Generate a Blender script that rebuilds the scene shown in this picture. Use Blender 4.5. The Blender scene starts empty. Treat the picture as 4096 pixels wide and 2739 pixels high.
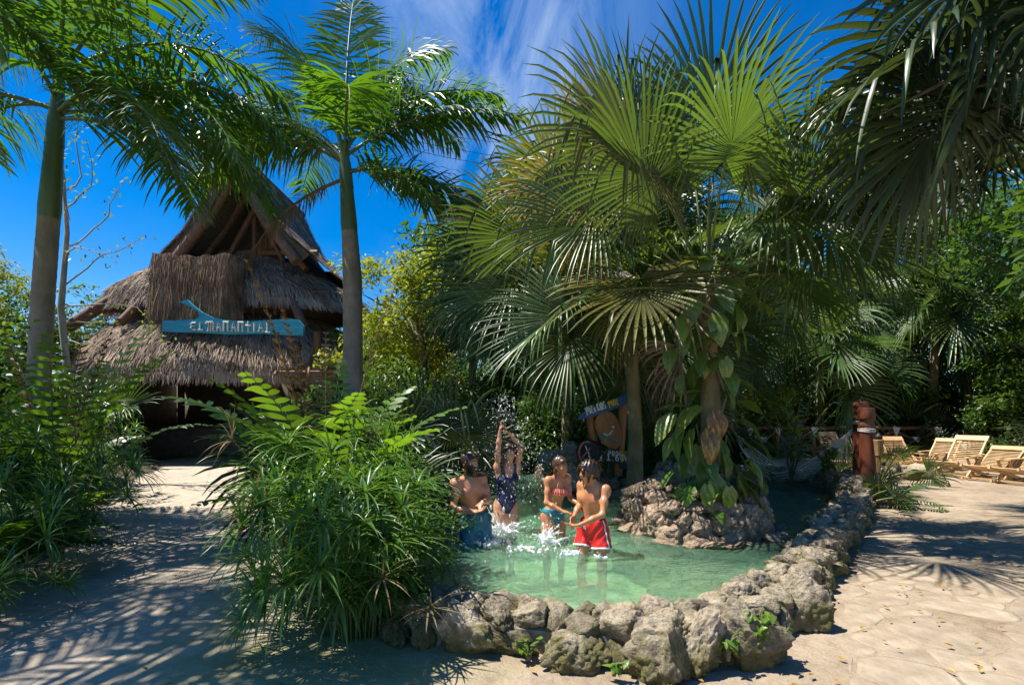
import bpy, math, random
import numpy as np
from mathutils import Vector, Matrix, noise as mnoise

R = random.Random(7)
NR = np.random.RandomState(11)
PI = math.pi
rad = math.radians
scene = bpy.context.scene
COL = scene.collection

# ------------------------------------------------------------------ camera
HC = 1.65
cam = bpy.data.cameras.new('camera')
cam.lens = 18.0
cam.sensor_width = 36.0
cam.shift_y = 0.0713
cam.clip_end = 3000
camo = bpy.data.objects.new('camera', cam)
camo.location = (0, 0, HC)
camo.rotation_euler = (rad(90), 0, 0)
COL.objects.link(camo)
scene.camera = camo

# ------------------------------------------------------------------ sun and sky
TOSUN = Vector((-0.44, 0.0, 0.89)).normalized()
sun = bpy.data.lights.new('sun', 'SUN')
sun.energy = 4.9
sun.angle = rad(0.53)
sun.color = (1.0, 0.95, 0.86)
suno = bpy.data.objects.new('sun', sun)
suno.rotation_euler = TOSUN.to_track_quat('Z', 'Y').to_euler()
suno.location = (-10, 0, 30)
COL.objects.link(suno)

world = bpy.data.worlds.new('World')
scene.world = world
world.use_nodes = True
wn, wl = world.node_tree.nodes, world.node_tree.links
wn.clear()
wout = wn.new('ShaderNodeOutputWorld')
wbg = wn.new('ShaderNodeBackground')
wbg.inputs['Strength'].default_value = 0.09
sky = wn.new('ShaderNodeTexSky')
sky.sky_type = 'NISHITA'
sky.sun_disc = False
sky.sun_elevation = math.asin(TOSUN.z)
sky.sun_rotation = math.atan2(TOSUN.x, TOSUN.y)
sky.air_density = 1.0
sky.dust_density = 0.3
sky.ozone_density = 2.5
hsv = wn.new('ShaderNodeHueSaturation')
hsv.inputs['Hue'].default_value = 0.508
hsv.inputs['Saturation'].default_value = 1.58
hsv.inputs['Value'].default_value = 1.0
wl.new(sky.outputs[0], hsv.inputs['Color'])
# thin cirrus streaks crossing the whole sky in one band
tc = wn.new('ShaderNodeTexCoord')
mp = wn.new('ShaderNodeMapping')
mp.inputs['Rotation'].default_value = (0.3, 0.75, 0.5)
mp.inputs['Scale'].default_value = (2.6, 1.9, 1.2)
nz = wn.new('ShaderNodeTexNoise')
nz.inputs['Scale'].default_value = 2.6
nz.inputs['Detail'].default_value = 8
nz.inputs['Roughness'].default_value = 0.62
nz.inputs['Distortion'].default_value = 0.5
wl.new(tc.outputs['Generated'], mp.inputs['Vector'])
wl.new(mp.outputs[0], nz.inputs['Vector'])
cr = wn.new('ShaderNodeValToRGB')
cr.color_ramp.elements[0].position = 0.42
cr.color_ramp.elements[0].color = (0, 0, 0, 1)
cr.color_ramp.elements[1].position = 0.78
cr.color_ramp.elements[1].color = (1, 1, 1, 1)
wl.new(nz.outputs[0], cr.inputs[0])
dotn = wn.new('ShaderNodeVectorMath')
dotn.operation = 'DOT_PRODUCT'
dotn.inputs[1].default_value = Vector((1.0, -0.06, 0.10)).normalized()
wl.new(tc.outputs['Generated'], dotn.inputs[0])
ab = wn.new('ShaderNodeMath'); ab.operation = 'ABSOLUTE'
wl.new(dotn.outputs['Value'], ab.inputs[0])
mr = wn.new('ShaderNodeMapRange')
mr.interpolation_type = 'SMOOTHSTEP'
mr.inputs['From Min'].default_value = 0.0
mr.inputs['From Max'].default_value = 0.30
mr.inputs['To Min'].default_value = 1.0
mr.inputs['To Max'].default_value = 0.02
wl.new(ab.outputs[0], mr.inputs['Value'])
mm = wn.new('ShaderNodeMath'); mm.operation = 'MULTIPLY'
wl.new(cr.outputs[0], mm.inputs[0]); wl.new(mr.outputs[0], mm.inputs[1])
mix = wn.new('ShaderNodeMixRGB')
mix.inputs['Color2'].default_value = (3.6, 4.6, 6.2, 1)
wl.new(mm.outputs[0], mix.inputs['Fac'])
wl.new(hsv.outputs[0], mix.inputs['Color1'])
wl.new(mix.outputs[0], wbg.inputs['Color'])
wl.new(wbg.outputs[0], wout.inputs['Surface'])

scene.view_settings.view_transform = 'Standard'
scene.view_settings.look = 'None'
scene.view_settings.gamma = 1.0
scene.view_settings.use_curve_mapping = False
scene.view_settings.exposure = 0.92
cy = scene.cycles
cy.use_denoising = True
cy.max_bounces = 7
cy.diffuse_bounces = 3
cy.glossy_bounces = 3
cy.transmission_bounces = 5
cy.transparent_max_bounces = 10
cy.sample_clamp_indirect = 4.0
cy.caustics_reflective = False
cy.caustics_refractive = True


# ------------------------------------------------------------------ materials
def _nodes(name):
    m = bpy.data.materials.new(name)
    m.use_nodes = True
    nt = m.node_tree
    b = nt.nodes['Principled BSDF']
    return m, nt, b


def ramp(nt, stops):
    r = nt.nodes.new('ShaderNodeValToRGB')
    e = r.color_ramp.elements
    while len(e) < len(stops):
        e.new(0.5)
    for el, (p, c) in zip(e, stops):
        el.position = p
        el.color = (c[0], c[1], c[2], 1)
    return r


def noise_node(nt, scale, detail=4, rough=0.55, coord='Object', stretch=None, dist=0.0):
    t = nt.nodes.new('ShaderNodeTexCoord')
    n = nt.nodes.new('ShaderNodeTexNoise')
    n.inputs['Scale'].default_value = scale
    n.inputs['Detail'].default_value = detail
    n.inputs['Roughness'].default_value = rough
    n.inputs['Distortion'].default_value = dist
    src = t.outputs[coord]
    if stretch:
        m = nt.nodes.new('ShaderNodeMapping')
        m.inputs['Scale'].default_value = stretch
        nt.links.new(src, m.inputs['Vector'])
        src = m.outputs[0]
    nt.links.new(src, n.inputs['Vector'])
    return n


def bump(nt, b, height_out, strength, dist=0.02, prev=None):
    bp = nt.nodes.new('ShaderNodeBump')
    bp.inputs['Strength'].default_value = strength
    bp.inputs['Distance'].default_value = dist
    nt.links.new(height_out, bp.inputs['Height'])
    if prev is not None:
        nt.links.new(prev.outputs[0], bp.inputs['Normal'])
    nt.links.new(bp.outputs[0], b.inputs['Normal'])
    return bp


def simple(name, stops, scale=8, rough=0.7, bump_s=0.3, bump_d=0.01, stretch=None, coord='Object', spec=0.5, detail=5, rand=0.0, metallic=0.0):
    m, nt, b = _nodes(name)
    n = noise_node(nt, scale, detail, 0.6, coord, stretch)
    r = ramp(nt, stops)
    nt.links.new(n.outputs[0], r.inputs[0])
    col = r.outputs[0]
    if rand:
        oi = nt.nodes.new('ShaderNodeObjectInfo')
        h = nt.nodes.new('ShaderNodeHueSaturation')
        mrn = nt.nodes.new('ShaderNodeMapRange')
        mrn.inputs['To Min'].default_value = 1 - rand
        mrn.inputs['To Max'].default_value = 1 + rand
        nt.links.new(oi.outputs['Random'], mrn.inputs['Value'])
        nt.links.new(mrn.outputs[0], h.inputs['Value'])
        nt.links.new(col, h.inputs['Color'])
        col = h.outputs[0]
    nt.links.new(col, b.inputs['Base Color'])
    b.inputs['Roughness'].default_value = rough
    b.inputs['Specular IOR Level'].default_value = spec
    b.inputs['Metallic'].default_value = metallic
    if bump_s:
        bump(nt, b, n.outputs[0], bump_s, bump_d)
    return m


def leaf_mat(name, c1, c2, trans, tfac=0.3, rough=0.38, scale=3.0, var=0.25, spec=0.5, streak=None):
    """waxy leaf: glossy principled over a translucent back; colour varies by leaf and over the leaf"""
    m, nt, b = _nodes(name)
    n = noise_node(nt, scale, 3, 0.6)
    r = ramp(nt, [(0.32, c1), (0.68, c2)])
    nt.links.new(n.outputs[0], r.inputs[0])
    oi = nt.nodes.new('ShaderNodeObjectInfo')
    geo = nt.nodes.new('ShaderNodeNewGeometry')
    ad = nt.nodes.new('ShaderNodeMath'); ad.operation = 'ADD'
    nt.links.new(oi.outputs['Random'], ad.inputs[0])
    nt.links.new(geo.outputs['Random Per Island'], ad.inputs[1])
    mrn = nt.nodes.new('ShaderNodeMapRange')
    mrn.inputs['From Max'].default_value = 2.0
    mrn.inputs['To Min'].default_value = 1 - var
    mrn.inputs['To Max'].default_value = 1 + var
    nt.links.new(ad.outputs[0], mrn.inputs['Value'])
    h = nt.nodes.new('ShaderNodeHueSaturation')
    nt.links.new(mrn.outputs[0], h.inputs['Value'])
    mrh = nt.nodes.new('ShaderNodeMapRange')
    mrh.inputs['To Min'].default_value = 0.475
    mrh.inputs['To Max'].default_value = 0.515
    nt.links.new(geo.outputs['Random Per Island'], mrh.inputs['Value'])
    nt.links.new(mrh.outputs[0], h.inputs['Hue'])
    nt.links.new(r.outputs[0], h.inputs['Color'])
    nt.links.new(h.outputs[0], b.inputs['Base Color'])
    b.inputs['Roughness'].default_value = rough
    b.inputs['Specular IOR Level'].default_value = spec
    tr = nt.nodes.new('ShaderNodeBsdfTranslucent')
    h2 = nt.nodes.new('ShaderNodeHueSaturation')
    h2.inputs['Color'].default_value = (*trans, 1)
    nt.links.new(mrn.outputs[0], h2.inputs['Value'])
    nt.links.new(h2.outputs[0], tr.inputs['Color'])
    mx = nt.nodes.new('ShaderNodeMixShader')
    mx.inputs[0].default_value = tfac
    nt.links.new(b.outputs[0], mx.inputs[1])
    nt.links.new(tr.outputs[0], mx.inputs[2])
    nt.links.new(mx.outputs[0], nt.nodes['Material Output'].inputs['Surface'])
    return m


M = {}
M['royal'] = leaf_mat('royal_palm_leaf', (0.028, 0.086, 0.011), (0.064, 0.142, 0.017), (0.17, 0.36, 0.012), 0.33, 0.36, 1.5, 0.35, 0.45)
M['royal_yellow'] = leaf_mat('royal_palm_leaf_yellowing', (0.07, 0.12, 0.012), (0.19, 0.17, 0.018), (0.36, 0.34, 0.02), 0.34, 0.36, 1.2, 0.3, 0.45)
M['royal_dead'] = leaf_mat('royal_palm_leaf_dying', (0.045, 0.035, 0.02), (0.12, 0.07, 0.035), (0.16, 0.09, 0.03), 0.25, 0.6, 2.0, 0.4)
M['fan'] = leaf_mat('fan_palm_leaf', (0.030, 0.072, 0.017), (0.070, 0.120, 0.030), (0.18, 0.29, 0.025), 0.28, 0.36, 2.0, 0.35, 0.5)
M['fan_yellow'] = leaf_mat('fan_palm_leaf_yellowing', (0.085, 0.095, 0.022), (0.17, 0.15, 0.04), (0.32, 0.28, 0.04), 0.28, 0.42, 2.0, 0.35, 0.5)
M['fan_dark'] = leaf_mat('fan_palm_leaf_dark', (0.018, 0.042, 0.016), (0.045, 0.075, 0.024), (0.09, 0.13, 0.025), 0.18, 0.38, 2.0, 0.4, 0.5)
M['fan_dead'] = leaf_mat('fan_palm_leaf_dead', (0.12, 0.085, 0.05), (0.20, 0.15, 0.095), (0.16, 0.11, 0.06), 0.2, 0.7, 2.0, 0.4)
M['sedge'] = leaf_mat('sedge_leaf', (0.034, 0.105, 0.014), (0.080, 0.170, 0.025), (0.17, 0.34, 0.02), 0.28, 0.36, 3.0, 0.4, 0.5)
M['sedge_dry'] = leaf_mat('sedge_leaf_dry', (0.10, 0.085, 0.03), (0.20, 0.155, 0.065), (0.2, 0.15, 0.05), 0.25, 0.6, 3.0, 0.4)
M['fern'] = leaf_mat('fern_leaf', (0.050, 0.125, 0.010), (0.11, 0.20, 0.016), (0.24, 0.42, 0.015), 0.38, 0.42, 3.0, 0.3, 0.4)
M['fern_dark'] = leaf_mat('fern_leaf_dark', (0.022, 0.065, 0.013), (0.05, 0.105, 0.018), (0.12, 0.24, 0.015), 0.3, 0.38, 3.0, 0.35, 0.45)
M['fern_brown'] = leaf_mat('fern_leaf_spore_brown', (0.06, 0.035, 0.010), (0.17, 0.10, 0.02), (0.2, 0.1, 0.02), 0.2, 0.6, 3.0, 0.3)
M['tree_dark'] = leaf_mat('tree_leaf_dark', (0.026, 0.070, 0.014), (0.058, 0.118, 0.020), (0.14, 0.27, 0.018), 0.3, 0.42, 0.8, 0.5)
M['tree_mid'] = leaf_mat('tree_leaf_mid', (0.035, 0.09, 0.014), (0.08, 0.15, 0.02), (0.19, 0.32, 0.015), 0.33, 0.42, 0.7, 0.5)
M['tree_yellow'] = leaf_mat('tree_leaf_yellow_green', (0.06, 0.125, 0.012), (0.17, 0.21, 0.016), (0.40, 0.44, 0.02), 0.36, 0.45, 0.6, 0.45)
M['broad'] = leaf_mat('broad_leaf_bright', (0.06, 0.15, 0.018), (0.14, 0.24, 0.03), (0.28, 0.46, 0.03), 0.36, 0.36, 5.0, 0.3, 0.5)
M['petiole'] = simple('green_petiole', [(0.3, (0.07, 0.11, 0.025)), (0.7, (0.13, 0.16, 0.04))], 6, 0.5, 0.1)
M['petiole_brown'] = simple('brown_petiole', [(0.3, (0.10, 0.06, 0.025)), (0.7, (0.18, 0.12, 0.05))], 6, 0.6, 0.1)
M['shaft'] = simple('crownshaft_green', [(0.3, (0.045, 0.085, 0.018)), (0.7, (0.085, 0.13, 0.03))], 2.5, 0.42, 0.15, 0.01, (3, 3, 0.4))


def pothos_mat(name, brown=0.0):
    m, nt, b = _nodes(name)
    w = noise_node(nt, 4.5, 5, 0.7, 'Object', (0.7, 2.2, 1), 1.2)
    if brown:
        r = ramp(nt, [(0.3, (0.045, 0.025, 0.018)), (0.5, (0.16, 0.08, 0.028)), (0.62, (0.42, 0.27, 0.05))])
    else:
        r = ramp(nt, [(0.3, (0.035, 0.09, 0.016)), (0.5, (0.075, 0.15, 0.025)), (0.68, (0.28, 0.31, 0.06))])
    oi = nt.nodes.new('ShaderNodeObjectInfo')
    mrn = nt.nodes.new('ShaderNodeMapRange')
    mrn.inputs['To Min'].default_value = -0.12
    mrn.inputs['To Max'].default_value = 0.12
    nt.links.new(oi.outputs['Random'], mrn.inputs['Value'])
    ad = nt.nodes.new('ShaderNodeMath'); ad.operation = 'ADD'
    nt.links.new(w.outputs[0], ad.inputs[0]); nt.links.new(mrn.outputs[0], ad.inputs[1])
    nt.links.new(ad.outputs[0], r.inputs[0])
    nt.links.new(r.outputs[0], b.inputs['Base Color'])
    b.inputs['Roughness'].default_value = 0.36
    tr = nt.nodes.new('ShaderNodeBsdfTranslucent')
    tr.inputs['Color'].default_value = (0.3, 0.34, 0.03, 1) if not brown else (0.3, 0.14, 0.03, 1)
    mx = nt.nodes.new('ShaderNodeMixShader')
    mx.inputs[0].default_value = 0.25
    nt.links.new(b.outputs[0], mx.inputs[1]); nt.links.new(tr.outputs[0], mx.inputs[2])
    nt.links.new(mx.outputs[0], nt.nodes['Material Output'].inputs['Surface'])
    return m


M['pothos'] = pothos_mat('variegated_leaf')
M['pothos_brown'] = pothos_mat('variegated_leaf_withering', 1)


def trunk_mat(name, c1, c2, ring_scale, ring_amt):
    m, nt, b = _nodes(name)
    n = noise_node(nt, 5, 6, 0.65, 'Object', (1, 1, 0.5))
    r = ramp(nt, [(0.3, c1), (0.7, c2)])
    nt.links.new(n.outputs[0], r.inputs[0])
    n2 = noise_node(nt, 1.5, 3, 0.5)
    mm_ = nt.nodes.new('ShaderNodeMixRGB'); mm_.blend_type = 'MULTIPLY'
    r2 = ramp(nt, [(0.35, (0.6, 0.62, 0.5)), (0.65, (1.1, 1.05, 1.0))])
    nt.links.new(n2.outputs[0], r2.inputs[0])
    mm_.inputs[0].default_value = 1
    nt.links.new(r.outputs[0], mm_.inputs[1]); nt.links.new(r2.outputs[0], mm_.inputs[2])
    nt.links.new(mm_.outputs[0], b.inputs['Base Color'])
    b.inputs['Roughness'].default_value = 0.85
    n3 = noise_node(nt, 30, 4, 0.6, 'Object', (1, 1, 0.25))
    bump(nt, b, n3.outputs[0], 0.5, 0.01)
    return m


M['royal_trunk'] = trunk_mat('royal_palm_bark', (0.20, 0.165, 0.125), (0.36, 0.30, 0.24), 0, 0)
M['fan_trunk'] = trunk_mat('fan_palm_bark', (0.15, 0.115, 0.06), (0.34, 0.28, 0.15), 0, 0)
M['bark'] = trunk_mat('tree_bark', (0.10, 0.08, 0.06), (0.24, 0.20, 0.16), 0, 0)
M['bark_pale'] = trunk_mat('pale_tree_bark', (0.26, 0.23, 0.20), (0.42, 0.38, 0.33), 0, 0)


def rock_mat(name, light, mid, dark, moss, moss_amt):
    m, nt, b = _nodes(name)
    n = noise_node(nt, 2.6, 8, 0.68, 'Object')
    r = ramp(nt, [(0.30, dark), (0.46, mid), (0.66, light)])
    nt.links.new(n.outputs[0], r.inputs[0])
    # pits of weathered limestone
    v = nt.nodes.new('ShaderNodeTexVoronoi')
    v.inputs['Scale'].default_value = 7
    v.inputs['Randomness'].default_value = 1
    t = nt.nodes.new('ShaderNodeTexCoord')
    nt.links.new(t.outputs['Object'], v.inputs['Vector'])
    n4 = noise_node(nt, 16, 5, 0.6, 'Object')
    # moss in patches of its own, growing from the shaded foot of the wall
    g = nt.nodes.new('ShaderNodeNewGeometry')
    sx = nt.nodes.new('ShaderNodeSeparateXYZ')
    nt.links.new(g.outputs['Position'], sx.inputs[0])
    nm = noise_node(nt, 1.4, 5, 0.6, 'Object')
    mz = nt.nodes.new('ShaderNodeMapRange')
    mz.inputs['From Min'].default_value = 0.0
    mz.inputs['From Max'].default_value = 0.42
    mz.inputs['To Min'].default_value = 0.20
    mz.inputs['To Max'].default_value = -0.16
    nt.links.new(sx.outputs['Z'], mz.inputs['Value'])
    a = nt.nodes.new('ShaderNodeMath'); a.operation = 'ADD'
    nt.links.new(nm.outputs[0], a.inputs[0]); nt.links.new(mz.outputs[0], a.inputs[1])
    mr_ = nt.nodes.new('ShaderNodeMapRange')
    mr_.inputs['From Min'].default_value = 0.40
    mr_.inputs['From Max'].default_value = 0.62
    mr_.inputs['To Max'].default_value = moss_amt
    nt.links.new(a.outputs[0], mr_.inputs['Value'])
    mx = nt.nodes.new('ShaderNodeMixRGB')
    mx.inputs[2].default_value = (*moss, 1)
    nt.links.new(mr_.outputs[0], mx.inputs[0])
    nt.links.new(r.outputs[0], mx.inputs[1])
    oi = nt.nodes.new('ShaderNodeObjectInfo')
    h = nt.nodes.new('ShaderNodeHueSaturation')
    mrn = nt.nodes.new('ShaderNodeMapRange')
    mrn.inputs['To Min'].default_value = 0.72
    mrn.inputs['To Max'].default_value = 1.18
    nt.links.new(oi.outputs['Random'], mrn.inputs['Value'])
    nt.links.new(mrn.outputs[0], h.inputs['Value'])
    nt.links.new(mx.outputs[0], h.inputs['Color'])
    nt.links.new(h.outputs[0], b.inputs['Base Color'])
    b.inputs['Roughness'].default_value = 0.9
    b.inputs['Specular IOR Level'].default_value = 0.25
    bp = bump(nt, b, v.outputs['Distance'], 0.45, 0.03)
    bp2 = bump(nt, b, n.outputs[0], 0.9, 0.05, bp)
    bump(nt, b, n4.outputs[0], 0.5, 0.012, bp2)
    return m


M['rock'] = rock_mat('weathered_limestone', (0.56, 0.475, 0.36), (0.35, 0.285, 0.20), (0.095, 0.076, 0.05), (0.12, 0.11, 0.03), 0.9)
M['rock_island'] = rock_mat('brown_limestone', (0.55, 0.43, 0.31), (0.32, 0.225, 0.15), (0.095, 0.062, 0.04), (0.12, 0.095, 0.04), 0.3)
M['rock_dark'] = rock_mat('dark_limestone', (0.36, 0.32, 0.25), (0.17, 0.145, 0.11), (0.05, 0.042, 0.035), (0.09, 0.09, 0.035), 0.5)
M['mortar'] = simple('wall_mortar', [(0.3, (0.13, 0.11, 0.075)), (0.7, (0.30, 0.26, 0.19))], 12, 0.95, 0.6, 0.02)
M['coal'] = simple('black_lava_rock', [(0.3, (0.012, 0.012, 0.013)), (0.7, (0.04, 0.04, 0.042))], 14, 0.45, 0.5, 0.02)


def ground_mat():
    m, nt, b = _nodes('sandy_limestone_ground')
    n1 = noise_node(nt, 0.6, 6, 0.6)
    n2 = noise_node(nt, 5.5, 8, 0.65)
    n3 = noise_node(nt, 60, 5, 0.7)
    r1 = ramp(nt, [(0.36, (0.265, 0.20, 0.135)), (0.5, (0.345, 0.27, 0.19)), (0.68, (0.41, 0.33, 0.24))])
    nt.links.new(n1.outputs[0], r1.inputs[0])
    r2 = ramp(nt, [(0.30, (0.70, 0.68, 0.66)), (0.5, (1.0, 1.0, 1.0)), (0.72, (1.12, 1.11, 1.09))])
    nt.links.new(n2.outputs[0], r2.inputs[0])
    mu = nt.nodes.new('ShaderNodeMixRGB'); mu.blend_type = 'MULTIPLY'; mu.inputs[0].default_value = 1
    nt.links.new(r1.outputs[0], mu.inputs[1]); nt.links.new(r2.outputs[0], mu.inputs[2])
    r3 = ramp(nt, [(0.3, (0.80, 0.79, 0.78)), (0.6, (1.05, 1.05, 1.05))])
    nt.links.new(n3.outputs[0], r3.inputs[0])
    mu2 = nt.nodes.new('ShaderNodeMixRGB'); mu2.blend_type = 'MULTIPLY'; mu2.inputs[0].default_value = 1
    nt.links.new(mu.outputs[0], mu2.inputs[1]); nt.links.new(r3.outputs[0], mu2.inputs[2])
    # the hut path is poured in a paler, greyer lime concrete than the sand to the right
    gp = nt.nodes.new('ShaderNodeNewGeometry')
    sx_ = nt.nodes.new('ShaderNodeSeparateXYZ')
    nt.links.new(gp.outputs['Position'], sx_.inputs[0])
    mp1 = nt.nodes.new('ShaderNodeMapRange')
    mp1.inputs['From Min'].default_value = -0.2; mp1.inputs['From Max'].default_value = -1.6
    mp1.inputs['To Max'].default_value = 0.75
    nt.links.new(sx_.outputs['X'], mp1.inputs['Value'])
    r4 = ramp(nt, [(0.3, (0.36, 0.305, 0.235)), (0.55, (0.49, 0.42, 0.33)), (0.72, (0.56, 0.49, 0.395))])
    nt.links.new(n2.outputs[0], r4.inputs[0])
    mx4 = nt.nodes.new('ShaderNodeMixRGB')
    nt.links.new(mp1.outputs[0], mx4.inputs[0]); nt.links.new(mu2.outputs[0], mx4.inputs[1]); nt.links.new(r4.outputs[0], mx4.inputs[2])
    mu2 = mx4
    # algae stain on the damp strip between the planter and the path
    g = nt.nodes.new('ShaderNodeNewGeometry')
    vm = nt.nodes.new('ShaderNodeVectorMath'); vm.operation = 'DISTANCE'
    vm.inputs[1].default_value = (-1.25, 3.55, 0)
    nt.links.new(g.outputs['Position'], vm.inputs[0])
    nw = noise_node(nt, 2.2, 5, 0.6)
    a = nt.nodes.new('ShaderNodeMath'); a.operation = 'MULTIPLY_ADD'
    a.inputs[1].default_value = 2.2
    nt.links.new(nw.outputs[0], a.inputs[0]); nt.links.new(vm.outputs['Value'], a.inputs[2])
    mr_ = nt.nodes.new('ShaderNodeMapRange')
    mr_.inputs['From Min'].default_value = 2.6
    mr_.inputs['From Max'].default_value = 1.5
    mr_.inputs['To Max'].default_value = 0.72
    nt.links.new(a.outputs[0], mr_.inputs['Value'])
    mx = nt.nodes.new('ShaderNodeMixRGB')
    mx.inputs[2].default_value = (0.26, 0.27, 0.10, 1)
    nt.links.new(mr_.outputs[0], mx.inputs[0]); nt.links.new(mu2.outputs[0], mx.inputs[1])
    nt.links.new(mx.outputs[0], b.inputs['Base Color'])
    b.inputs['Roughness'].default_value = 0.92
    b.inputs['Specular IOR Level'].default_value = 0.2
    bp = bump(nt, b, n2.outputs[0], 0.8, 0.06)
    bump(nt, b, n3.outputs[0], 0.5, 0.012, bp)
    return m


M['ground'] = ground_mat()
M['soil'] = simple('leaf_litter_soil', [(0.3, (0.045, 0.034, 0.02)), (0.55, (0.10, 0.078, 0.045)), (0.75, (0.19, 0.145, 0.085))], 18, 0.95, 0.8, 0.03)
M['flag'] = simple('flagstone', [(0.27, (0.17, 0.135, 0.09)), (0.40, (0.27, 0.215, 0.15)), (0.55, (0.325, 0.262, 0.188)), (0.72, (0.39, 0.325, 0.245))], 5.5, 0.9, 0.8, 0.03, None, 'Object', 0.25, 8, 0.10)


def pool_floor_mat():
    m, nt, b = _nodes('pool_floor')
    n1 = noise_node(nt, 2.3, 7, 0.68, dist=1.2)
    v = nt.nodes.new('ShaderNodeTexVoronoi')
    v.inputs['Scale'].default_value = 2.3
    t = nt.nodes.new('ShaderNodeTexCoord')
    mp_ = nt.nodes.new('ShaderNodeMapping')
    nzz = noise_node(nt, 3, 3)
    ad = nt.nodes.new('ShaderNodeMixRGB'); ad.blend_type = 'ADD'; ad.inputs[0].default_value = 0.35
    nt.links.new(t.outputs['Object'], ad.inputs[1]); nt.links.new(nzz.outputs['Color'], ad.inputs[2])
    nt.links.new(ad.outputs[0], v.inputs['Vector'])
    r = ramp(nt, [(0.34, (0.36, 0.37, 0.14)), (0.44, (0.66, 0.66, 0.36)), (0.54, (0.86, 0.85, 0.60)), (0.64, (0.95, 0.92, 0.72))])  # sediment mottling that also stands in for light rippling over the floor
    nt.links.new(n1.outputs[0], r.inputs[0])
    r2 = ramp(nt, [(0.0, (0.75, 0.78, 0.7)), (0.45, (1, 1, 1)), (0.8, (1.15, 1.12, 1.0))])
    nt.links.new(v.outputs['Distance'], r2.inputs[0])
    mu = nt.nodes.new('ShaderNodeMixRGB'); mu.blend_type = 'MULTIPLY'; mu.inputs[0].default_value = 0.8
    nt.links.new(r.outputs[0], mu.inputs[1]); nt.links.new(r2.outputs[0], mu.inputs[2])
    nt.links.new(mu.outputs[0], b.inputs['Base Color'])
    b.inputs['Roughness'].default_value = 0.9
    return m


M['pool_floor'] = pool_floor_mat()


def water_mat():
    m, nt, b = _nodes('pool_water')
    nt.nodes.remove(b)
    out = nt.nodes['Material Output']
    n1 = noise_node(nt, 5.5, 4, 0.55, 'Object', (0.7, 1.6, 1), 0.8)
    n2 = noise_node(nt, 17, 3, 0.5, 'Object', (0.7, 1.5, 1), 0.6)
    bp = nt.nodes.new('ShaderNodeBump'); bp.inputs['Strength'].default_value = 1.0; bp.inputs['Distance'].default_value = 0.11
    bp2 = nt.nodes.new('ShaderNodeBump'); bp2.inputs['Strength'].default_value = 0.8; bp2.inputs['Distance'].default_value = 0.07
    nt.links.new(n1.outputs[0], bp.inputs['Height'])
    nt.links.new(n2.outputs[0], bp2.inputs['Height'])
    nt.links.new(bp.outputs[0], bp2.inputs['Normal'])
    gl = nt.nodes.new('ShaderNodeBsdfGlossy'); gl.inputs['Roughness'].default_value = 0.03
    rf = nt.nodes.new('ShaderNodeBsdfRefraction'); rf.inputs['IOR'].default_value = 1.33; rf.inputs['Roughness'].default_value = 0.0
    tp = nt.nodes.new('ShaderNodeBsdfTransparent')
    fr = nt.nodes.new('ShaderNodeFresnel'); fr.inputs['IOR'].default_value = 1.33
    for s in (gl, rf, fr):
        nt.links.new(bp2.outputs[0], s.inputs['Normal'])
    m1 = nt.nodes.new('ShaderNodeMixShader'); m1.inputs[0].default_value = 0.45
    nt.links.new(tp.outputs[0], m1.inputs[1]); nt.links.new(rf.outputs[0], m1.inputs[2])
    # aerated, milky water where the bathers churn it, clearing away from them
    df = nt.nodes.new('ShaderNodeBsdfDiffuse'); df.inputs['Color'].default_value = (0.36, 0.76, 0.50, 1)
    g = nt.nodes.new('ShaderNodeNewGeometry')
    vm = nt.nodes.new('ShaderNodeVectorMath'); vm.operation = 'DISTANCE'; vm.inputs[1].default_value = (0.25, 5.75, 0.17)
    nt.links.new(g.outputs['Position'], vm.inputs[0])
    n5 = noise_node(nt, 2.4, 6, 0.65, 'Object', (0.8, 1.4, 1), 1.0)
    aa_ = nt.nodes.new('ShaderNodeMath'); aa_.operation = 'MULTIPLY_ADD'; aa_.inputs[1].default_value = -3.0
    nt.links.new(n5.outputs[0], aa_.inputs[0]); nt.links.new(vm.outputs['Value'], aa_.inputs[2])
    mk = nt.nodes.new('ShaderNodeMapRange')
    mk.inputs['From Min'].default_value = -1.4; mk.inputs['From Max'].default_value = 1.3
    mk.inputs['To Min'].default_value = 0.20; mk.inputs['To Max'].default_value = 0.11
    nt.links.new(aa_.outputs[0], mk.inputs['Value'])
    m0 = nt.nodes.new('ShaderNodeMixShader')
    nt.links.new(mk.outputs[0], m0.inputs[0]); nt.links.new(m1.outputs[0], m0.inputs[1]); nt.links.new(df.outputs[0], m0.inputs[2])
    nt.links.new(bp2.outputs[0], df.inputs['Normal'])
    m1 = m0
    m2 = nt.nodes.new('ShaderNodeMixShader')
    nt.links.new(fr.outputs[0], m2.inputs[0])
    nt.links.new(m1.outputs[0], m2.inputs[1]); nt.links.new(gl.outputs[0], m2.inputs[2])
    nt.links.new(m2.outputs[0], out.inputs['Surface'])
    va = nt.nodes.new('ShaderNodeVolumeAbsorption')
    va.inputs['Color'].default_value = (0.12, 0.88, 0.56, 1)
    va.inputs['Density'].default_value = 0.31
    nt.links.new(va.outputs[0], out.inputs['Volume'])
    return m


M['water'] = water_mat()
M['foam'] = simple('white_water', [(0.3, (0.75, 0.8, 0.8)), (0.7, (0.95, 0.97, 0.97))], 20, 0.25, 0.4, 0.01)


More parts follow.
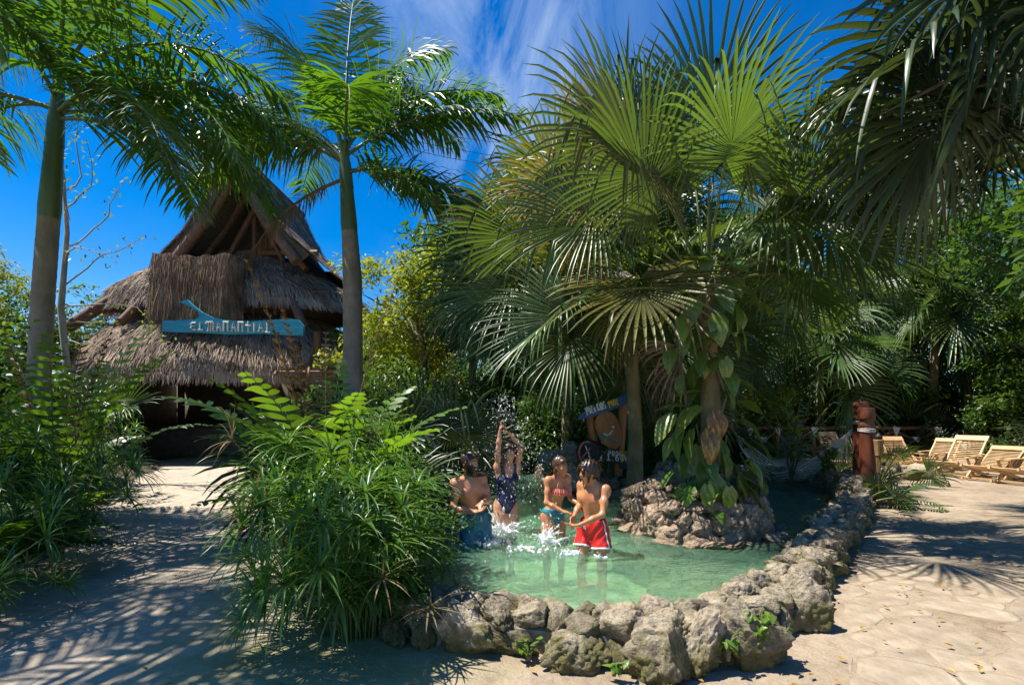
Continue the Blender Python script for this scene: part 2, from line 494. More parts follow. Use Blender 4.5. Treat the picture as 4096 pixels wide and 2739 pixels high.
def drops_mat():
    m, nt, b = _nodes('water_drops')
    b.inputs['Base Color'].default_value = (0.95, 0.98, 0.98, 1)
    b.inputs['Roughness'].default_value = 0.15
    tp = nt.nodes.new('ShaderNodeBsdfTransparent')
    mx = nt.nodes.new('ShaderNodeMixShader'); mx.inputs[0].default_value = 0.6
    nt.links.new(tp.outputs[0], mx.inputs[1]); nt.links.new(b.outputs[0], mx.inputs[2])
    nt.links.new(mx.outputs[0], nt.nodes['Material Output'].inputs['Surface'])
    return m


M['drops'] = drops_mat()
M['thatch'] = leaf_mat('thatch_straw', (0.21, 0.15, 0.10), (0.54, 0.42, 0.31), (0.2, 0.14, 0.08), 0.08, 0.75, 1.2, 0.55, 0.25)
M['thatch_shaded'] = leaf_mat('thatch_straw_shaded', (0.14, 0.085, 0.045), (0.30, 0.195, 0.115), (0.2, 0.12, 0.05), 0.08, 0.75, 1.2, 0.5, 0.25)  # darker copy of the straw: the hanging curtain's shade put into its colour
M['thatch_under'] = simple('thatch_bed', [(0.3, (0.05, 0.037, 0.024)), (0.7, (0.15, 0.11, 0.075))], 14, 0.95, 0.8, 0.05)
M['log'] = simple('brown_log', [(0.3, (0.085, 0.038, 0.018)), (0.7, (0.21, 0.10, 0.05))], 5, 0.6, 0.4, 0.02, (3, 3, 0.5), 'Object', 0.4, 5, 0.15)
M['log_red'] = simple('red_stained_log', [(0.3, (0.085, 0.022, 0.010)), (0.7, (0.175, 0.05, 0.022))], 3, 0.5, 0.35, 0.02, (2, 2, 0.6), 'Object', 0.45, 5, 0.1)
M['log_orange'] = simple('orange_stained_log', [(0.3, (0.26, 0.095, 0.03)), (0.7, (0.40, 0.17, 0.06))], 4, 0.5, 0.3, 0.02, (3, 3, 0.5), 'Object', 0.45, 5, 0.1)
M['masonry'] = simple('rough_plaster', [(0.3, (0.14, 0.115, 0.09)), (0.7, (0.27, 0.23, 0.19))], 5, 0.9, 0.5, 0.02)
M['sign_blue'] = simple('turquoise_painted_wood', [(0.3, (0.010, 0.22, 0.33)), (0.5, (0.025, 0.33, 0.45)), (0.75, (0.10, 0.42, 0.50))], 3, 0.55, 0.5, 0.012, (0.6, 3, 6), 'Object')
M['sign_navy'] = simple('blue_painted_wood', [(0.3, (0.006, 0.07, 0.19)), (0.7, (0.015, 0.13, 0.32))], 5, 0.5, 0.3, 0.01, (0.6, 3, 6))
M['letter_white'] = simple('cream_lettering', [(0.3, (0.48, 0.46, 0.40)), (0.7, (0.62, 0.60, 0.53))], 8, 0.6, 0.1)
M['letter_white2'] = simple('white_paint', [(0.3, (0.7, 0.7, 0.66)), (0.7, (0.8, 0.8, 0.77))], 8, 0.6, 0.1)
M['letter_yellow'] = simple('yellow_paint', [(0.3, (0.62, 0.42, 0.03)), (0.7, (0.72, 0.52, 0.05))], 8, 0.6, 0.1)
M['paint_teal'] = simple('teal_paint', [(0.3, (0.01, 0.26, 0.32)), (0.7, (0.02, 0.36, 0.42))], 8, 0.6, 0.1)
M['paint_red'] = simple('faded_red_paint', [(0.3, (0.50, 0.09, 0.09)), (0.7, (0.62, 0.15, 0.14))], 8, 0.6, 0.1)
M['paint_black'] = simple('black_painted_wood', [(0.3, (0.012, 0.012, 0.012)), (0.7, (0.03, 0.028, 0.025))], 8, 0.6, 0.3)
M['carved'] = simple('carved_orange_wood', [(0.3, (0.20, 0.075, 0.02)), (0.55, (0.33, 0.13, 0.035)), (0.75, (0.42, 0.19, 0.06))], 3.5, 0.5, 0.5, 0.02, (3, 3, 0.6))
M['chair'] = simple('pale_lounger_wood', [(0.3, (0.42, 0.255, 0.11)), (0.7, (0.62, 0.42, 0.22))], 6, 0.5, 0.25, 0.01, (1, 1, 1), 'Object', 0.4, 5, 0.12)
M['rope'] = simple('white_rope', [(0.3, (0.5, 0.48, 0.43)), (0.7, (0.68, 0.66, 0.6))], 40, 0.8, 0.5, 0.005)
M['fence'] = simple('fence_log', [(0.3, (0.12, 0.042, 0.022)), (0.7, (0.23, 0.095, 0.05))], 5, 0.6, 0.3, 0.02, (1, 1, 1), 'Object', 0.4, 5, 0.15)
M['bamboo'] = simple('bamboo', [(0.3, (0.25, 0.13, 0.045)), (0.7, (0.40, 0.24, 0.09))], 8, 0.5, 0.2)
M['cable'] = simple('cable', [(0.3, (0.03, 0.03, 0.03)), (0.7, (0.05, 0.05, 0.05))], 5, 0.6, 0)
M['dryleaf'] = leaf_mat('fallen_leaf', (0.30, 0.15, 0.02), (0.52, 0.34, 0.03), (0.4, 0.2, 0.02), 0.2, 0.6, 10, 0.5)


def skin_mat(name, base, warm):
    m, nt, b = _nodes(name)
    n = noise_node(nt, 9, 4, 0.6)
    r = ramp(nt, [(0.3, warm), (0.7, base)])
    nt.links.new(n.outputs[0], r.inputs[0])
    nt.links.new(r.outputs[0], b.inputs['Base Color'])
    b.inputs['Roughness'].default_value = 0.30
    b.inputs['Specular IOR Level'].default_value = 0.5
    b.inputs['Subsurface Weight'].default_value = 0.12
    b.inputs['Subsurface Radius'].default_value = (0.03, 0.012, 0.006)
    b.inputs['Subsurface Scale'].default_value = 0.3
    return m


M['skin1'] = skin_mat('skin_tanned', (0.60, 0.29, 0.155), (0.50, 0.205, 0.10))
M['skin2'] = skin_mat('skin_light', (0.64, 0.345, 0.205), (0.55, 0.26, 0.145))
M['skin3'] = skin_mat('skin_bronzed', (0.58, 0.265, 0.125), (0.47, 0.185, 0.08))
M['hair'] = simple('dark_wet_hair', [(0.3, (0.018, 0.010, 0.006)), (0.7, (0.05, 0.028, 0.016))], 25, 0.28, 0.5, 0.01, (2, 2, 0.4))
M['hair_brown'] = simple('brown_wet_hair', [(0.3, (0.035, 0.018, 0.010)), (0.7, (0.10, 0.052, 0.028))], 25, 0.3, 0.5, 0.01, (2, 2, 0.4))
M['eye'] = simple('eye_dark', [(0.3, (0.02, 0.012, 0.01)), (0.7, (0.03, 0.02, 0.015))], 5, 0.3, 0)
M['lip'] = simple('lips', [(0.3, (0.36, 0.10, 0.085)), (0.7, (0.42, 0.13, 0.11))], 9, 0.4, 0)
M['teeth'] = simple('teeth', [(0.3, (0.78, 0.75, 0.7)), (0.7, (0.82, 0.8, 0.76))], 9, 0.3, 0)
M['suit_navy'] = simple('navy_swimsuit_cloth', [(0.35, (0.008, 0.014, 0.055)), (0.62, (0.014, 0.024, 0.085)), (0.70, (0.05, 0.06, 0.12))], 55, 0.5, 0.15)
M['suit_coral'] = simple('coral_cloth', [(0.3, (0.72, 0.17, 0.10)), (0.7, (0.82, 0.26, 0.17))], 12, 0.6, 0.2)
M['suit_teal'] = simple('teal_cloth', [(0.3, (0.01, 0.16, 0.21)), (0.7, (0.015, 0.22, 0.28))], 12, 0.5, 0.2)
M['short_blue'] = simple('blue_shorts_cloth', [(0.3, (0.006, 0.11, 0.19)), (0.7, (0.012, 0.17, 0.27))], 14, 0.5, 0.3, 0.02)
M['short_red'] = simple('red_shorts_cloth', [(0.3, (0.62, 0.012, 0.012)), (0.7, (0.75, 0.025, 0.02))], 14, 0.5, 0.3, 0.02)
M['trim_white'] = simple('white_trim', [(0.3, (0.72, 0.72, 0.72)), (0.7, (0.8, 0.8, 0.8))], 14, 0.6, 0)


# ------------------------------------------------------------------ mesh building
class MB:
    def __init__(self):
        self.V, self.F, self.MI, self.n = [], [], [], 0

    def add(self, V, F, mi=0):
        V = np.asarray(V, dtype=np.float64).reshape(-1, 3)
        F = np.asarray(F, dtype=np.int64)
        if len(F) == 0:
            return
        self.V.append(V)
        self.F.append(F + self.n)
        self.MI.append(np.full(len(F), mi, dtype=np.int32))
        self.n += len(V)

    def ribbon(self, P, W, mi=0, mid=None):
        """P,W: (n,k,3) centre lines and half-width vectors; mid: offset of a centre crease"""
        P = np.asarray(P, float); W = np.asarray(W, float)
        if P.ndim == 2:
            P = P[None]; W = W[None]
            if mid is not None: mid = np.asarray(mid)[None]
        n, k, _ = P.shape
        if mid is None:
            V = np.stack([P - W, P + W], axis=2)          # n,k,2,3
            c = 2
        else:
            V = np.stack([P - W, P + mid, P + W], axis=2)
            c = 3
        idx = np.arange(n * k * c).reshape(n, k, c)
        Fs = []
        for j in range(c - 1):
            a = idx[:, :-1, j]; b_ = idx[:, :-1, j + 1]; d = idx[:, 1:, j]; e = idx[:, 1:, j + 1]
            Fs.append(np.stack([a, b_, e, d], axis=-1).reshape(-1, 4))
        self.add(V.reshape(-1, 3), np.concatenate(Fs), mi)

    def tube(self, pts, radii, ns=8, mi=0, caps=True):
        pts = np.asarray(pts, float)
        k = len(pts)
        radii = np.full(k, radii) if np.isscalar(radii) else np.asarray(radii, float)
        T = np.gradient(pts, axis=0)
        T /= np.linalg.norm(T, axis=1)[:, None] + 1e-9
        ref = np.array([0, 0, 1.0]) if abs(T[0][2]) < 0.9 else np.array([1.0, 0, 0])
        u = np.cross(T[0], ref); u /= np.linalg.norm(u)
        V = []
        ang = np.arange(ns) * 2 * PI / ns
        for i in range(k):
            u = u - T[i] * np.dot(u, T[i]); u /= np.linalg.norm(u) + 1e-9
            v = np.cross(T[i], u)
            V.append(pts[i] + radii[i] * (np.cos(ang)[:, None] * u + np.sin(ang)[:, None] * v))
        V = np.concatenate(V)
        i, j = np.meshgrid(np.arange(k - 1), np.arange(ns), indexing='ij')
        F = np.stack([i * ns + j, i * ns + (j + 1) % ns, (i + 1) * ns + (j + 1) % ns, (i + 1) * ns + j], axis=-1).reshape(-1, 4)
        self.add(V, F, mi)
        if caps:
            for base, c in ((0, pts[0]), ((k - 1) * ns, pts[-1])):
                ring = V[base:base + ns]
                VV = np.vstack([ring, c[None]])
                FF = [[a, (a + 1) % ns, ns] for a in range(ns)]
                if base == 0: FF = [f[::-1] for f in FF]
                self.add(VV, FF, mi)

    def box(self, c, half, rot=None, mi=0, taper=0.0):
        c = np.asarray(c, float)
        h = np.asarray(half, float)
        S = np.array([[-1, -1, -1], [1, -1, -1], [1, 1, -1], [-1, 1, -1], [-1, -1, 1], [1, -1, 1], [1, 1, 1], [-1, 1, 1]], float)
        V = S * h
        if rot is not None:
            V = V @ np.asarray(rot).T
        self.add(V + c, [[0, 3, 2, 1], [4, 5, 6, 7], [0, 1, 5, 4], [1, 2, 6, 5], [2, 3, 7, 6], [3, 0, 4, 7]], mi)

    def prism(self, poly, depth, axis_o, ax_u, ax_v, ax_n, mi=0):
        """extrude a 2-D polygon (in u,v) by depth along n, as n-gons"""
        o, u, v, nn = (np.asarray(a, float) for a in (axis_o, ax_u, ax_v, ax_n))
        P = np.array([o + u * p[0] + v * p[1] for p in poly])
        k = len(P)
        self.add(np.vstack([P, P + nn * depth]), [[i, (i + 1) % k, (i + 1) % k + k, i + k] for i in range(k)], mi)
        self.add(P, [list(range(k))[::-1]], mi)
        self.add(P + nn * depth, [list(range(k))], mi)

    def mesh(self, name, mats, smooth=True):
        me = bpy.data.meshes.new(name)
        if self.n:
            V = np.concatenate(self.V)
            me.vertices.add(len(V))
            me.vertices.foreach_set('co', V.astype(np.float32).ravel())
            loops = np.concatenate([f.ravel() for f in self.F]).astype(np.int32)
            tot = np.concatenate([np.full(len(f), f.shape[1], dtype=np.int32) for f in self.F])
            start = np.concatenate([[0], np.cumsum(tot)[:-1]]).astype(np.int32)
            me.loops.add(len(loops))
            me.loops.foreach_set('vertex_index', loops)
            me.polygons.add(len(tot))
            me.polygons.foreach_set('loop_start', start)
            me.polygons.foreach_set('loop_total', tot)
            me.polygons.foreach_set('material_index', np.concatenate(self.MI))
            me.polygons.foreach_set('use_smooth', np.full(len(tot), bool(smooth)))
            me.update(calc_edges=True)
        for m in (mats if isinstance(mats, (list, tuple)) else [mats]):
            me.materials.append(M[m] if isinstance(m, str) else m)
        return me

    def build(self, name, mats, parent=None, smooth=True, loc=None):
        return link(name, self.mesh(name, mats, smooth), parent, loc)


def link(name, data, parent=None, loc=None, rot=None, scale=None):
    o = bpy.data.objects.new(name, data)
    COL.objects.link(o)
    if parent is not None: o.parent = parent
    if loc is not None: o.location = loc
    if rot is not None: o.rotation_euler = rot
    if scale is not None: o.scale = scale if not np.isscalar(scale) else (scale,) * 3
    return o


def thing(name, label, cat, loc=(0, 0, 0), group=None, rotz=0.0):
    o = link(name, None, None, loc, (0, 0, rotz))
    o.empty_display_size = 0.2
    return tag(o, label, cat, group)


def tag(o, label, cat, group=None):
    o['label'] = label
    o['category'] = cat
    if group: o['group'] = group
    return o


def struct(o):
    o['kind'] = 'structure'
    return o


def stuff(o):
    o['kind'] = 'stuff'
    return o


def norm(a):
    a = np.asarray(a, float)
    return a / (np.linalg.norm(a, axis=-1, keepdims=True) + 1e-12)


def S(dx, dy, Y):
    """world point at depth Y seen at (dx,dy) of a 2345-pixel-wide view of the photograph"""
    px, py = dx * 0.43667, dy * 0.43667
    return np.array([(px - 512) / 512 * Y, Y, HC - (py - 415) / 512 * Y])

# ================================================================== SETTING
WZ = 0.17                 # water level (the pool is held up by its low wall)
OUT = np.array([(-1.7, 8.6), (-1.5, 6.9), (-1.3, 5.4), (-1.15, 4.35), (-0.92, 3.74), (-.5, 3.55), (0.02, 3.50), (.42, 3.40), (.91, 3.30), (1.36, 3.36), (1.80, 3.585), (2.28, 3.98),
                (2.93, 4.72), (3.99, 6.05), (4.75, 6.95), (5.45, 7.85), (6.25, 8.9), (6.95, 10.1), (7.0, 11.1), (6.3, 11.9),
                (5.2, 12.1), (4.3, 11.6), (3.55, 10.35), (2.9, 9.55), (2.1, 9.6), (1.5, 10.4), (1.15, 11.5), (1.0, 14.0), (0.6, 16.5),
                (-1.2, 16.8), (-1.8, 14.0), (-1.85, 11.0)], float)


def smooth_closed(P, it=2):
    for _ in range(it):
        Q = np.roll(P, -1, 0)
        P = np.stack([P * .75 + Q * .25, P * .25 + Q * .75], 1).reshape(-1, 2)
    return P


OUTS = smooth_closed(OUT, 2)


def offset(P, d):
    T = np.roll(P, -1, 0) - np.roll(P, 1, 0)
    T = norm(T)
    N = np.stack([-T[:, 1], T[:, 0]], 1)      # left of travel
    return P + N * d


_area = 0.5 * np.sum(OUTS[:, 0] * np.roll(OUTS[:, 1], -1) - np.roll(OUTS[:, 0], -1) * OUTS[:, 1])
SGN = 1.0 if _area > 0 else -1.0
MIDP = offset(OUTS, SGN * 0.26)
INP = offset(OUTS, SGN * 0.50)


def inside(P, X, Y):
    c = np.zeros(X.shape, bool)
    x0, y0 = P[:, 0], P[:, 1]
    x1, y1 = np.roll(x0, -1), np.roll(y0, -1)
    for a, b, c_, d in zip(x0, y0, x1, y1):
        if b == d: continue
        t = ((b > Y) != (d > Y)) & (X < (c_ - a) * (Y - b) / (d - b) + a)
        c ^= t
    return c


def grid_mesh(x0, x1, y0, y1, st, zf, keep):
    xs = np.arange(x0, x1 + st / 2, st); ys = np.arange(y0, y1 + st / 2, st)
    X, Y = np.meshgrid(xs, ys, indexing='ij')
    V = np.stack([X, Y, zf(X, Y)], -1).reshape(-1, 3)
    idx = np.arange(X.size).reshape(X.shape)
    cx = (X[:-1, :-1] + X[1:, 1:]) / 2; cyy = (Y[:-1, :-1] + Y[1:, 1:]) / 2
    k = keep(cx, cyy)
    F = np.stack([idx[:-1, :-1], idx[1:, :-1], idx[1:, 1:], idx[:-1, 1:]], -1)[k]
    return V, F


def gz(X, Y):
    return 0.012 * np.sin(X * 1.3 + .4) * np.cos(Y * 1.1) + 0.008 * np.sin(X * 3.1 + Y * 2.3)


b = MB()
V, F = grid_mesh(-9, 9, 1.0, 18, 0.1, gz, lambda X, Y: ~inside(MIDP, X, Y))
b.add(V, F)
# the same sheet carries on to the horizon
for (a, c, d, e) in ((-900, -9, -40, 900), (9, 900, -40, 900), (-9, 9, -40, 1.0), (-9, 9, 18, 900)):
    b.add([(a, d, -.012), (c, d, -.012), (c, e, -.012), (a, e, -.012)], [[0, 1, 2, 3]])
ground = struct(b.build('ground', 'ground'))

# planted soil either side of the path: uneven beds of leaf litter
def bed(poly, amp, seed):
    P = smooth_closed(np.array(poly, float), 2)
    x0, y0 = P.min(0); x1, y1 = P.max(0)
    bb = MB()
    def zf(X, Y):
        h = 0.05 + amp * (0.5 + 0.5 * np.sin(X * 1.9 + seed) * np.cos(Y * 1.4 + seed * 2)) + 0.03 * np.sin(X * 7 + Y * 5)
        edge = inside(offset(P, 0.3 * (1 if 0.5 * np.sum(P[:, 0] * np.roll(P[:, 1], -1) - np.roll(P[:, 0], -1) * P[:, 1]) > 0 else -1)), X, Y)
        return np.where(edge, h, -0.03)
    V, F = grid_mesh(x0, x1, y0, y1, 0.22, zf, lambda X, Y: inside(P, X, Y))
    bb.add(V, F)
    return stuff(bb.build('soil_bed', 'soil'))


bed([(-4.15, 1.5), (-4.5, 4.2), (-6.0, 7.4), (-9.0, 12.0), (-12, 18.5), (-20, 24), (-30, 24), (-30, 1), (-5, .6)], .12, 1)
bed([(-1.45, 3.85), (-2.1, 4.9), (-2.75, 6.2), (-3.6, 9.0), (-4.6, 12.5), (-5.2, 16), (-4.0, 22), (7.5, 22), (7.2, 13.2), (4.4, 12.6), (3.4, 11.0), (2.6, 10.0), (2.2, 10.1), (1.9, 11.4), (1.5, 17.2), (-2, 17.4), (-2.1, 14), (-2.1, 11), (-1.95, 8.4), (-1.75, 6.8), (-1.5, 5.2), (-1.25, 4.1)], .10, 4)
bed([(9.8, 21.2), (18, 21.2), (18.5, 16), (17.0, 12), (18, 8), (34, 8), (34, 40), (6, 40), (6.5, 22.5)], .15, 7)

# pool basin, deeper towards the right and the back
def depth(X, Y):
    d = -0.5 - 0.5 * np.clip((X - 2.6) / 2.2, 0, 1) * np.clip((Y - 5.9) / 1.6, 0, 1) - .4 * np.clip((Y - 9) / 3, 0, 1)
    near = 0.22 * np.clip(1 - (Y - 3.7) / 1.2, 0, 1)
    return d + near + 0.04 * np.sin(X * 3.3 + 1) * np.sin(Y * 2.7) + .02 * np.sin(X * 8 + Y * 7)


b = MB()
V, F = grid_mesh(-3.1, 7.2, 3.1, 17.1, 0.12, depth, lambda X, Y: inside(OUTS, X, Y))
b.add(V, F)
k = len(INP)
ring = np.vstack([np.c_[MIDP, np.full(k, -2.1)], np.c_[MIDP, np.full(k, 0.05)]])
b.add(ring, [[i, (i + 1) % k, (i + 1) % k + k, i + k] for i in range(k)])
struct(b.build('pool_floor', 'pool_floor'))

PEOPLE_XY = [(-.43, 6.0), (-.05, 6.55), (.52, 6.2), (.88, 5.5), (0.1, 5.6), (.6, 5.7)]

# water body: rippled top, closed underneath so that depth colours it
wst = 0.055
def wz(X, Y):
    z = WZ + 0.011 * np.sin(5.1 * X + 2.2 * Y + 1.7 * np.sin(2.1 * Y)) + 0.009 * np.sin(-3.2 * X + 7.3 * Y + 1.3 * np.sin(3 * X)) + 0.007 * np.sin(9 * X - 6 * Y + 2 * np.sin(3 * Y)) + 0.005 * np.sin(13 * Y + 4 * X + 2 * np.sin(2.7 * X))
    for (px, py) in PEOPLE_XY:
        r = np.hypot(X - px, Y - py)
        z = z + 0.016 * np.cos(r * 17 + px * 9) * np.exp(-(r / .75) ** 2)
        z = z + 0.011 * np.sin(11 * X + 7 * Y + px * 5) * np.cos(8 * X - 13 * Y) * np.exp(-(r / .6) ** 2)
    return z


b = MB()
V, F = grid_mesh(-3.0, 7.1, 3.2, 17.0, wst, wz, lambda X, Y: inside(MIDP, X, Y))
used = np.unique(F)
remap = -np.ones(len(V), int); remap[used] = np.arange(len(used))
V = V[used]; F = remap[F]
nV = len(V)
E = np.concatenate([F[:, [0, 1]], F[:, [1, 2]], F[:, [2, 3]], F[:, [3, 0]]])
key = set(map(tuple, E.tolist()))
bd = [e for e in key if (e[1], e[0]) not in key]
V2 = V.copy(); V2[:, 2] = -2.6
b.add(np.vstack([V, V2]), np.vstack([F, (F + nV)[:, ::-1], np.array([[e[1], e[0], e[0] + nV, e[1] + nV] for e in bd])]))
water = struct(b.build('water', 'water'))

# ------------------------------------------------------------------ rocks
def ico(sub):
    import bmesh
    bm = bmesh.new()
    bmesh.ops.create_icosphere(bm, subdivisions=sub, radius=1)
    bm.verts.ensure_lookup_table()
    V = np.array([v.co[:] for v in bm.verts]); F = np.array([[v.index for v in f.verts] for f in bm.faces])
    bm.free()
    return V, F


ICO = {s: ico(s) for s in (1, 2, 3, 4, 5)}


def rock_mesh(seed, sub=4, rough=1.0, mat='rock', sq=0.35):
    V, F = ICO[sub]
    r = random.Random(seed)
    off = Vector((r.uniform(-50, 50), r.uniform(-50, 50), r.uniform(-50, 50)))
    planes = [norm(np.array([r.gauss(0, 1), r.gauss(0, 1), r.gauss(0, 1)])) for _ in range(13)]
    out = V.copy()
    # chip flat facets off the ball
    for p in planes:
        d = out @ p
        lim = r.uniform(.5, .82)
        ex = np.maximum(d - lim, 0)
        out -= np.outer(ex * 0.95, p)
    res = np.empty_like(out)
    for i, v in enumerate(out):
        q = Vector(v) * 1.3 + off
        n = mnoise.fractal(q, 0.9, 2.1, 3) * .13
        n2 = mnoise.fractal(q * 3.4, 0.8, 2.0, 3) * .10
        rd = 1 - abs(mnoise.noise(q * 2.4)) * 2
        n3 = -max(0, rd - .62) * .26
        c = mnoise.voronoi(q * 3.6)[0][0]
        n4 = -max(0, .30 - c) * .22
        n5 = mnoise.fractal(q * 9.0, 0.8, 2.0, 2) * .028
        f = 1.12 * (1 + rough * (n + n2 + n3 + n4 + n5))
        res[i] = v * f
    bb = MB(); bb.add(res, F)
    return bb.mesh('rock_shape', mat)


ROCKS = [rock_mesh(100 + i, 4) for i in range(9)] + [rock_mesh(200 + i, 5, 1.1) for i in range(5)]
ROCKS_I = [rock_mesh(300 + i, 4, 1.25, 'rock_island') for i in range(7)]
ROCKS_D = [rock_mesh(400 + i, 3, 1.2, 'rock_dark') for i in range(5)]

wall = thing('pool_wall', 'low wall of rough mossy limestone boulders around the pool', 'wall', (0, 0, 0))
# mortar core
b = MB()
a_ = offset(OUTS, SGN * 0.09); c_ = offset(OUTS, SGN * 0.44); d_ = offset(OUTS, SGN * .26)
k = len(a_)
prof = [(a_, -.05), (a_, .16), (d_, .215), (c_, .19), (c_, -2.0)]
for (p, z0), (q, z1) in zip(prof[:-1], prof[1:]):
    b.add(np.vstack([np.c_[p, np.full(k, z0)], np.c_[q, np.full(k, z1)]]), [[i, (i + 1) % k, (i + 1) % k + k, i + k] for i in range(k)])
b.build('mortar_core', 'mortar', wall)
# walk the line and set stones
seg = np.linalg.norm(np.roll(OUTS, -1, 0) - OUTS, axis=1)
cum = np.concatenate([[0], np.cumsum(seg)])
LT = cum[-1]


def on(P, s):
    s = s % LT
    i = min(int(np.searchsorted(cum, s, 'right')) - 1, k - 1)
    t = (s - cum[i]) / max(seg[i], 1e-6)
    p = P[i] * (1 - t) + P[(i + 1) % k] * t
    q = P[(i + 1) % k] - P[i]
    return p, math.atan2(q[1], q[0])


rw = random.Random(31)
def stone(meshes, p, z, sx, sy, sz, ang, parent):
    return link('stone', rw.choice(meshes), parent, (p[0], p[1], z), (rw.uniform(-.35, .35), rw.uniform(-.35, .35), ang + rw.uniform(-.4, .4)), (sx, sy, sz))


nst = 0
for row in range(4):
    s = rw.uniform(0, .2)
    while s < LT:
        p0, _ = on(OUTS, s)
        far = p0[1]
        skip = (far > 12.6) or (p0[0] < -1.0 and far > 9)
        big = 1.0 if far < 7 else 1.2
        if row == 0:      # foot stones on the outer face
            w = rw.choice([.11, .13, .15, .18, .22, .29]) * rw.uniform(.9, 1.1) * big; off = .11; z = rw.uniform(.03, .10); sz = rw.uniform(.12, .19); sy = rw.uniform(.12, .17)
        elif row == 1:    # cap stones, outer
            w = rw.choice([.09, .11, .13, .16, .22]) * rw.uniform(.9, 1.1) * big; off = .15; z = rw.uniform(.20, .25); sz = rw.uniform(.08, .12); sy = rw.uniform(.10, .16)
        elif row == 2:    # cap stones, inner
            w = rw.uniform(.10, .17) * big; off = .36; z = rw.uniform(.18, .235); sz = rw.uniform(.085, .12); sy = rw.uniform(.11, .17)
        else:             # inner face below the water line
            w = rw.uniform(.2, .32) * big; off = .43; z = rw.uniform(-.2, 0.02); sz = rw.uniform(.18, .25); sy = rw.uniform(.1, .14)
        step = w * (rw.uniform(1.5, 1.75) if row in (0, 3) else rw.uniform(1.3, 1.55))
        s2 = s + step / 2
        if row == 0 and 5.5 < far < 9: z += .03
        if not skip and not (row == 3 and far < 5.0):
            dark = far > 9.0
            extra = 0.0
            if far > 9.0: extra = rw.uniform(.05, .22)
            P_, ang = on(offset(OUTS, SGN * off), s2)
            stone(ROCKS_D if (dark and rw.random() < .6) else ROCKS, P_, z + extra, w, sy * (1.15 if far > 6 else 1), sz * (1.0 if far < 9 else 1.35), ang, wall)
            nst += 1
        s += step
# a few separate boulders lying against the foot of the wall
for (x, y, w, h) in ((.96, 3.30, .22, .26), (1.62, 3.42, .33, .24), (.45, 3.44, .25, .16), (-.3, 3.6, .30, .2), (1.22, 3.36, .13, .22), (2.25, 4.0, .2, .22)):
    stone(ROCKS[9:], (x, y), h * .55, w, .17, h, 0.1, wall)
print('wall stones', nst)

# rocky planter island
island = thing('rock_island', 'round brown limestone planter standing in the pool with a palm on it', 'planter', (2.45, 6.85, 0))
b = MB()
nang = 40
th = np.arange(nang) * 2 * PI / nang
rr = 1 + .06 * np.sin(3 * th + 1) + .04 * np.sin(5 * th)
def iring(f, z): return np.c_[.86 * f * rr * np.cos(th), .84 * f * rr * np.sin(th), np.full(nang, z)]
rings = [iring(.95, -1.5), iring(.95, 0), iring(.86, .50), iring(.7, .52), iring(0.02, .60)]
for i in range(4):
    b.add(np.vstack([rings[i], rings[i + 1]]), [[j, (j + 1) % nang, (j + 1) % nang + nang, j + nang] for j in range(nang)])
b.build('soil', 'soil', island)
for row, (z, f, w0, w1, sz) in enumerate(((-.45, 1.04, .22, .3, .28), (.12, 1.0, .13, .21, .16), (.28, .97, .12, .19, .14), (.42, .94, .11, .19, .13), (.55, .88, .10, .17, .10), (.17, 1.2, .10, .18, .035))):
    a = rw.uniform(0, 1)
    a1 = a + 2 * PI
    while a < a1:
        w = rw.uniform(w0, w1)
        r_ = 1 + .06 * math.sin(3 * a + 1) + .04 * math.sin(5 * a)
        if not (row == 5 and math.sin(a) > .3):
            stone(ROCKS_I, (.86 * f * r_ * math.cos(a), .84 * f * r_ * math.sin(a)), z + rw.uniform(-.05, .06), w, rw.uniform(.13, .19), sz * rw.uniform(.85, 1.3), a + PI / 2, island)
        a += w * 1.5 / .9

# ------------------------------------------------------------------ flagstones right of the joint
def clip(poly, p, n):
    out = []
    for i in range(len(poly)):
        a, c = poly[i], poly[(i + 1) % len(poly)]
        da, dc = np.dot(a - p, n), np.dot(c - p, n)
        if da <= 0: out.append(a)
        if da * dc < 0: out.append(a + (c - a) * da / (da - dc))
    return out


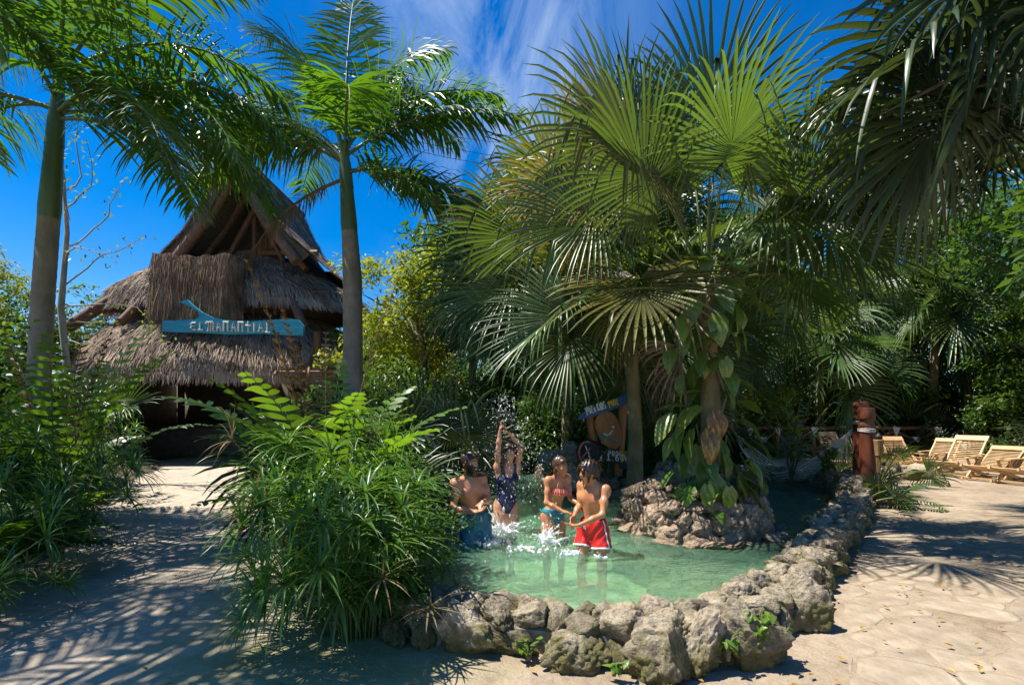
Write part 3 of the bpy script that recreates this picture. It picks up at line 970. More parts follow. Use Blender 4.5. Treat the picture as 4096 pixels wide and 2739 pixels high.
path = thing('paved_path', 'crazy paving of worn pale flagstones right of the pool wall', 'path', (0, 0, 0))
path['kind'] = 'structure'
del path['category']
b = MB()
pg = np.array([(1.55, 2.3), (2.08, 3.16), (3.05, 4.72), (4.4, 6.45), (5.5, 7.9), (8.2, 8.3), (8.2, 2.3)])
seeds = []
rf = random.Random(5)
srad = []
for _ in range(9000):
    q = np.array([rf.uniform(1.2, 8.2), rf.uniform(2.0, 8.3)])
    r_ = rf.choice([.13, .17, .22, .28, .36]) if _ < 5000 else .12
    if all(np.linalg.norm((q - s_) * np.array([.9, 1.1])) > (r_ + o_) * .86 for s_, o_ in zip(seeds, srad)): seeds.append(q); srad.append(r_)
cnt = 0
for i, q in enumerate(seeds):
    poly = [q + np.array(d) for d in ((-.8, -.8), (.8, -.8), (.8, .8), (-.8, .8))]
    for j, o_ in enumerate(seeds):
        if i == j or np.linalg.norm(o_ - q) > 1.5: continue
        n = norm(o_ - q)
        dd_ = np.linalg.norm(o_ - q)
        tt_ = (dd_ * dd_ + srad[i] ** 2 - srad[j] ** 2) / (2 * dd_)
        n2 = norm(n + np.array([rf.uniform(-.12, .12), rf.uniform(-.12, .12)]))
        poly = clip(poly, q + n * (tt_ - rf.uniform(.003, .013)), n2)
        if len(poly) < 3: break
    if len(poly) < 3: continue
    for a, c in zip(pg[:4], pg[1:5]):      # the joint with the cement skirt of the wall
        t = norm(c - a); n = np.array([-t[1], t[0]])
        poly = clip(poly, a, n)
        if len(poly) < 3: break
    if len(poly) < 3: continue
    P = np.array(poly)
    Q = []
    for a, c in zip(P, np.roll(P, -1, 0)):
        L = np.linalg.norm(c - a)
        m_ = max(1, int(L / .07))
        for t in range(m_):
            f = (t + .5) / m_ if m_ > 1 else .5
            Q.append(a + (c - a) * f + np.array([rf.uniform(-.009, .009), rf.uniform(-.009, .009)]))
    Q = np.array(Q)
    if len(Q) < 4: continue
    c0 = Q.mean(0)
    if (c0[0] > 7.6 or c0[0] / max(c0[1], .1) > 1.25): continue
    L = Q - c0
    h = rf.uniform(.002, .007)
    m_ = len(L)
    tx, ty = rf.uniform(-.006, .006), rf.uniform(-.006, .006)
    bb = MB()
    def lift(A, z): return np.c_[A, z + A[:, 0] * tx + A[:, 1] * ty]
    R0, R1, R2 = lift(L, -.03), lift(L * .985, h - .004), lift(L * .90, h)
    bb.add(np.vstack([R0, R1, R2, [[0, 0, h + .002]]]),
           [[x, (x + 1) % m_, (x + 1) % m_ + m_, x + m_] for x in range(m_)] + [[x + m_, (x + 1) % m_ + m_, (x + 1) % m_ + 2 * m_, x + 2 * m_] for x in range(m_)])
    bb.add(np.vstack([R2, [[0, 0, h + .002]]]), [[x, (x + 1) % m_, m_] for x in range(m_)])
    bb.build('paving_stone', 'flag', path, True, (c0[0], c0[1], -0.001 + float(gz(c0[0], c0[1]))))
    cnt += 1
print('flags', cnt)

# ------------------------------------------------------------------ thatched hut
HX, HY = -11.2, 21.0
hut = thing('thatched_hut', 'tall thatched palapa with log gable and two tiers of straw roof', 'hut', (HX, HY, 0))


def sring(rx, ry, z, n=72, p=2.8, cx=0, cyy=0):
    t = np.arange(n) * 2 * PI / n
    c, s = np.cos(t), np.sin(t)
    return np.c_[cx + rx * np.sign(c) * np.abs(c) ** (2 / p), cyy + ry * np.sign(s) * np.abs(s) ** (2 / p), np.full(n, z)]


def strands(surf_rings, n, length, width, seed, mat, parent, name='thatch', lift=.05, front_only=True, fringe=0):
    """straw laid down the slope over rings given from top to bottom"""
    rng = np.random.RandomState(seed)
    RG = np.array(surf_rings)          # m,k,3
    m, kk, _ = RG.shape
    u = rng.uniform(0, m - 1.001, n)
    u[:fringe] = m - 1.001 - rng.uniform(0, .12, fringe)
    w = rng.uniform(0, kk, n)
    i = u.astype(int); fu = (u - i)[:, None]
    j = w.astype(int) % kk; fw = (w - w.astype(int))[:, None]
    j2 = (j + 1) % kk
    top = RG[i, j] * (1 - fw) + RG[i, j2] * fw
    bot = RG[i + 1, j] * (1 - fw) + RG[i + 1, j2] * fw
    p = top * (1 - fu) + bot * fu
    d = norm(bot - top)
    tang = norm(RG[i, j2] - RG[i, j])
    nrm = norm(np.cross(tang, d))
    cen = RG.mean(axis=(0, 1))
    flip = np.sum(nrm * (p - cen), axis=1) < 0
    nrm[flip] *= -1
    if front_only:
        kp = (p[:, 1] < cen[1] + .8)
        p, d, tang, nrm = p[kp], d[kp], tang[kp], nrm[kp]
    nn = len(p)
    L = length * rng.uniform(.6, 1.25, (nn, 1))
    dd = norm(d + tang * rng.normal(0, .17, (nn, 1)) + nrm * rng.normal(.10, .08, (nn, 1)))
    p0 = p + nrm * rng.uniform(-.01, lift, (nn, 1))
    p1 = p0 + dd * L * .55
    d2 = norm(dd + np.array([0, 0, -.55]) * rng.uniform(0, 1.0, (nn, 1)) + tang * rng.normal(0, .12, (nn, 1)))
    p2 = p1 + d2 * L * .45
    W = norm(tang + nrm * rng.normal(0, .5, (nn, 1))) * width * rng.uniform(.6, 1.3, (nn, 1))
    bb = MB()
    bb.ribbon(np.stack([p0, p1, p2], 1), np.stack([W, W * .8, W * .25], 1))
    return stuff(bb.build(name, mat, parent))


def shell(rings, mat, parent, name):
    bb = MB()
    kk = len(rings[0])
    for a, c in zip(rings[:-1], rings[1:]):
        bb.add(np.vstack([a, c]), [[x, x + kk, (x + 1) % kk + kk, (x + 1) % kk] for x in range(kk)])
    return bb.build(name, mat, parent)


# lower skirt roof
low = [sring(3.3, 2.0, 5.45), sring(3.9, 2.7, 5.15), sring(4.5, 3.35, 4.65), sring(4.95, 3.85, 4.05), sring(5.2, 4.1, 3.5), sring(5.25, 4.15, 3.05)]
lowin = [sring(5.05, 3.95, 3.05), sring(4.3, 3.2, 3.9), sring(3.2, 1.9, 5.1)]
lower = shell(low + lowin, 'thatch_under', hut, 'lower_roof')
strands(low, 30000, .42, .011, 1, 'thatch', lower, 'thatch', .07, True, 4500)
# upper tier
UX = .35
upr = [sring(2.45, 1.7, 7.75, cx=UX), sring(3.0, 2.2, 7.35, cx=UX), sring(3.65, 2.8, 6.85, cx=UX), sring(4.6, 3.1, 6.3, cx=UX), sring(4.95, 3.2, 5.75, cx=UX)]
uprin = [sring(4.75, 3.0, 5.8, cx=UX), sring(3.2, 2.2, 6.7, cx=UX), sring(2.3, 1.5, 7.5, cx=UX)]
upper = shell(upr + uprin, 'thatch_under', hut, 'upper_roof')
strands(upr, 21000, .40, .011, 2, 'thatch', upper, 'thatch', .07, True, 3500)
# hanging dormer curtain in front of the upper tier
dx0, dx1, dy = -1.2, 1.85, -3.72
def curve_front(z, out):
    n = 26
    t = np.linspace(0, 1, n)
    x = dx0 + (dx1 - dx0) * t
    side = np.clip(1 - np.minimum(t, 1 - t) / .1, 0, 1) ** 2
    zz = np.full(n, z)
    zz = zz + .035 * np.sin(t * 31) + .05 * np.sin(t * 7 + z)
    if z < 6.3: zz = zz + (.10 if z > 5.6 else .22) * (np.sin(t * 9 + 1) * .5 + np.sin(t * 23) * .35 - .8 * (1 - t) * 0 + .6 * (t - .5))
    return np.c_[x, dy - out + .55 * side, zz]
cur = [curve_front(7.15, -.55), curve_front(7.1, -.1), curve_front(6.6, .0), curve_front(6.0, .05), curve_front(5.35, .08)]
bb = MB()
for a, c in zip(cur[:-1], cur[1:]):
    n_ = len(a)
    bb.add(np.vstack([a, c]), [[x, x + n_, x + 1 + n_, x + 1] for x in range(n_ - 1)])
back = [p + np.array([0, .18, 0]) for p in cur]
for a, c in zip(back[:-1], back[1:]):
    bb.add(np.vstack([a, c]), [[x + 1, x + 1 + n_, x + n_, x] for x in range(n_ - 1)])
bb.add(np.vstack([cur[-1], back[-1]]), [[x, x + n_, x + 1 + n_, x + 1] for x in range(n_ - 1)])
curtain = bb.build('thatch_curtain', 'thatch_under', hut)
CUR = np.array(cur)
rng = np.random.RandomState(9)
def curtain_strands(n, fringe):
    u = rng.uniform(0.6, 3.99, n); u[:fringe] = rng.uniform(3.5, 3.99, fringe)
    w = rng.uniform(0, 24.99, n)
    i = u.astype(int); fu = (u - i)[:, None]; j = w.astype(int); fw = (w - j)[:, None]
    P = (CUR[i, j] * (1 - fw) + CUR[i, j + 1] * fw) * (1 - fu) + (CUR[i + 1, j] * (1 - fw) + CUR[i + 1, j + 1] * fw) * fu
    P[:, 1] -= rng.uniform(0, .09, n)
    d1 = norm(np.c_[rng.normal(0, .09, n), rng.normal(-.03, .05, n), -np.ones(n)])
    d2 = norm(d1 + np.c_[rng.normal(0, .12, n), rng.normal(0, .05, n), np.zeros(n)])
    L = rng.uniform(.25, .8, (n, 1))
    p1 = P + d1 * L * .5; p2 = p1 + d2 * L * .5
    W = np.c_[np.ones(n), rng.normal(0, .4, n), np.zeros(n)] * .011
    q = MB(); q.ribbon(np.stack([P, p1, p2], 1), np.stack([W, W * .8, W * .25], 1))
    return stuff(q.build('thatch', 'thatch_shaded', curtain))
curtain_strands(9000, 2500)
# steep gable roof, ridge running to the back
GX = 1.6          # gable centre relative to the hut
gprof = [(0.0, 10.95), (0.28, 10.4), (0.65, 9.6), (1.12, 8.75), (1.75, 7.95), (2.55, 7.25)]
for sg in (-1, 1):
    y0, y1 = -3.15, 2.2
    slope = []
    for (hx, z) in gprof:
        n_ = 24
        yy = np.linspace(y0 + .5 * (1 - hx / 2.55) * -1, y1, n_)
        slope.append(np.c_[np.full(n_, GX + sg * hx), yy, np.full(n_, z)])
    bb = MB()
    tkn = .34
    ins = [p + np.array([-sg * .27, .0, -.22]) for p in slope]
    for A in (slope, ins[::-1]):
        for a, c in zip(A[:-1], A[1:]):
            bb.add(np.vstack([a, c]), [[x, x + n_, x + 1 + n_, x + 1] for x in range(n_ - 1)])
    fr = np.array([p[0] for p in slope]); fi = np.array([p[0] for p in ins])
    bb.add(np.vstack([fr, fi]), [[x, x + 1, x + 1 + len(fr), x + len(fr)] for x in range(len(fr) - 1)])
    g = bb.build('gable_slope', 'thatch_under', hut)
    SL = np.array(slope)
    n = 8000
    u = rng.uniform(0, 4.99, n); w = rng.uniform(0, 22.99, n); w[:3000] = rng.uniform(0, .8, 3000)
    i = u.astype(int); fu = (u - i)[:, None]; j = w.astype(int); fw = (w - j)[:, None]
    T_ = SL[i, j] * (1 - fw) + SL[i, j + 1] * fw; B_ = SL[i + 1, j] * (1 - fw) + SL[i + 1, j + 1] * fw
    P = T_ * (1 - fu) + B_ * fu
    d = norm(B_ - T_); nr = norm(np.cross(d, np.array([0, 1.0, 0]))); nr *= np.sign(nr[:, 2:3])
    P = P + nr * rng.uniform(0, .08, (n, 1))
    d1 = norm(d + nr * rng.normal(.08, .1, (n, 1)) + np.c_[np.zeros(n), rng.normal(-.05, .2, n), np.zeros(n)])
    L = rng.uniform(.25, .5, (n, 1))
    p1 = P + d1 * L * .5; p2 = p1 + norm(d1 + np.c_[np.zeros((n, 2)), -rng.uniform(0, .6, n)]) * L * .5
    W = np.c_[rng.normal(0, .2, n), np.ones(n), rng.normal(0, .3, n)] * .011
    q = MB(); q.ribbon(np.stack([P, p1, p2], 1), np.stack([W, W * .8, W * .25], 1))
    stuff(q.build('thatch', 'thatch', g))
    # log rafters under the edge, and a barge board
    for (yo, r0, r1, in_) in ((-3.2, .17, .2, .42), (-2.2, .13, .15, .5)):
        q = MB()
        pts = [(GX + sg * (2.55 - in_), yo, 7.0), (GX + sg * (1.45 - in_ * .8), yo, 8.35), (GX + sg * (.35 - in_ * .5), yo, 9.85), (GX - sg * .15, yo, 10.6)]
        q.tube(pts, [r1, r1, r0, r0], 10)
        q.build('rafter', 'log', hut)
q = MB(); q.tube([(GX, -3.9, 10.35), (GX, 2.3, 10.35)], .13, 10); q.build('ridge_pole', 'log', hut)
for (xa, za, xb, zb) in ((-1.0, 7.4, .2, 9.6), (1.05, 7.4, -.15, 9.6), (0, 7.4, 0, 9.9)):
    q = MB(); q.tube([(GX + xa, -1.9 + .1 * xa, za), (GX + xb, -1.9 + .1 * xa, zb)], .1, 8); q.build('king_post', 'log', hut)
q = MB(); q.tube([(GX - 2.3, -1.75, 7.75), (GX + 2.3, -1.75, 7.75)], .12, 8); q.build('tie_beam', 'log', hut)
# back closing of the roof space leaves a gap of sky at the top
q = MB(); q.prism([(-2.5, 7.0), (2.5, 7.0), (1.7, 8.1), (.45, 8.15), (.3, 8.7), (0.05, 8.2), (-.3, 8.25), (-.6, 8.0), (-1.9, 7.9)], .15, (GX, 2.0, 0), (1, 0, 0), (0, 0, 1), (0, 1, 0)); q.build('rear_gable', 'thatch_under', hut)
# slanting corner logs and posts
for (x0, y0_, z0, x1, y1_, z1, r) in ((-5.0, -3.0, 4.35, -2.6, -2.4, 6.3, .2), (-2.3, -3.4, 4.8, -1.4, -2.6, 6.4, .15), (3.9, -3.1, 4.8, 2.9, -2.5, 6.6, .16), (1.6, -3.3, 4.9, 1.5, -2.4, 6.4, .14), (3.0, -2.6, 5.1, 3.05, -2.4, 6.4, .13)):
    q = MB(); q.tube([(x0, y0_, z0), ((x0 + x1) / 2, (y0_ + y1_) / 2, (z0 + z1) / 2 + .04), (x1, y1_, z1)], [r, r, r * .9], 10); q.build('slanting_log', 'log', hut)
for z in (5.55, 5.75, 6.1):
    q = MB(); q.tube([(1.2, -2.6, z), (4.6, -2.5, z + .02)], .035, 6); q.build('rail', 'log', hut)
for x in (1.9, 2.7, 3.5):
    q = MB(); q.tube([(x, -2.62, 5.25), (x, -2.6, 5.6)], .07, 6); q.build('rail_post', 'log', hut)
for (x, y_) in ((-4.2, -2.9), (2.9, -3.1), (4.3, -2.9), (-4.2, 2.8), (0, 3.0), (4.3, 2.8)):
    q = MB(); q.tube([(x, y_, 0), (x + .03, y_, 2), (x, y_, 4.6)], [.17, .15, .14], 10); q.build('post', 'log', hut)
for i_ in range(9):
    x = -4.4 + i_ * 1.1
    q = MB(); q.tube([(x, -3.95, 3.0), (x * .9, -2.2, 4.35)], .06, 7); q.build('eave_rafter', 'log', hut)
for (y_, z) in ((-3.75, 3.12), (-3.4, 3.4), (-3.0, 3.72)):
    q = MB(); q.tube([(-4.9, y_, z), (0, y_ - .02, z), (4.9, y_, z)], .045, 6); q.build('purlin', 'log', hut)
# half-height masonry counter, rear wall and things on the counter
q = MB(); q.box((0.2, -.2, .58), (4.2, .18, .58)); q.build('counter_wall', 'masonry', hut)
q = MB(); q.box((0.2, -.25, 1.20), (4.3, .3, .035)); q.build('counter_top', 'log', hut)
q = MB(); q.box((0, 3.3, 2.1), (5.0, .12, 2.1)); q.box((-4.75, 0.4, 2.1), (.12, 2.9, 2.1)); q.box((4.75, .4, 2.1), (.12, 2.9, 2.1)); q.build('wall', 'masonry', hut)
for (x, w, h, m_) in ((1.2, .16, .26, 'letter_white'), (2.35, .38, .28, 'chair')):
    o = thing('menu_board', 'small pale board on the dark hut counter' if x < 2 else 'wider wooden board standing on the dark hut counter', 'board', (HX + x, HY - .42, 1.24))
    q = MB(); q.box((0, 0, h), (w, .02, h)); q.build('board', m_, o)
    q = MB(); q.box((0, .06, .05), (w * .5, .05, .03)); q.build('foot', 'log', o)

# ------------------------------------------------------------------ lettering
GL = {
 'E': [[(1, 1), (.3, 1), (0, .78), (.3, .54), (.8, .52)], [(.3, .54), (0, .28), (.3, 0), (1, 0)]],
 'L': [[(.4, 1), (.4, 0)], [(0, 0), (1, 0)]],
 'M': [[(-.1, .78), (.1, 1), (.3, .86), (.22, 0)], [(.3, .86), (.5, 1), (.64, .86), (.58, 0)], [(.64, .86), (.82, 1), (.96, .84), (.95, .12), (1.1, 0)]],
 'A': [[(-.05, .1), (.2, .0), (.55, 1), (1.0, 0)], [(.38, .42), (.8, .42)]],
 'N': [[(-.05, .97), (1.05, .97)], [(.15, .95), (.1, 0)], [(.85, .95), (.9, 0)]],
 'T': [[(.5, 1.12), (.5, -.05)], [(0, .66), (1, .66)]],
 'I': [[(.5, .92), (.5, 0)]],
 'P': [[(.1, -.1), (.1, 1), (.7, 1), (.95, .75), (.7, .5), (.1, .5)]],
 'O': [[(.5, 1), (.08, .75), (.08, .25), (.5, 0), (.92, .25), (.92, .75), (.5, 1)]],
 'Z': [[(.05, 1), (.95, 1), (.05, 0), (.95, 0)]],
 'K': [[(.1, 1), (.1, 0)], [(.9, 1), (.1, .5), (.95, 0)]],
 'D': [[(.1, 0), (.1, 1), (.6, 1), (.95, .6), (.85, .2), (.5, 0), (.1, 0)]],
 'S': [[(.95, .85), (.5, 1), (.1, .8), (.3, .55), (.8, .4), (.9, .15), (.5, 0), (.05, .12)]],
 'R': [[(.1, 0), (.1, 1), (.7, 1), (.95, .75), (.7, .5), (.1, .5)], [(.5, .5), (.95, 0)]],
 'F': [[(.1, 0), (.1, 1), (.9, 1)], [(.1, .52), (.7, .52)]],
 '1': [[(.2, .75), (.55, 1), (.55, 0)], [(.1, 0), (1, 0)]],
 '6': [[(.85, .95), (.4, .85), (.1, .4), (.3, 0), (.75, 0), (.9, .3), (.6, .52), (.15, .4)]],
 '0': [[(.5, 1), (.08, .75), (.08, .25), (.5, 0), (.92, .25), (.92, .75), (.5, 1)], [(.5, 1), (.5, 0)]],
 '5': [[(.9, 1), (.15, 1), (.12, .55), (.6, .6), (.92, .35), (.6, .02), (.08, .05)]],
 '2': [[(.08, .75), (.45, 1), (.88, .78), (.7, .5), (.05, 0), (.95, 0)]],
 'm': [[(.05, .6), (.05, 0)], [(.05, .45), (.3, .62), (.5, .45), (.5, 0)], [(.5, .45), (.75, .62), (.95, .45), (.95, 0)]],
 '.': [[(.4, .03), (.6, .03)]],
 '-': [[(.3, .5), (.7, .5)]],
}


def letters(text, o, u, v, n, h, adv, mat, parent, thick, wscale=.7, name='letter'):
    """each character is a raised stroke-built letter on a board"""
    o, u, v, n = (np.asarray(a, float) for a in (o, u, v, n))
    x = 0.0
    for ch in text:
        hh = h
        if ch == ' ':
            x += adv * .7; continue
        wd = adv * wscale
        if ch == 'I': wd *= .5
        if ch in '.-': wd *= .6
        if ch == 'M': wd *= 1.35
        bb = MB()
        for li, st in enumerate(GL[ch]):
            pts = [o + u * (x + p[0] * wd) + v * (p[1] * hh) + n * (thick * (.5 + .12 * li)) for p in st]
            bb.tube(pts, thick, 6)
        bb.build(name, mat, parent, False)
        x += wd + adv * (1 - wscale)
    return x


# blue plank sign on the lower roof
sg_o = np.array([S(372, 752, 17.0)[0], 16.75, 0])
sign = thing('hut_sign', 'turquoise branch-shaped plank sign reading EL MANANTIAL on the straw roof', 'sign', (sg_o[0], sg_o[1], 0))
def sp(dx, dy):
    q = S(dx, dy, 16.75)
    return (q[0] - sg_o[0], q[2])
outl = [sp(*p) for p in ((372, 733), (420, 732), (448, 730), (458, 722), (452, 712), (440, 703), (410, 690), (428, 685), (440, 697), (462, 714), (490, 727), (530, 733), (570, 735), (640, 730), (660, 728), (683, 731), (695, 745), (693, 766), (660, 766), (600, 762), (520, 764), (450, 760), (400, 759), (372, 757))]
q = MB(); q.prism(outl[::-1], .12, (0, 0, 0), (1, 0, 0), (0, 0, 1), (0, 1, 0)); q.build('board', 'sign_blue', sign, False)
for (lx, ly, txt, h, adv) in ((438, 754, 'EL', .22, .235), (474, 758, 'MANANTIAL', .32, .243)):
    p = sp(lx, ly)
    letters(txt, (p[0], -.005, p[1]), (1, 0, -.012), (0, 0, 1), (0, -1, 0), h, adv, 'letter_white', sign, .030)
for (x, z) in ((.9, 4.4), (4.2, 4.4)):
    q = MB(); q.tube([(x, .15, z - .2), (x, 1.3, z - .3)], .05, 6); q.build('bracket', 'log', sign)

# ================================================================== VEGETATION
UPZ = np.array([0, 0, 1.0])


def pinnate(bb, base, az, elev, bend, L, npairs, leaf, width, droop=.8, fwd=40, plume=.25, start=.12, seed=0, mi=0, mis=1, rad0=.035, azb=0.0, power=1.25, steps=4, tipshort=.35, vee=0.0):
    """feather leaf: an arching rachis with leaflets both sides, bent down by their weight"""
    rng = np.random.RandomState(seed)
    n = 26
    t = np.linspace(0, 1, n)
    e = rad(elev) - rad(bend) * t ** power
    a = rad(az) + rad(azb) * t ** 1.5
    D = np.c_[np.cos(e) * np.cos(a), np.cos(e) * np.sin(a), np.sin(e)]
    P = np.asarray(base, float) + np.vstack([[0, 0, 0], np.cumsum((D[:-1] + D[1:]) / 2 * (L / (n - 1)), 0)])
    bb.tube(P, rad0 * (1 - .86 * t), 5, mis, False)
    tt = np.linspace(start, 1.0, npairs)
    tt = np.repeat(tt, 2) + rng.uniform(-.004, .004, npairs * 2)
    tt = np.clip(tt, 0, 1)
    side = np.tile([-1.0, 1.0], npairs)
    def ip(A): return np.stack([np.interp(tt, t, A[:, c]) for c in range(3)], 1)
    p, T = ip(P), norm(ip(D))
    av = np.interp(tt, t, a)
    s = np.c_[np.sin(av), -np.cos(av), np.zeros_like(av)]
    nrm = norm(np.cross(s, T))
    nrm *= np.where(nrm[:, 2:3] < 0, 1, 1)
    al = rad(fwd) * (0.7 + .6 * tt) + rng.normal(0, .06, len(tt))
    pl = rng.normal(0, plume, len(tt)) + vee
    d = norm(s * (side * np.cos(al))[:, None] + T * np.sin(al)[:, None] + nrm * pl[:, None])
    prof = np.clip(np.minimum((tt - start) / .16 + .45, 1), 0, 1) * (1 - (1 - tipshort) * np.clip((tt - .55) / .45, 0, 1) ** 1.5)
    ll = leaf * prof * rng.uniform(.88, 1.1, len(tt))
    m = len(tt)
    pts = [p]; W = []
    fr = np.linspace(0, 1, steps + 1)
    wprof = np.interp(fr, [0, .15, .5, .8, 1], [.45, .9, 1, .62, .04])
    cur = p.copy(); dc = d.copy()
    dr = droop * rng.uniform(.6, 1.35, m)
    for k_ in range(steps + 1):
        wv = T - dc * np.sum(T * dc, 1, keepdims=True)
        wv = norm(wv + nrm * rng.normal(0, .05, (m, 1)) + nrm * .35)
        W.append(wv * (width * .5 * wprof[k_]) * (0.75 + .25 * prof[:, None]))
        if k_ < steps:
            cur = cur + dc * (ll / steps)[:, None]
            pts.append(cur)
            dc = norm(dc - UPZ * (dr / steps * (0.5 + k_ / steps * 1.2))[:, None])
    bb.ribbon(np.stack(pts, 1), np.stack(W, 1), mi)
    return P


def fan_leaf(bb, base, az, elev, Lp, RR, tilt=25, sag=25, nseg=62, spread=148, roll=0.0, cup=.18, droop=.9, seed=0, mi=0, mip=1, prad=.017, broken=.22, width=1.0):
    """costapalmate fan: petiole, then pleated segments joined near the hub, free and drooping at the tips"""
    rng = np.random.RandomState(seed)
    n = 8
    t = np.linspace(0, 1, n)
    e = rad(elev) - rad(sag) * t ** 1.3
    a = rad(az)
    D = np.c_[np.cos(e) * math.cos(a), np.cos(e) * math.sin(a), np.sin(e)]
    P = np.asarray(base, float) + np.vstack([[0, 0, 0], np.cumsum((D[:-1] + D[1:]) / 2 * (Lp / (n - 1)), 0)])
    bb.tube(P, prad * (1.5 - .8 * t), 5, mip, False)
    hub = P[-1]
    e1 = e[-1] - rad(tilt)
    ax = np.array([math.cos(e1) * math.cos(a), math.cos(e1) * math.sin(a), math.sin(e1)])
    sd = np.array([math.sin(a), -math.cos(a), 0.0])
    nm = np.cross(sd, ax)
    if roll:
        c, s_ = math.cos(rad(roll)), math.sin(rad(roll))
        sd, nm = sd * c + nm * s_, nm * c - sd * s_
    th = np.linspace(-rad(spread), rad(spread), nseg) + rng.normal(0, .012, nseg)
    dth = 2 * rad(spread) / nseg
    cosk = np.clip(np.cos(th), 0, 1)[:, None]
    costa = .22 * RR
    o = hub + ax * costa * cosk - UPZ * .05 * RR * cosk ** 2
    nl = norm(nm[None] * 1.0 + sd[None] * (-np.sin(th) * cup)[:, None])
    d = norm(ax[None] * np.cos(th)[:, None] + sd[None] * np.sin(th)[:, None] + nm[None] * (cup * (np.abs(np.sin(th)) + .15))[:, None])
    Ls = RR * (0.80 + .20 * np.cos(th)) * rng.uniform(.9, 1.04, nseg)
    fr = np.array([0, .2, .4, .55, .7, .85, 1.0])
    g = droop * np.array([0, .01, .05, .14, .26, .34])
    br = rng.uniform(0, 1, nseg) < broken
    brk = rng.randint(2, 5, nseg)
    dr = rng.uniform(.5, 1.5, nseg)
    cur = o.copy(); dc = d.copy(); pts = []; W = []; MD = []
    wmax = RR * .36 * dth * .54 * width
    for k_, f in enumerate(fr):
        r_ = f * Ls
        wj = np.minimum(np.maximum(r_, .015) * dth * .56, wmax * np.interp(f, [0, .42, .7, .9, 1], [1, 1, .8, .4, .05]))
        wv = norm(np.cross(nl, dc))
        pts.append(cur.copy()); W.append(wv * wj[:, None]); MD.append(-nl * (wj * .75)[:, None])
        if k_ < len(fr) - 1:
            gg = g[k_] * dr
            gg = np.where(br & (k_ == brk), 2.2, gg)
            dc = norm(dc - UPZ * gg[:, None])
            nl2 = nl - dc * np.sum(nl * dc, 1, keepdims=True)
            nl = norm(nl2 + 1e-4)
            cur = cur + dc * ((fr[k_ + 1] - f) * Ls)[:, None]
    bb.ribbon(np.stack(pts, 1), np.stack(W, 1), mi, np.stack(MD, 1))
    return hub


def ringed_trunk(pts, rads, mat, parent, name='trunk', every=.16, amp=.035, ns=14):
    """trunk with the leaf-scar rings of a palm as real steps"""
    pts = np.asarray(pts, float)
    seg_ = np.linalg.norm(np.diff(pts, axis=0), axis=1)
    s = np.concatenate([[0], np.cumsum(seg_)])
    ss, rr_ = [], []
    x = 0.0
    rg = random.Random(len(pts) * 7 + int(s[-1] * 10))
    while x < s[-1]:
        r0 = np.interp(x, s, rads)
        ss += [x, x + .015]; rr_ += [r0 * (1 + amp), r0 * (1 - amp * .6)]
        x += every * rg.uniform(.8, 1.25)
    ss.append(s[-1]); rr_.append(rads[-1])
    order = np.argsort(ss)
    ss = np.array(ss)[order]; rr_ = np.array(rr_)[order]
    Q = np.stack([np.interp(ss, s, pts[:, c]) for c in range(3)], 1)
    bb = MB(); bb.tube(Q, rr_, ns)
    return bb.build(name, mat, parent)


# ---------------------------------------------------------------- royal palms
def royal(name, label, base, trunk, rads, shaft_h, fronds, seed, group='royal palms with green crownshafts'):
    o = thing(name, label, 'palm tree', base, group)
    ringed_trunk(trunk, rads, 'royal_trunk', o, 'trunk', .17, .02, 18)
    top = np.array(trunk[-1], float)
    lean = norm(np.array(trunk[-1], float) - np.array(trunk[-2], float))
    r0 = rads[-1]
    bb = MB()
    cs = [top - lean * .03, top + lean * .12, top + lean * shaft_h * .45, top + lean * shaft_h * .8, top + lean * shaft_h]
    bb.tube(cs, [r0 * 1.0, r0 * 1.06, r0 * .86, r0 * .62, r0 * .5], 16)
    # overlapping sheath edges
    bb.tube([cs[2] + lean * .05, cs[2] + lean * .55], [r0 * .90, r0 * .74], 14)
    bb.build('crownshaft', 'shaft', o)
    head = top + lean * (shaft_h - .12)
    for i, f in enumerate(fronds):
        az, el, bend, L = f[:4]
        kw = dict(f[4]) if len(f) > 4 else {}
        mats = kw.pop('mats', ['royal', 'petiole'])
        drop = kw.pop('drop', 0.0)
        bb = MB()
        a = rad(az)
        st = head - lean * drop + np.array([math.cos(a), math.sin(a), 0]) * r0 * .35
        kk = dict(npairs=90, leaf=1.02, width=.044, droop=1.35, fwd=34, plume=.30, start=.14, rad0=.036)
        kk.update(kw)
        pinnate(bb, st, az, el, bend, L, seed=seed + i, **kk)
        bb.build('frond', mats, o)
    return o


bx = S(80, 780, 8.0)[0]
royal('royal_palm', 'big royal palm with a stout grey trunk beside the straw-roofed hut, left edge', (bx, 8.0, 0),
      [(0, 0, -.1), (.03, 0, 1.6), (.12, 0, 3.4), (.22, 0, 4.75)], [.165, .155, .148, .14], 2.35,
      [(0, 62, 84, 3.8, dict(azb=-6)), (6, 34, 92, 3.8, dict(drop=.5)), (-14, 20, 88, 3.9, dict(drop=.6)), (-30, 8, 74, 3.7, dict(drop=.6)), (22, 48, 96, 3.6), (10, 12, 78, 3.7, dict(drop=.6)),
       (-45, 55, 80, 3.2), (180, 40, 88, 3.2), (165, 18, 80, 3.2, dict(drop=.5)), (205, 12, 90, 3.2, dict(drop=.55)), (95, 85, 50, 3.6), (-75, 34, 110, 2.9, dict(drop=.4)), (188, 68, 70, 3.4), (-12, -5, 62, 3.1, dict(drop=.7))], 40)

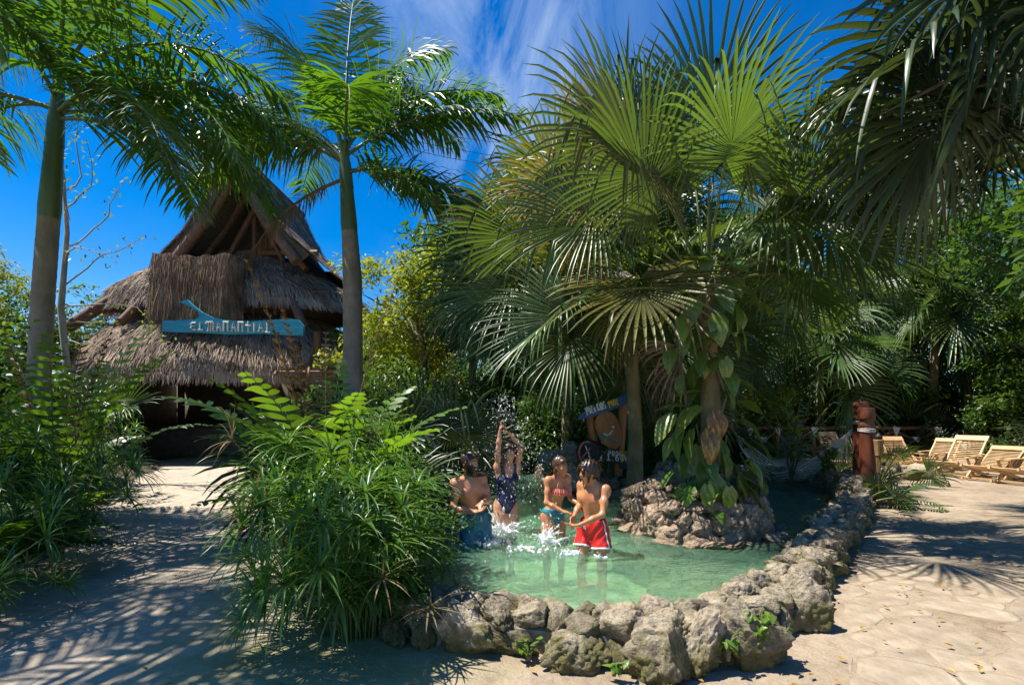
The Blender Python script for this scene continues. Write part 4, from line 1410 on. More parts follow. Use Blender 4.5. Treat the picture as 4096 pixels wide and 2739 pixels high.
mx_ = S(805, 760, 10.0)[0]
royal('royal_palm', 'slender royal palm between hut and pool, with one browning frond hanging down', (mx_, 10.0, 0),
      [(0.02, 0, -.1), (0.03, 0, 2), (.02, 0, 4.3), (-.04, 0, 5.25)], [.20, .19, .18, .15], 1.75,
      [(97, 87, 26, 3.9, dict(leaf=1.05, plume=.40, fwd=22, droop=.8)),
       (178, 54, 118, 3.5, dict(power=1.05, leaf=1.2, droop=1.7, mats=['royal_yellow', 'petiole'], drop=.25)),
       (160, 74, 112, 3.4, dict(power=1.0, leaf=1.1)), (186, 36, 95, 3.3, dict(power=1.0, leaf=1.1, drop=.3)),
       (198, 42, 100, 2.7, dict(drop=.3)),
       (4, 56, 70, 3.4, dict(power=1.0)),
       (-6, 34, 52, 3.6, dict(drop=.15, power=1.1, leaf=.85)),
       (12, 12, 58, 2.7, dict(drop=.45)),
       (35, 62, 100, 3.0), (60, 76, 70, 3.2), (20, 78, 62, 3.3), (170, 80, 60, 3.3, dict(plume=.4)), (-70, 48, 120, 2.6, dict(drop=.2)), (130, 50, 105, 2.9, dict(drop=.2)),
       (184, -22, 48, 2.6, dict(drop=.62, mats=['royal_dead', 'petiole_brown'], leaf=.62, width=.018, droop=.5, plume=.12)),
       (-25, 0, 60, 2.3, dict(drop=.5))], 80)


# ---------------------------------------------------------------- fan palms
def fan_palm(name, label, base, trunk, rads, leaves, seed, mat='fan', nseg=64, group='fan palms around the pool', trunk_mat_='fan_trunk', dead=3, cat='palm tree', boots=True):
    o = thing(name, label, cat, base, group)
    if trunk is not None:
        ringed_trunk(trunk, rads, trunk_mat_, o, 'trunk', .085, .05, 12)
        top = np.array(trunk[-1], float)
        if boots:
            rg = random.Random(seed)
            bb = MB()
            for i in range(16):
                a = i * 2.4; z = -.05 - .035 * i
                u = np.array([math.cos(a), math.sin(a), 0])
                bb.tube([top + u * rads[-1] * .7 + UPZ * (z - .12), top + u * rads[-1] * 1.2 + UPZ * z, top + u * (rads[-1] * 1.2 + .12) + UPZ * (z + rg.uniform(.08, .2))], [.035, .03, .018], 5)
            stuff(bb.build('old_leaf_bases', 'petiole_brown', o))
    else:
        top = np.zeros(3)
    for i, lf in enumerate(leaves):
        az, el, Lp, RR = lf[:4]
        kw = dict(lf[4]) if len(lf) > 4 else {}
        m_ = kw.pop('mat', mat if random.Random(seed * 7 + i).random() > .12 or mat != 'fan' else 'fan_yellow')
        bb = MB()
        kk = dict(nseg=nseg)
        kk.update(kw)
        a = rad(az)
        if 'roll' not in kk:
            rq = random.Random(seed * 53 + i)
            kk['roll'] = rq.choice([-1, 1]) * abs(math.cos(a)) * rq.uniform(40, 88) + rq.uniform(-15, 15)
        zz = kk.pop('z', 0.0)
        fan_leaf(bb, top + np.array([math.cos(a), math.sin(a), 0]) * .05 + UPZ * zz, az, el, Lp, RR, seed=seed * 37 + i, **kk)
        bb.build('fan_leaf', [m_, 'petiole'], o)
    rng_ = np.random.RandomState(seed)
    for i in range(dead):
        bb = MB()
        a = rng_.uniform(0, 360)
        fan_leaf(bb, top - UPZ * .15, a, -35, .8, .8, 30, 40, 26, 120, seed=seed * 91 + i, droop=1.6, cup=.6, width=.7)
        bb.build('dead_leaf', ['fan_dead', 'petiole_brown'], o)
    return o


def auto_leaves(n, Lp, RR, seed, el0=85, el1=-35, az0=0, tilt=(10, 40), arc=None):
    rg = random.Random(seed)
    out = []
    for i in range(n):
        f = i / max(n - 1, 1)
        az = az0 + i * 137.5
        if arc: az = arc[0] + (az % 360) / 360 * (arc[1] - arc[0])
        out.append((az + rg.uniform(-12, 12), el0 + (el1 - el0) * f + rg.uniform(-8, 8), Lp * rg.uniform(.75, 1.15) * (0.7 + .4 * min(1, f * 2)), RR * rg.uniform(.85, 1.1),
                    dict(tilt=rg.uniform(*tilt), sag=rg.uniform(15, 40), cup=rg.uniform(.15, .7), droop=rg.uniform(.5, 1.1), broken=rg.uniform(.1, .4), spread=rg.uniform(125, 155))))
    return out


IX, IY = 2.72, 6.95
fan_palm('fan_palm', 'large fan palm growing from the rock island in the pool', (IX, IY, .5),
         [(0, 0, 0), (-.02, 0, 1.2), (-.06, 0, 2.0), (-.09, -.02, 2.85)], [.15, .13, .125, .135],
         [(-50, 58, 1.5, 1.35, dict(tilt=15, cup=.3)), (-140, 55, 1.6, 1.4, dict(tilt=10)), (-20, 62, 1.9, 1.25, dict(tilt=40, cup=.25, roll=-70)),
          (-102, 84, 1.85, 1.6, dict(tilt=-2, sag=10, nseg=60, roll=6, droop=.5)),
          (100, 84, 2.1, 1.65, dict(tilt=0, sag=8, droop=.35, broken=.05)),
          (60, 76, 2.2, 1.6, dict(tilt=5, sag=10, droop=.4, broken=.1)),
          (140, 76, 2.2, 1.6, dict(tilt=5, sag=12, droop=.4)),
          (30, 70, 2.2, 1.5, dict(tilt=8, droop=.5)),
          (-35, 50, 1.5, 1.2, dict(tilt=25, roll=15)),
          (195, 72, 2.1, 1.5, dict(tilt=15)),
          (165, 60, 2.0, 1.5, dict(tilt=20)),
          (215, 60, 1.9, 1.4, dict(tilt=25)),
          (15, 58, 2.0, 1.45, dict(tilt=20)), (0, 42, 1.7, 1.3, dict(tilt=25)),
          (185, 45, 1.7, 1.35, dict(tilt=30)), (120, 45, 1.7, 1.3), (80, 50, 1.7, 1.4), (20, 25, 1.4, 1.25), (262, 66, 1.6, 1.35, dict(tilt=15)), (345, 35, 1.5, 1.2)] + auto_leaves(6, 1.6, 1.3, 5, 60, 10, arc=(-30, 200)), 3, 'fan', dead=1)

# the low palm that spreads one big pale fan over the sign
fan_palm('fan_palm', 'fan palm with mottled tan trunk beside the carved sign, one big fan above it', (2.2, 9.2, .3),
         [(0, 0, 0), (.02, 0, .9), (-.02, 0, 1.9), (-.12, -.05, 2.9)], [.16, .13, .12, .13],
         [(-99, 22, 2.2, 1.62, dict(tilt=22, sag=32, nseg=64, roll=-4, spread=155, droop=.55, cup=.12, broken=.1)),
          (205, 50, 2.2, 1.65, dict(tilt=20)), (195, 32, 2.1, 1.6, dict(tilt=28)), (225, 64, 2.2, 1.6, dict(tilt=15)), (180, 58, 2.3, 1.6, dict(tilt=15)), (170, 20, 2.0, 1.5, dict(tilt=30)),
          (225, 5, 1.5, 1.35, dict(tilt=30)), (250, 75, 1.4, 1.5, dict(tilt=10))] + auto_leaves(12, 1.3, 1.35, 8, 80, 0), 4, 'fan', dead=1)

fan_palm('fan_palm', 'tall fan palm behind the pool whose crown tops the others against the cloud', (2.3, 11.5, .1),
         [(0, 0, 0), (.1, 0, 2.5), (-.1, 0, 4.6), (-.2, 0, 5.8)], [.17, .15, .14, .15],
         [(200, 55, 1.4, 1.7, dict(tilt=10)), (240, 60, 1.4, 1.7, dict(tilt=5)), (270, 45, 1.5, 1.7, dict(tilt=20)), (190, 25, 1.6, 1.6), (300, 60, 1.4, 1.7, dict(tilt=5)), (320, 70, 1.4, 1.7, dict(tilt=5)), (215, 5, 1.6, 1.6), (250, 15, 1.5, 1.6)] + auto_leaves(22, 1.4, 1.5, 12, 85, -15), 6, 'fan')

fan_palm('fan_palm', 'fan palm behind the bathers, left and lower of the tall one', (1.3, 12.4, .1),
         [(0, 0, 0), (.05, -.2, 1.8), (-.1, -.8, 3.4), (-.35, -1.3, 4.4)], [.16, .14, .13, .14],
         [(230, 42, 1.4, 1.6, dict(tilt=18)), (200, 35, 1.4, 1.6, dict(tilt=20)), (255, 25, 1.4, 1.6, dict(tilt=25)), (280, 50, 1.4, 1.6, dict(tilt=15)), (310, 30, 1.4, 1.5), (190, 10, 1.5, 1.5), (240, 0, 1.4, 1.5)] + auto_leaves(22, 1.3, 1.4, 21, 80, -15), 9, 'fan')

# palm beside the camera's right: leaves hang into the picture and throw the shadow on the paving
fan_palm('fan_palm', 'dark fan palm at the right edge whose long drooping fans hang over the paving', (5.65, 4.75, 0),
         [(0, 0, 0), (-.05, 0, 1.8), (-.1, 0, 3.5), (-.12, 0, 4.85)], [.19, .17, .165, .17],
         [(178, 34, 1.45, 1.45, dict(tilt=38, sag=30, droop=1.0, roll=10)), (166, 50, 1.5, 1.5, dict(tilt=42, sag=35, droop=1.0, roll=-20)), (192, 18, 1.3, 1.35, dict(tilt=50, sag=30, droop=1.1)),
          (205, 38, 1.2, 1.3, dict(tilt=60, sag=35, droop=1.2)), (150, 20, 1.3, 1.35, dict(tilt=40)), (222, 8, 1.05, 1.25, dict(tilt=55)),
          (235, 45, 1.2, 1.25, dict(tilt=60)),  (130, 45, 1.4, 1.4), (215, 62, 1.2, 1.35, dict(tilt=30)), (172, 5, 1.35, 1.4, dict(tilt=48)), (188, 48, 1.5, 1.45, dict(tilt=45)), (210, 22, 1.2, 1.35, dict(tilt=60)), (185, 66, 1.4, 1.4, dict(tilt=20)),
          (250, 15, 1.0, 1.2, dict(tilt=50)), (140, 25, 1.0, 1.2, dict(tilt=40))] + auto_leaves(14, 1.2, 1.3, 31, 80, 10, arc=(-100, 120)), 12, 'fan_dark', 42, dead=1)

fan_palm('fan_palm', 'second dark fan palm crowded behind the drooping one at the right edge', (8.3, 7.6, 0),
         [(0, 0, 0), (-.1, 0, 2.2), (-.2, 0, 4.2), (-.25, 0, 5.7)], [.19, .17, .165, .17],
         auto_leaves(28, 1.4, 1.45, 35, 85, -5, arc=(110, 290)), 13, 'fan_dark', 44, dead=0)

fan_palm('fan_palm', 'fan palm rising behind the hammock posts with a clear sky side', (5.2, 8.2, 0) if False else (4.9, 12.9, 0.1),
         [(0, 0, 0), (.05, 0, 1.8), (0, 0, 3.6), (-.1, 0, 4.9)], [.16, .14, .13, .14],
         [(225, 40, 1.6, 1.55, dict(tilt=18)), (250, 30, 1.6, 1.6, dict(tilt=22)), (290, 35, 1.5, 1.5), (200, 40, 1.5, 1.5)] + auto_leaves(16, 1.5, 1.5, 44, 85, -30), 14, 'fan')

fan_palm('fan_palm', 'fan palm with a brown trunk behind the wooden loungers', (17.9, 21.8, 0.1),
         [(0, 0, 0), (-.05, 0, 1.8), (0.1, 0, 3.8), (0.05, 0, 6.2)], [.2, .18, .16, .16],
         [(215, 20, 1.7, 1.8, dict(tilt=25)), (240, 35, 1.6, 1.8, dict(tilt=22)), (270, 10, 1.6, 1.8), (195, 5, 1.7, 1.7), (300, 15, 1.6, 1.7)] + auto_leaves(20, 1.8, 2.0, 51, 80, -40), 15, 'fan', 44)

for (x_, y_, h_, sd_, lab_) in ((13.2, 22.0, 4.2, 141, 'sunlit fan palm low behind the fence, left of the brown trunked one'), (8.4, 21.8, 5.0, 142, 'sunlit fan palm behind the hammock'), (20.0, 22.5, 5.2, 143, 'fan palm at the back right behind the loungers'), (14.6, 24.0, 6.2, 144, 'tallest fan palm in the back row behind the loungers')):
    fan_palm('fan_palm', lab_, (x_, y_, .1), [(0, 0, 0), (.05, 0, h_ * .5), (0, 0, h_)], [.16, .14, .14], auto_leaves(24, 1.7, 2.0, sd_, 80, -30), sd_, 'fan', 44, dead=2)

fan_palm('fan_palm', 'thin dark trunked fan palm in the shade behind the island plants', (3.55, 11.7, .1),
         [(0, 0, 0), (.02, 0, 1.5), (-.05, 0, 3.2)], [.12, .11, .11], auto_leaves(14, 1.2, 1.3, 61, 80, -35), 16, 'fan', 40)

for i, (x, y, n, Lp, RR, lab, mt, elA, elB) in enumerate((
        (-2.0, 6.6, 9, .8, .7, 'low dark fan palm behind the front clump of umbrella sedge', 'fan_dark', 75, 20),
        (-2.5, 8.9, 12, 1.5, 1.0, 'stemless fan palm at the foot of the middle royal palm', 'fan_dark', 80, 15),
        (-2.0, 7.3, 12, 1.6, 1.05, 'dark fan palm rising behind the ferns of the middle bed', 'fan_dark', 85, 40),
        (-1.9, 12.0, 12, 1.5, 1.2, 'stemless fan palm in the shade left behind the pool', 'fan_dark', 80, 20),
        (9.6, 22.0, 11, 1.6, 1.4, 'sunlit stemless fan palm behind the fence near the hammock', 'fan', 80, 15),
        (16.6, 22.0, 13, 1.6, 1.5, 'stemless fan palm behind the rightmost loungers', 'fan_dark', 80, 15),
        (17.5, 15.2, 12, 1.5, 1.4, 'broad stemless fan palm at the right edge beyond the loungers', 'fan_dark', 80, 15),
        (-14.2, 15.2, 13, 2.4, 1.3, 'young fan palm with starry sunlit fans left of the hut', 'fan', 85, 25),
        (-12.4, 9.5, 10, 1.6, 1.2, 'pale fan palm leaning behind the left royal palm trunk', 'fan', 75, 20),
        (9.0, 12.5, 8, .9, .6, 'small bright fan palm in front of the log fence', 'fan', 75, 10))):
    fan_palm('dwarf_palm', lab, (x, y, .1), None, None, auto_leaves(n, Lp, RR, 70 + i, elA, elB), 20 + i, mt, 38, 'stemless fan palms in the planting', dead=0, cat='palm')
# palms by the red posts
fan_palm('dwarf_palm', 'little dark fan palm in front of the two red posts', (6.25, 9.15, .05), None, None, auto_leaves(6, .55, .50, 90, 80, 25), 40, 'fan_dark', 26, 'stemless fan palms in the planting', dead=0, cat='palm')


# overhead palm out of the picture on the left: its leaves hang into the top and shade the path
def near_left():
    o = thing('royal_palm', 'dark backlit palm frond hanging in at the top left corner', 'palm tree', (-6.3, 2.9, 0), 'royal palms with green crownshafts')
    ringed_trunk([(0, 0, -.1), (0, 0, 3), (-.05, 0, 4.9)], [.22, .21, .18], 'royal_trunk', o)
    for i, (az, el, bd, L) in enumerate(((3, 36, 105, 4.0), (14, 44, 110, 3.7), (60, 45, 110, 3.0), (100, 30, 95, 3.2), (180, 45, 95, 3.2), (232, 40, 100, 3.2), (290, 45, 105, 3.2), (335, 45, 110, 2.8), (200, 72, 90, 3.0))):
        bb = MB()
        pinnate(bb, (-.05, 0, 5.5), az, el, bd, L, 60, .75, .05, 1.1, 34, .3, .14, 500 + i, rad0=.034)
        bb.build('frond', ['royal', 'petiole'], o)
    return o


near_left()


def overhead(label, base, h, n, Lp, seed, grp):
    o = thing('royal_palm', label, 'palm tree', base, grp)
    ringed_trunk([(0, 0, -.1), (0, 0, h * .5), (0, 0, h)], [.22, .2, .18], 'royal_trunk', o)
    for i in range(n):
        bb = MB()
        pinnate(bb, (0, 0, h + .3), i * 360 / n + (i % 2) * 14, 55 - (i % 3) * 20, 95, Lp, 56, .78, .05, 1.0, 34, .3, .14, seed + i, rad0=.034)
        bb.build('frond', ['royal', 'petiole'], o)


overhead('royal palm out past the left edge that dapples the path', (-7.4, 5.0, 0), 6.2, 8, 3.0, 900, 'royal palms with green crownshafts')


# ---------------------------------------------------------------- umbrella sedge
def sedge_stem(seed, h, lean, nleaf, L, w):
    rg = np.random.RandomState(seed)
    bb = MB()
    t = np.linspace(0, 1, 6)
    P = np.c_[lean * t ** 1.8, np.zeros(6), h * (t - .08 * lean * t ** 3)]
    bb.tube(P, .0065 * (1.2 - .5 * t), 4, 1, False)
    top = P[-1]
    ax = norm(P[-1] - P[-2])
    side = norm(np.cross(ax, [0, 1, 0.01])); oth = np.cross(ax, side)
    az = np.arange(nleaf) * 2.399 + rg.uniform(0, 6)
    el = rg.uniform(.12, .95, nleaf)
    d = norm(np.cos(az)[:, None] * np.cos(el)[:, None] * side + np.sin(az)[:, None] * np.cos(el)[:, None] * oth + np.sin(el)[:, None] * ax)
    Ls = L * rg.uniform(.7, 1.15, nleaf)
    K = 5
    cur = np.repeat(top[None], nleaf, 0) - ax * rg.uniform(0, .03, (nleaf, 1)); dc = d
    pts, W = [cur], []
    dr = rg.uniform(.25, .85, nleaf)
    wp = np.interp(np.linspace(0, 1, K + 1), [0, .2, .6, 1], [.6, 1, .8, .04])
    for k_ in range(K + 1):
        hv = norm(np.cross(dc, UPZ) + 1e-3)
        W.append(hv * (w * .5 * wp[k_]))
        if k_ < K:
            cur = cur + dc * (Ls / K)[:, None]
            pts.append(cur)
            dc = norm(dc - UPZ * (dr * (.35 + .25 * k_) / 1.6)[:, None])
    P3 = np.stack(pts, 1); W3 = np.stack(W, 1)
    bb.ribbon(P3, W3, 0, np.zeros_like(W3) - np.array([0, 0, w * .18]))
    return bb


SEDGE = {}
for i in range(20):
    rg = random.Random(i)
    hh_ = [.5, .85, 1.2, 1.55, 1.9][i // 4]
    SEDGE.setdefault(i // 4, []).append((sedge_stem(600 + i, hh_, [.08, .28, .48, .70][i % 4] * (.6 + .4 * hh_), rg.randint(17, 24), rg.uniform(.30, .42), rg.uniform(.016, .024)).mesh('sedge_stem', ['sedge', 'petiole'])))
SEDGE_DRY = sedge_stem(650, 1.0, .6, 14, .3, .012).mesh('sedge_stem', ['sedge_dry', 'petiole_brown'])


def sedge(label, base, n, spread, h0, h1, seed, scale=1.0, outward=True, dry=.09, right=None, left=None):
    o = thing('umbrella_sedge', label, 'sedge', base, 'clumps of umbrella sedge')
    rg = random.Random(seed)
    for i in range(n):
        a = rg.uniform(0, 2 * PI); r_ = math.sqrt(rg.random())
        x, y = spread[0] * r_ * math.cos(a), spread[1] * r_ * math.sin(a)
        h = rg.uniform(h0, h1) * (1 - .35 * r_)
        az = a + rg.uniform(-.8, .8) if outward else rg.uniform(0, 6.3)
        if rg.random() < dry: me = SEDGE_DRY
        else:
            lv_ = min(range(5), key=lambda c: abs([.5, .85, 1.2, 1.55, 1.9][c] - h))
            ln_ = rg.choice([0, 1, 2]) if r_ < .5 else rg.choice([1, 2, 3, 3])
            if right is not None and math.cos(az) > .1: ln_ = min(ln_, right)
            if left is not None and math.cos(az) < -.1: ln_ = min(ln_, left)
            me = SEDGE[lv_][ln_]
            h /= [.5, .85, 1.2, 1.55, 1.9][lv_]
        link('stem', me, o, (x, y, 0), (0, 0, az), (scale * rg.uniform(.85, 1.1), scale * rg.uniform(.85, 1.1), h * rg.uniform(.92, 1.08)))
    return o


sedge('big front clump of umbrella sedge drooping over the pool wall in the middle', (-1.20, 3.92, 0), 82, (.26, .2), .35, 1.45, 1, 1.05, right=1)
sedge('tall back clump of umbrella sedge leaning over the pool behind the front clump', (-1.75, 4.95, 0), 62, (.40, .36), 1.0, 1.95, 2, 1.05, right=2, left=1)
sedge('smaller clump of umbrella sedge reaching out over the left path', (-1.5, 4.5, 0), 36, (.24, .24), .5, 1.4, 3, left=2)
sedge('sedge fringe hanging towards the bearded man in the pool', (-2.0, 6.2, 0), 26, (.4, .4), .9, 1.9, 33, right=1)
sedge('shady umbrella sedge at the left border of the path', (-5.6, 5.3, .05), 90, (.8, .8), .6, 1.5, 4)
sedge('umbrella sedge arching over the path edge in front of the hut', (-6.9, 7.3, .05), 90, (.7, .7), .8, 1.9, 5)
sedge('umbrella sedge at the bottom left corner by the path', (-4.75, 3.9, .05), 60, (.6, .6), .3, .95, 6)
sedge('umbrella sedge deep in the left border below the royal palm', (-7.6, 6.4, .05), 70, (.9, .7), .8, 1.9, 7)
sedge('umbrella sedge beside the dark hut entrance', (-9.0, 9.8, .05), 80, (.8, .8), .8, 2.2, 8)
sedge('small umbrella plants sprouting from the rock island', (2.75, 6.2, .55), 3, (.15, .08), .25, .4, 9, .9)


# ---------------------------------------------------------------- leather ferns
def fern(label, base, fronds, seed, mats=('fern', 'petiole'), cat='fern', group='giant leather ferns'):
    o = thing('leather_fern', label, cat, base, group)
    for i, f in enumerate(fronds):
        az, el, bend, L = f[:4]
        kw = dict(f[4]) if len(f) > 4 else {}
        m_ = kw.pop('mats', mats)
        bb = MB()
        kk = dict(npairs=17, leaf=.30, width=.062, droop=.5, fwd=22, plume=.08, start=.25, rad0=.012, steps=4, tipshort=.25, power=1.6)
        kk.update(kw)
        pinnate(bb, kk.pop('base', (0, 0, 0)), az, el, bend, L, seed=seed + i, **kk)
        bb.build('frond', list(m_), o)
    return o


DK = dict(mats=('fern_dark', 'petiole'))
BR = dict(mats=('fern_brown', 'petiole_brown'), leaf=.16, width=.035, npairs=22, start=.35)
fern('giant fern in the middle bed with brown spore fronds standing before the hut', (-2.0, 5.5, .05),
     [(172, 78, 78, 2.9, dict(mats=('fern_dark', 'petiole'), leaf=.34, npairs=20, power=1.2)), (150, 82, 55, 2.3), (100, 82, 45, 2.6), (60, 76, 55, 2.5), (200, 80, 60, 2.0), (230, 80, 52, 2.3), (265, 76, 58, 2.5), (300, 74, 60, 2.4), (20, 72, 62, 2.4), (330, 70, 65, 2.2), (120, 70, 70, 1.9), (280, 62, 80, 1.7, DK), (230, 62, 75, 1.6, DK),
      (185, 82, 16, 3.35, dict(BR, leaf=.2, rad0=.02)), (12, 81, 12, 3.2, dict(BR, leaf=.19, rad0=.018)), (165, 84, 14, 2.9, dict(BR)), (110, 86, 16, 2.6, dict(BR))], 1200)
fern('sunlit giant fern in front of the left royal palm', (-5.9, 6.6, .1),
     [(30, 78, 48, 3.1), (70, 82, 40, 3.2), (110, 76, 52, 3.0), (150, 78, 52, 3.0), (190, 76, 54, 2.9), (230, 75, 56, 2.9), (270, 78, 52, 3.0), (310, 78, 50, 2.9), (350, 76, 55, 2.9), (50, 66, 75, 2.5), (250, 64, 75, 2.5), (300, 62, 75, 2.4, DK), (200, 84, 18, 3.2, BR), (20, 82, 16, 3.2, BR), (90, 84, 12, 3.1, BR), (290, 50, 80, 1.9), (340, 48, 85, 1.9), (235, 45, 80, 1.8)], 1230)
fern('giant fern at the far left edge of the border', (-7.3, 6.0, .1),
     [(i * 41, 80 - (i % 3) * 9, 50, 3.2 - .25 * (i % 3), (DK if i % 2 else {})) for i in range(14)] + [(200, 84, 16, 2.6, BR)], 1260)
fern('low dark fern by the front of the left border', (-5.0, 4.7, .05),
     [(i * 37, 62 - (i % 3) * 12, 72, 1.25, (DK if i % 3 else {})) for i in range(13)], 1290)
fern('dark fern spilling over the path edge before the hut', (-7.7, 8.4, .05),
     [(i * 39, 76 - (i % 3) * 8, 55, 2.0, (DK if i % 3 else {})) for i in range(13)], 1310)
fern('giant fern deeper in the middle bed against the dark hut doorway', (-2.35, 6.5, .05),
     [(i * 33 + 10, 80 - (i % 3) * 7, 55, 2.1, (DK if i % 2 else {})) for i in range(13)], 1340)
fern('fern beside the middle royal palm trunk', (-2.8, 8.9, .05), [(i * 40, 78 - (i % 3) * 7, 55, 1.8, (DK if i % 2 else {})) for i in range(11)], 1370)
fern('drooping feathery plant at the foot of the bamboo torch', (7.0, 9.4, .02), [(i * 51 + 200, 55 - (i % 3) * 14, 90, 1.0, dict(mats=('fern_dark', 'petiole'), leaf=.22, width=.03)) for i in range(9)], 1390, group=None)


# ---------------------------------------------------------------- broadleaf trees
def leaf_cloud(seed, nclump, per, rx, ry, rz, lsize, crad, shell=.55, aspect=.42):
    rg = np.random.RandomState(seed)
    u = norm(rg.normal(0, 1, (nclump, 3)))
    rr_ = rg.uniform(shell, 1, (nclump, 1))
    lump = 1 + .22 * np.sin(u[:, :1] * 4 + seed) * np.cos(u[:, 2:] * 5 + seed * 2) + rg.normal(0, .08, (nclump, 1))
    C = u * rr_ * lump * np.array([rx, ry, rz])
    n = nclump * per
    ci = np.repeat(np.arange(nclump), per)
    p = C[ci] + norm(rg.normal(0, 1, (n, 3))) * (rg.uniform(0, 1, (n, 1)) ** .6) * crad * np.array([1, 1, .7])
    out = norm(p - np.array([0, 0, -rz * .6]))
    d = norm(out * .5 + rg.normal(0, .75, (n, 3)) - np.array([0, 0, .35]))
    s = norm(np.cross(d, norm(rg.normal(0, .45, (n, 3)) + UPZ)))
    L = lsize * rg.uniform(.6, 1.25, (n, 1))
    W = s * L * aspect * .5
    up = np.cross(s, d)
    p1 = p + d * L * .5 - up * L * .05
    p2 = p + d * L - UPZ * L * .15
    bb = MB()
    V = np.stack([p, p1 - W, p2, p1 + W], 1).reshape(-1, 3)
    bb.add(V, np.arange(n * 4).reshape(n, 4))
    return bb


CROWN = {}
def crown_mesh(kind, i):
    key = (kind, i)
    if key not in CROWN:
        big = i % 3
        CROWN[key] = leaf_cloud(2000 + i * 13 + len(kind), 130, 80, 1.0, 1.0, 1.0, [.085, .11, .07][big], [.26, .29, .24][big]).mesh('crown_leaves', kind, False)
    return CROWN[key]


def tree(label, x, y, h, r, kind, i, trunk_r=.16, rz=None, zc=None, bark='bark', group='broadleaf trees behind the garden'):
    o = thing('broadleaf_tree', label, 'tree', (x, y, 0), group)
    rz = rz or r * .8
    zc = zc or h - rz
    rg = random.Random(int(x * 97 + y * 13))
    bb = MB()
    b0 = np.array([0, 0, -.1]); c = np.array([rg.uniform(-.3, .3), rg.uniform(-.3, .3), zc])
    bb.tube([b0, c * .5 + np.array([rg.uniform(-.2, .2), 0, 0]), c], [trunk_r, trunk_r * .75, trunk_r * .45], 9)
    tr = bb.build('trunk', bark, o)
    for k_ in range(6):
        a = k_ * 1.05 + rg.uniform(0, .6)
        st = c * rg.uniform(.55, .85)
        en = c + np.array([math.cos(a) * r * .75, math.sin(a) * r * .75, rg.uniform(-.2, .6) * rz])
        bb = MB()
        bb.tube([st, (st + en) / 2 + np.array([0, 0, .25]), en], [trunk_r * .4, trunk_r * .26, trunk_r * .08], 6)
        bb.build('limb', bark, o)
    link('crown', crown_mesh(kind, i), o, tuple(c), (0, 0, rg.uniform(0, 6.3)), (r, r, rz))
    return o


TREES = [
    ('yellow-green leafy tree right behind the middle royal palm', -2.6, 14.8, 6.6, 2.1, 'tree_yellow', 0),
    ('dense mid green tree filling the gap right of the middle royal palm', -1.2, 16.4, 7.4, 2.4, 'tree_mid', 1),
    ('dark green tree above the yellow-green one', -.4, 18.0, 9.2, 2.9, 'tree_dark', 1),
    ('mid green tree low behind the hut, right side', -6.0, 24, 6.0, 2.4, 'tree_mid', 2),
    ('bushy bright tree between the hut and the yellow-green tree', -4.6, 19.0, 5.0, 2.2, 'tree_yellow', 1),
    ('tree with dense dark crown behind the pool channel', .8, 16.2, 6.2, 2.6, 'tree_dark', 2),
    ('dark tree behind the carved sign', 3.2, 14.6, 5.8, 2.4, 'tree_dark', 0),
    ('broad dark tree behind the sign palms', 2.4, 18.6, 9.0, 3.0, 'tree_dark', 1),
    ('mid green tree between the fan palms and the right thicket', 6.2, 17.5, 8.6, 2.8, 'tree_mid', 1),
    ('shaded tree over the hammock', 9.6, 27.0, 8.2, 2.8, 'tree_mid', 2),
    ('tall shaded tree behind the fence', 12.8, 28.5, 11.5, 3.8, 'tree_dark', 0),
    ('mid green tree above the loungers', 16.2, 29.0, 9.6, 3.4, 'tree_mid', 2),
    ('tall dark tree at the right, behind the loungers', 21.5, 27.5, 12.0, 4.2, 'tree_dark', 1),
    ('dark tree with hanging branches at the far right', 19.5, 14.2, 10.5, 3.4, 'tree_dark', 2),
    ('dark tree crowding over the right edge behind the fan palms', 12.4, 8.4, 8.6, 3.1, 'tree_dark', 1),
    ('bright green tree at the right edge beyond the loungers', 19.6, 18.2, 6.5, 2.6, 'tree_mid', 2),
    ('tall dark tree closing the right edge behind the drooping palms', 17.4, 16.6, 11.5, 3.7, 'tree_dark', 2),
    ('dark tree far right in the last row', 22, 24, 12, 4.5, 'tree_dark', 0),
    ('sunlit tree left of the hut roof', -17.0, 17.8, 6.3, 2.2, 'tree_mid', 0),
    ('pale trunked tree with sparse leaves left of the hut', -14.6, 13.2, 6.4, 1.6, 'tree_yellow', 2),
    ('thick green tree at the far left', -19.6, 16.2, 6.8, 2.8, 'tree_mid', 1),
    ('dark tree low behind the left border', -13.2, 11.0, 4.4, 2.0, 'tree_dark', 0),
    ('green tree far behind the hut, left', -19, 27, 8.2, 3.2, 'tree_mid', 2),
    ('shaded bushy tree in the left border', -10.4, 8.8, 3.6, 1.8, 'tree_dark', 1),
    ('far tree beyond the hut', -13, 32, 8, 3.4, 'tree_dark', 2),
    ('far tree behind the middle royal palm', -5.5, 31, 8.5, 3.6, 'tree_mid', 0),
    ('far dark tree behind the tall fan palm', 3, 26, 11, 4.2, 'tree_dark', 0),
    ('far tree behind the loungers', 11, 29, 11.5, 4.4, 'tree_mid', 1),
]
for t_ in TREES:
    tree(*t_, bark='bark_pale' if 'pale trunk' in t_[0] else 'bark')

